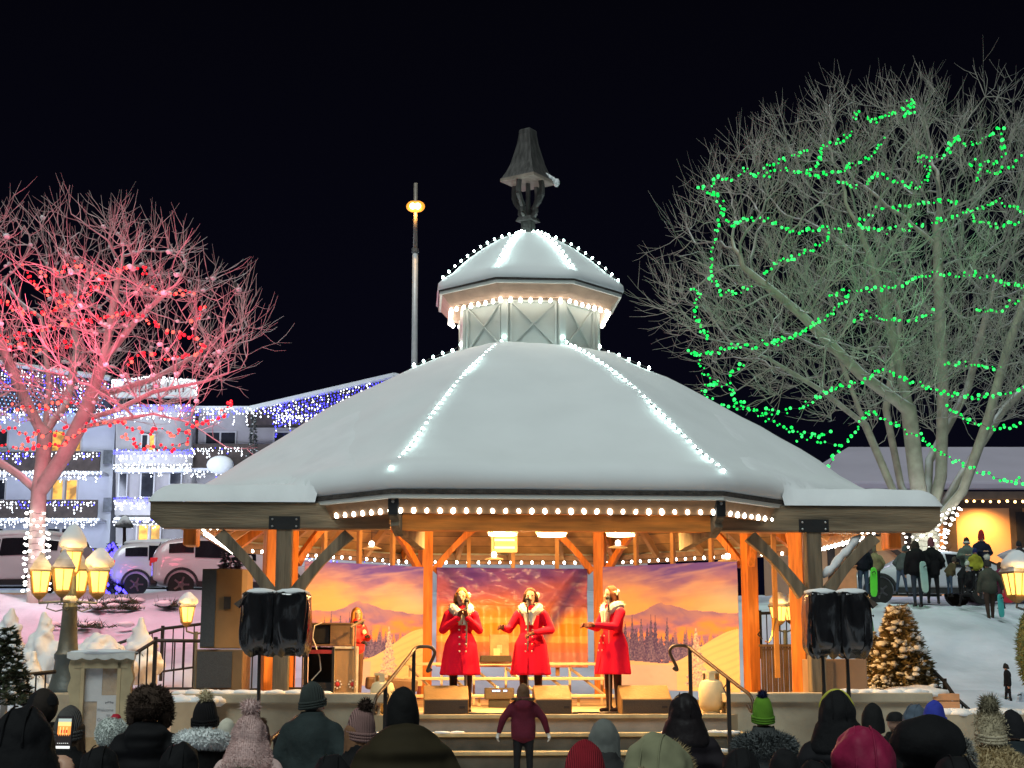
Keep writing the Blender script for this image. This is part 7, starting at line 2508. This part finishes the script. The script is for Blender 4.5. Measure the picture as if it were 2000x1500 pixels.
o, h = crowd('woman in a fuzzy cream hat with a big pompom and a shaggy beige coat', 1934, 1386, 9.3, .04, coatm=K((.42, .32, .18), .95), coat=(.42, .32, .18), bulk=1.18); beanie(h, K((.42, .36, .24), .95), K((.46, .40, .28), .95), pom=K((.16, .14, .09), .95), pomr=.085, fuzzy=.018, tall=.01)
mb = MB(); fur(mb, ell_pts(h['V'](0, -.02, 1.30), (.27, .21, .20), 4500), .035, .006); fur(mb, ell_pts(h['V'](0, -.0, 1.47), (.14, .13, .08), 1500), .03, .006); part('fleece', mb.mesh('fleece', K((.46, .36, .20), .95), None), o)
o, h = crowd('dark coated person at the right edge behind the beige coat', 1980, 1391, 11, .02, face=.2, coat=(.015, .022, .026)); beanie(h, K((.010, .010, .012)))
o, h = crowd('person whose sage fur hood just shows at the bottom left', 470, 1484, 6, .06, coat=(.15, .15, .10)); hood(h, K((.17, .16, .10)), trim=K((.24, .21, .13)), fuzzy=.02, r=(.19, .17, .16))
o, h = crowd('person in a round black hat at the bottom edge beside the crimson hood', 1534, 1470, 7, .02, coat=BLK); beanie(h, K((.008, .008, .009)))
# ---- phone held up at the left
p0 = at(126, 1432, 6.75)
o = thing('mobile_phone', 'phone held up with the bright bandstand on its screen', 'phone', p0, -.12)
MB().box((0, 0, 0), (.074, .009, .150), rx=-.1).build('body', M['black'], o, bevel=.004)
SC = [glow('screen_dark', (.03, .02, .02), .5), glow('screen_roof', (.42, .5, .46), 1), glow('screen_orange', (1, .32, .06), 1.2), glow('screen_yellow', (1, .62, .22), 1.3), glow('screen_white', (.95, .95, .9), 1.1), glow('screen_red', (.6, .05, .03), 1)]
sm_ = MB()
def sq(x0, z0, x1, z1, k, y=-.0062):
    sm_.k = k; sm_.quad((x0, y, z0), (x1, y, z0), (x1, y, z1), (x0, y, z1))
sq(-.034, -.070, .034, .070, 0)
sq(-.030, .048, .030, .062, 1, -.0066); sq(-.030, .030, .030, .048, 3, -.0066); sq(-.030, -.012, .030, .030, 2, -.0066)
for x in (-.018, -.004, .012):
    sq(x - .002, -.008, x + .002, .026, 3, -.0069)
for x in (-.012, .0, .012):
    sq(x - .003, .0, x + .003, .014, 5, -.0071)
for k in range(7):
    sq(-.03 + k * .009, -.018 - .006 * (k % 2), -.024 + k * .009, -.006, 0, -.0072)
for k in range(6):
    sq(-.026 + k * .009, -.045, -.022 + k * .009, -.042, 4, -.0066)
sq(-.032, -.066, .032, -.055, 4, -.0066)
so = part('screen', sm_.mesh('screen', SC), o, rot=(-.1, 0, 0))
# the hand that holds it
# ---- the performers
FUR = K((.72, .66, .54), .95)
REDC = mat('scarlet_wool', (.80, .004, .028), .9, var=.08, scale=4, bump=.12, bscale=60, spec=.2)
GLV = K((.16, .055, .03))
STK = cloth((.05, .025, .018), .6)
def singer(label, px, py, w, face, arms, head, hm_, tilt=0, hairlen=.12, walk=0):
    g = gat(px, 1300, w)
    p = GM @ Vector((g.x, g.y, FLOOR))
    H = at(px, py, p.y).z - FLOOR
    o, h = person(label, p, face, H - .015, arms=arms, head=head, tilt=tilt, coatm=REDC, coatlen=.92, flare=.07, glove=GLV, collar=FUR, legs=STK, boots=K((.03, .016, .012), .4), voxel=.013, bulk=.90, group='singers in red coats on the stage', walk=walk)
    hair(h, hm_, hairlen)
    mb = MB()
    for i in range(4):
        for k in (-1, 1):
            mb.ball(h['V'](k * .045, .165 + .02 * i, 1.16 - .10 * i), .012, 8, 6, s=(1, .5, 1))
    part('buttons', mb.mesh('buttons', K((.7, .45, .35), .4), True), o)
    # coat front edge
    mb = MB(); mb.tube([h['V'](.012, .148, 1.26), h['V'](.012, .150, 1.08), h['V'](.012, .2, .8), h['V'](.012, .262, .55)], .007, 6); part('coat_edge', mb.mesh('coat_edge', REDC, True), o)
    mb = MB()
    for k in range(5):
        mb.ball(h['hv'](-.10 - .015 * math.sin(k * 1.3), -.03 + .012 * k - .03, .03 + .026 * math.cos(k * 1.26)), .017, 8, 6, nz=.2, seed=k)
    part('hair_flower', mb.mesh('hair_flower', K((.78, .66, .48)), True), o)
    return o, h
singer('singer in a red coat holding both gloved hands up to her collar', 900, 1147, 4.12, PI + .15, ('chest', 'chest'), -.15, K((.30, .12, .03)), hairlen=.06)
singer('singer in a red coat in the middle with one arm held out', 1037, 1147, 4.12, PI - .15, ('across', 'out'), .1, K((.07, .025, .012)), hairlen=.03)
singer('singer in a red coat turned to the left, hands reaching out', 1198, 1143, 4.12, PI - 1.0, ('give', 'give'), -.1, K((.10, .03, .015)), hairlen=.14)
g = gat(693, 1300, 2.7)
p = GM @ Vector((g.x, g.y, FLOOR + .10))
H = at(693, 1187, p.y).z - p.z
o, h = person('woman in a short red jacket with long fair hair at the lectern', p, PI + .75, H, arms=('front', 'across'), coatm=mat('red_jacket', (.55, .012, .012), .55, var=.1, scale=5), coatlen=.60, head=-.25, group='singers in red coats on the stage', legs=cloth((.10, .05, .03)), glove=K((.02, .015, .015)), voxel=.014, bulk=.92)
hair(h, K((.50, .20, .04)), .20, cut=.95)
mb = MB(); mb.ball(h['V'](-.09, .155, 1.30), .035, 12, 6, s=(1, .4, 1)); part('badge', mb.mesh('badge', K((.8, .7, .5)), True), o)
mb = MB(); cap(mb, h['V'](-.06, .09, 1.46), .035, h['V'](.06, .09, 1.46), .035); part('scarf', mb.mesh('scarf', K((.02, .02, .025)), True), o)
# ---- people on the sledding slope
def hill(label, px, pyfoot, pytop, Y, face, **kw):
    p = at(px, pyfoot, Y)
    H = at(px, pytop, Y).z - p.z
    kw.setdefault('group', 'people on the sledding slope')
    return person(label, p, face, max(.8, H), voxel=.024, lod=0, **kw)
JEAN = cloth((.05, .075, .12))
o, h = hill('person in a dark jacket and jeans beside a bright green sled', 1688, 1172, 1058, 36.6, .2, coat=(.008, .010, .016), legs=JEAN, arms=('down', 'down')); hair(h, K((.02, .015, .01)), .1)
o, h = hill('person in an olive jacket behind the one in jeans', 1712, 1164, 1068, 38.2, -.3, coat=(.20, .18, .09)); beanie(h, K((.10, .09, .06)))
o, h = hill('person in a grey coat bending at the left of the dark pair', 1762, 1164, 1066, 38, -.9, coat=(.07, .085, .085), legs=JEAN, lean=.35, walk=.7); beanie(h, K((.05, .07, .07)))
o, h = hill('large person in a black jacket standing with the back turned', 1794, 1186, 1056, 36.2, .1, coat=(.006, .006, .007), legs=cloth((.025, .035, .05)), bulk=1.22, arms=('down', 'pocket'), walk=.35); hair(h, K((.03, .025, .02)), .12)
o, h = hill('person in a long black coat right beside the large one', 1824, 1180, 1054, 36.4, -.4, coat=(.006, .006, .007), walk=.7, coatlen=.75); beanie(h, K((.16, .05, .06)), tall=.03)
o, h = hill('person in a brown jacket crouched by the trunk', 1856, 1166, 1088, 37.4, -1.2, coat=(.08, .06, .03), lean=.4, legs=JEAN); beanie(h, K((.06, .05, .04)))
o, h = hill('child in a pale hat bent over at the sled', 1878, 1172, 1096, 36.6, -1.3, coat=(.010, .010, .012), lean=.5); beanie(h, K((.5, .52, .45)), pom=K((.5, .52, .45)), pomr=.05)
o, h = hill('person in a grey green coat and white face mask', 1893, 1160, 1052, 37.6, PI - .2, coat=(.10, .13, .11), arms=('front', 'front'), bulk=1.1); beanie(h, K((.015, .015, .015)), K((.55, .56, .5)))
o, h = hill('person in navy with a pointed red hat', 1922, 1158, 1043, 37.8, PI + .1, coat=(.010, .012, .03), arms=('front', 'front'), bulk=1.15); beanie(h, K((.30, .02, .025)), tall=.09)
o, h = hill('small child in a navy hat and yellow striped jacket between the two adults', 1908, 1156, 1072, 37.0, PI, coat=(.30, .30, .03)); beanie(h, K((.02, .025, .12)))
o, h = hill('person sitting on the snow in a black and grey snowsuit', 1896, 1186, 1108, 36.3, 1.2, coat=(.008, .008, .010), sit=True, bulk=1.3); beanie(h, K((.20, .20, .21)), K((.45, .45, .44)))
o, h = hill('walking person in brown trousers and a grey jacket with a white pompom hat', 1936, 1220, 1094, 35.2, .15, coat=(.055, .06, .045), legs=cloth((.045, .03, .022)), walk=.6, arms=('down', 'wide'), bulk=1.1); beanie(h, K((.03, .03, .028)), pom=K((.62, .64, .58)), pomr=.10)
o, h = hill('child in a maroon coat behind the walking person', 1958, 1190, 1098, 36.2, .6, coat=(.13, .015, .05), legs=cloth((.08, .03, .05))); hair(h, K((.06, .03, .02)), .12)
o, h = hill('dark figure cut by the right edge above the lantern', 1996, 1150, 1058, 37, .3, coat=(.02, .02, .025)); beanie(h, K((.015, .015, .02)))
o, h = hill('small boy in black walking left at the foot of the slope', 1971, 1386, 1298, 27.5, PI / 2, coat=(.007, .007, .008), walk=.5, arms=('down', 'down'), group='people on the sledding slope'); beanie(h, K((.020, .018, .016)), K((.020, .018, .016)))
def sled(label, px, pyb, pyt, Y, wpx, col, tilt, rz):
    a, b = at(px, pyb, Y), at(px, pyt, Y)
    Hh = b.z - a.z
    w = abs(at(px + wpx, pyb, Y).x - a.x) / 2
    o = thing('sled', label, 'sled', a, rz, 'plastic sleds and boards')
    n = 14
    P = []
    for k in range(n):
        t = 2 * PI * k / n
        P.append((math.copysign(abs(math.cos(t)) ** .6, math.cos(t)) * w, Hh / 2 + math.copysign(abs(math.sin(t)) ** .5, math.sin(t)) * Hh / 2))
    MB().prism(P, .05, Matrix.Rotation(tilt, 4, 'Y')).build('deck', mat('sled_plastic', col, .4, var=.06), o, bevel=.015)
    MB().tube([(-w * .5, -.04, Hh * .8), (0, -.09, Hh * .86), (w * .5, -.04, Hh * .8)], .012, 5).build('handle', M['cable'], o)
sled('bright green foam sled held upright', 1707, 1166, 1108, 36.3, 15, (.12, .75, .05), .03, .2)
sled('turquoise foam board carried by the walking person', 1957, 1206, 1160, 35, 14, (.06, .42, .40), -.05, .5)
sled('pale green board leaning between the two dark figures', 1808, 1158, 1096, 35.9, 16, (.35, .55, .48), -.06, .3)
sled('green sled stuck in the snow behind the right bagged speaker', 1701, 1238, 1196, 29, 18, (.05, .38, .03), -.15, .6)
sled('pale sled dragged by the small boy', 1990, 1390, 1350, 27.3, 18, (.45, .52, .6), .3, .4)
sled('red disc sled beside the right lantern', 1970, 1178, 1148, 36, 26, (.55, .03, .05), 0, .3)
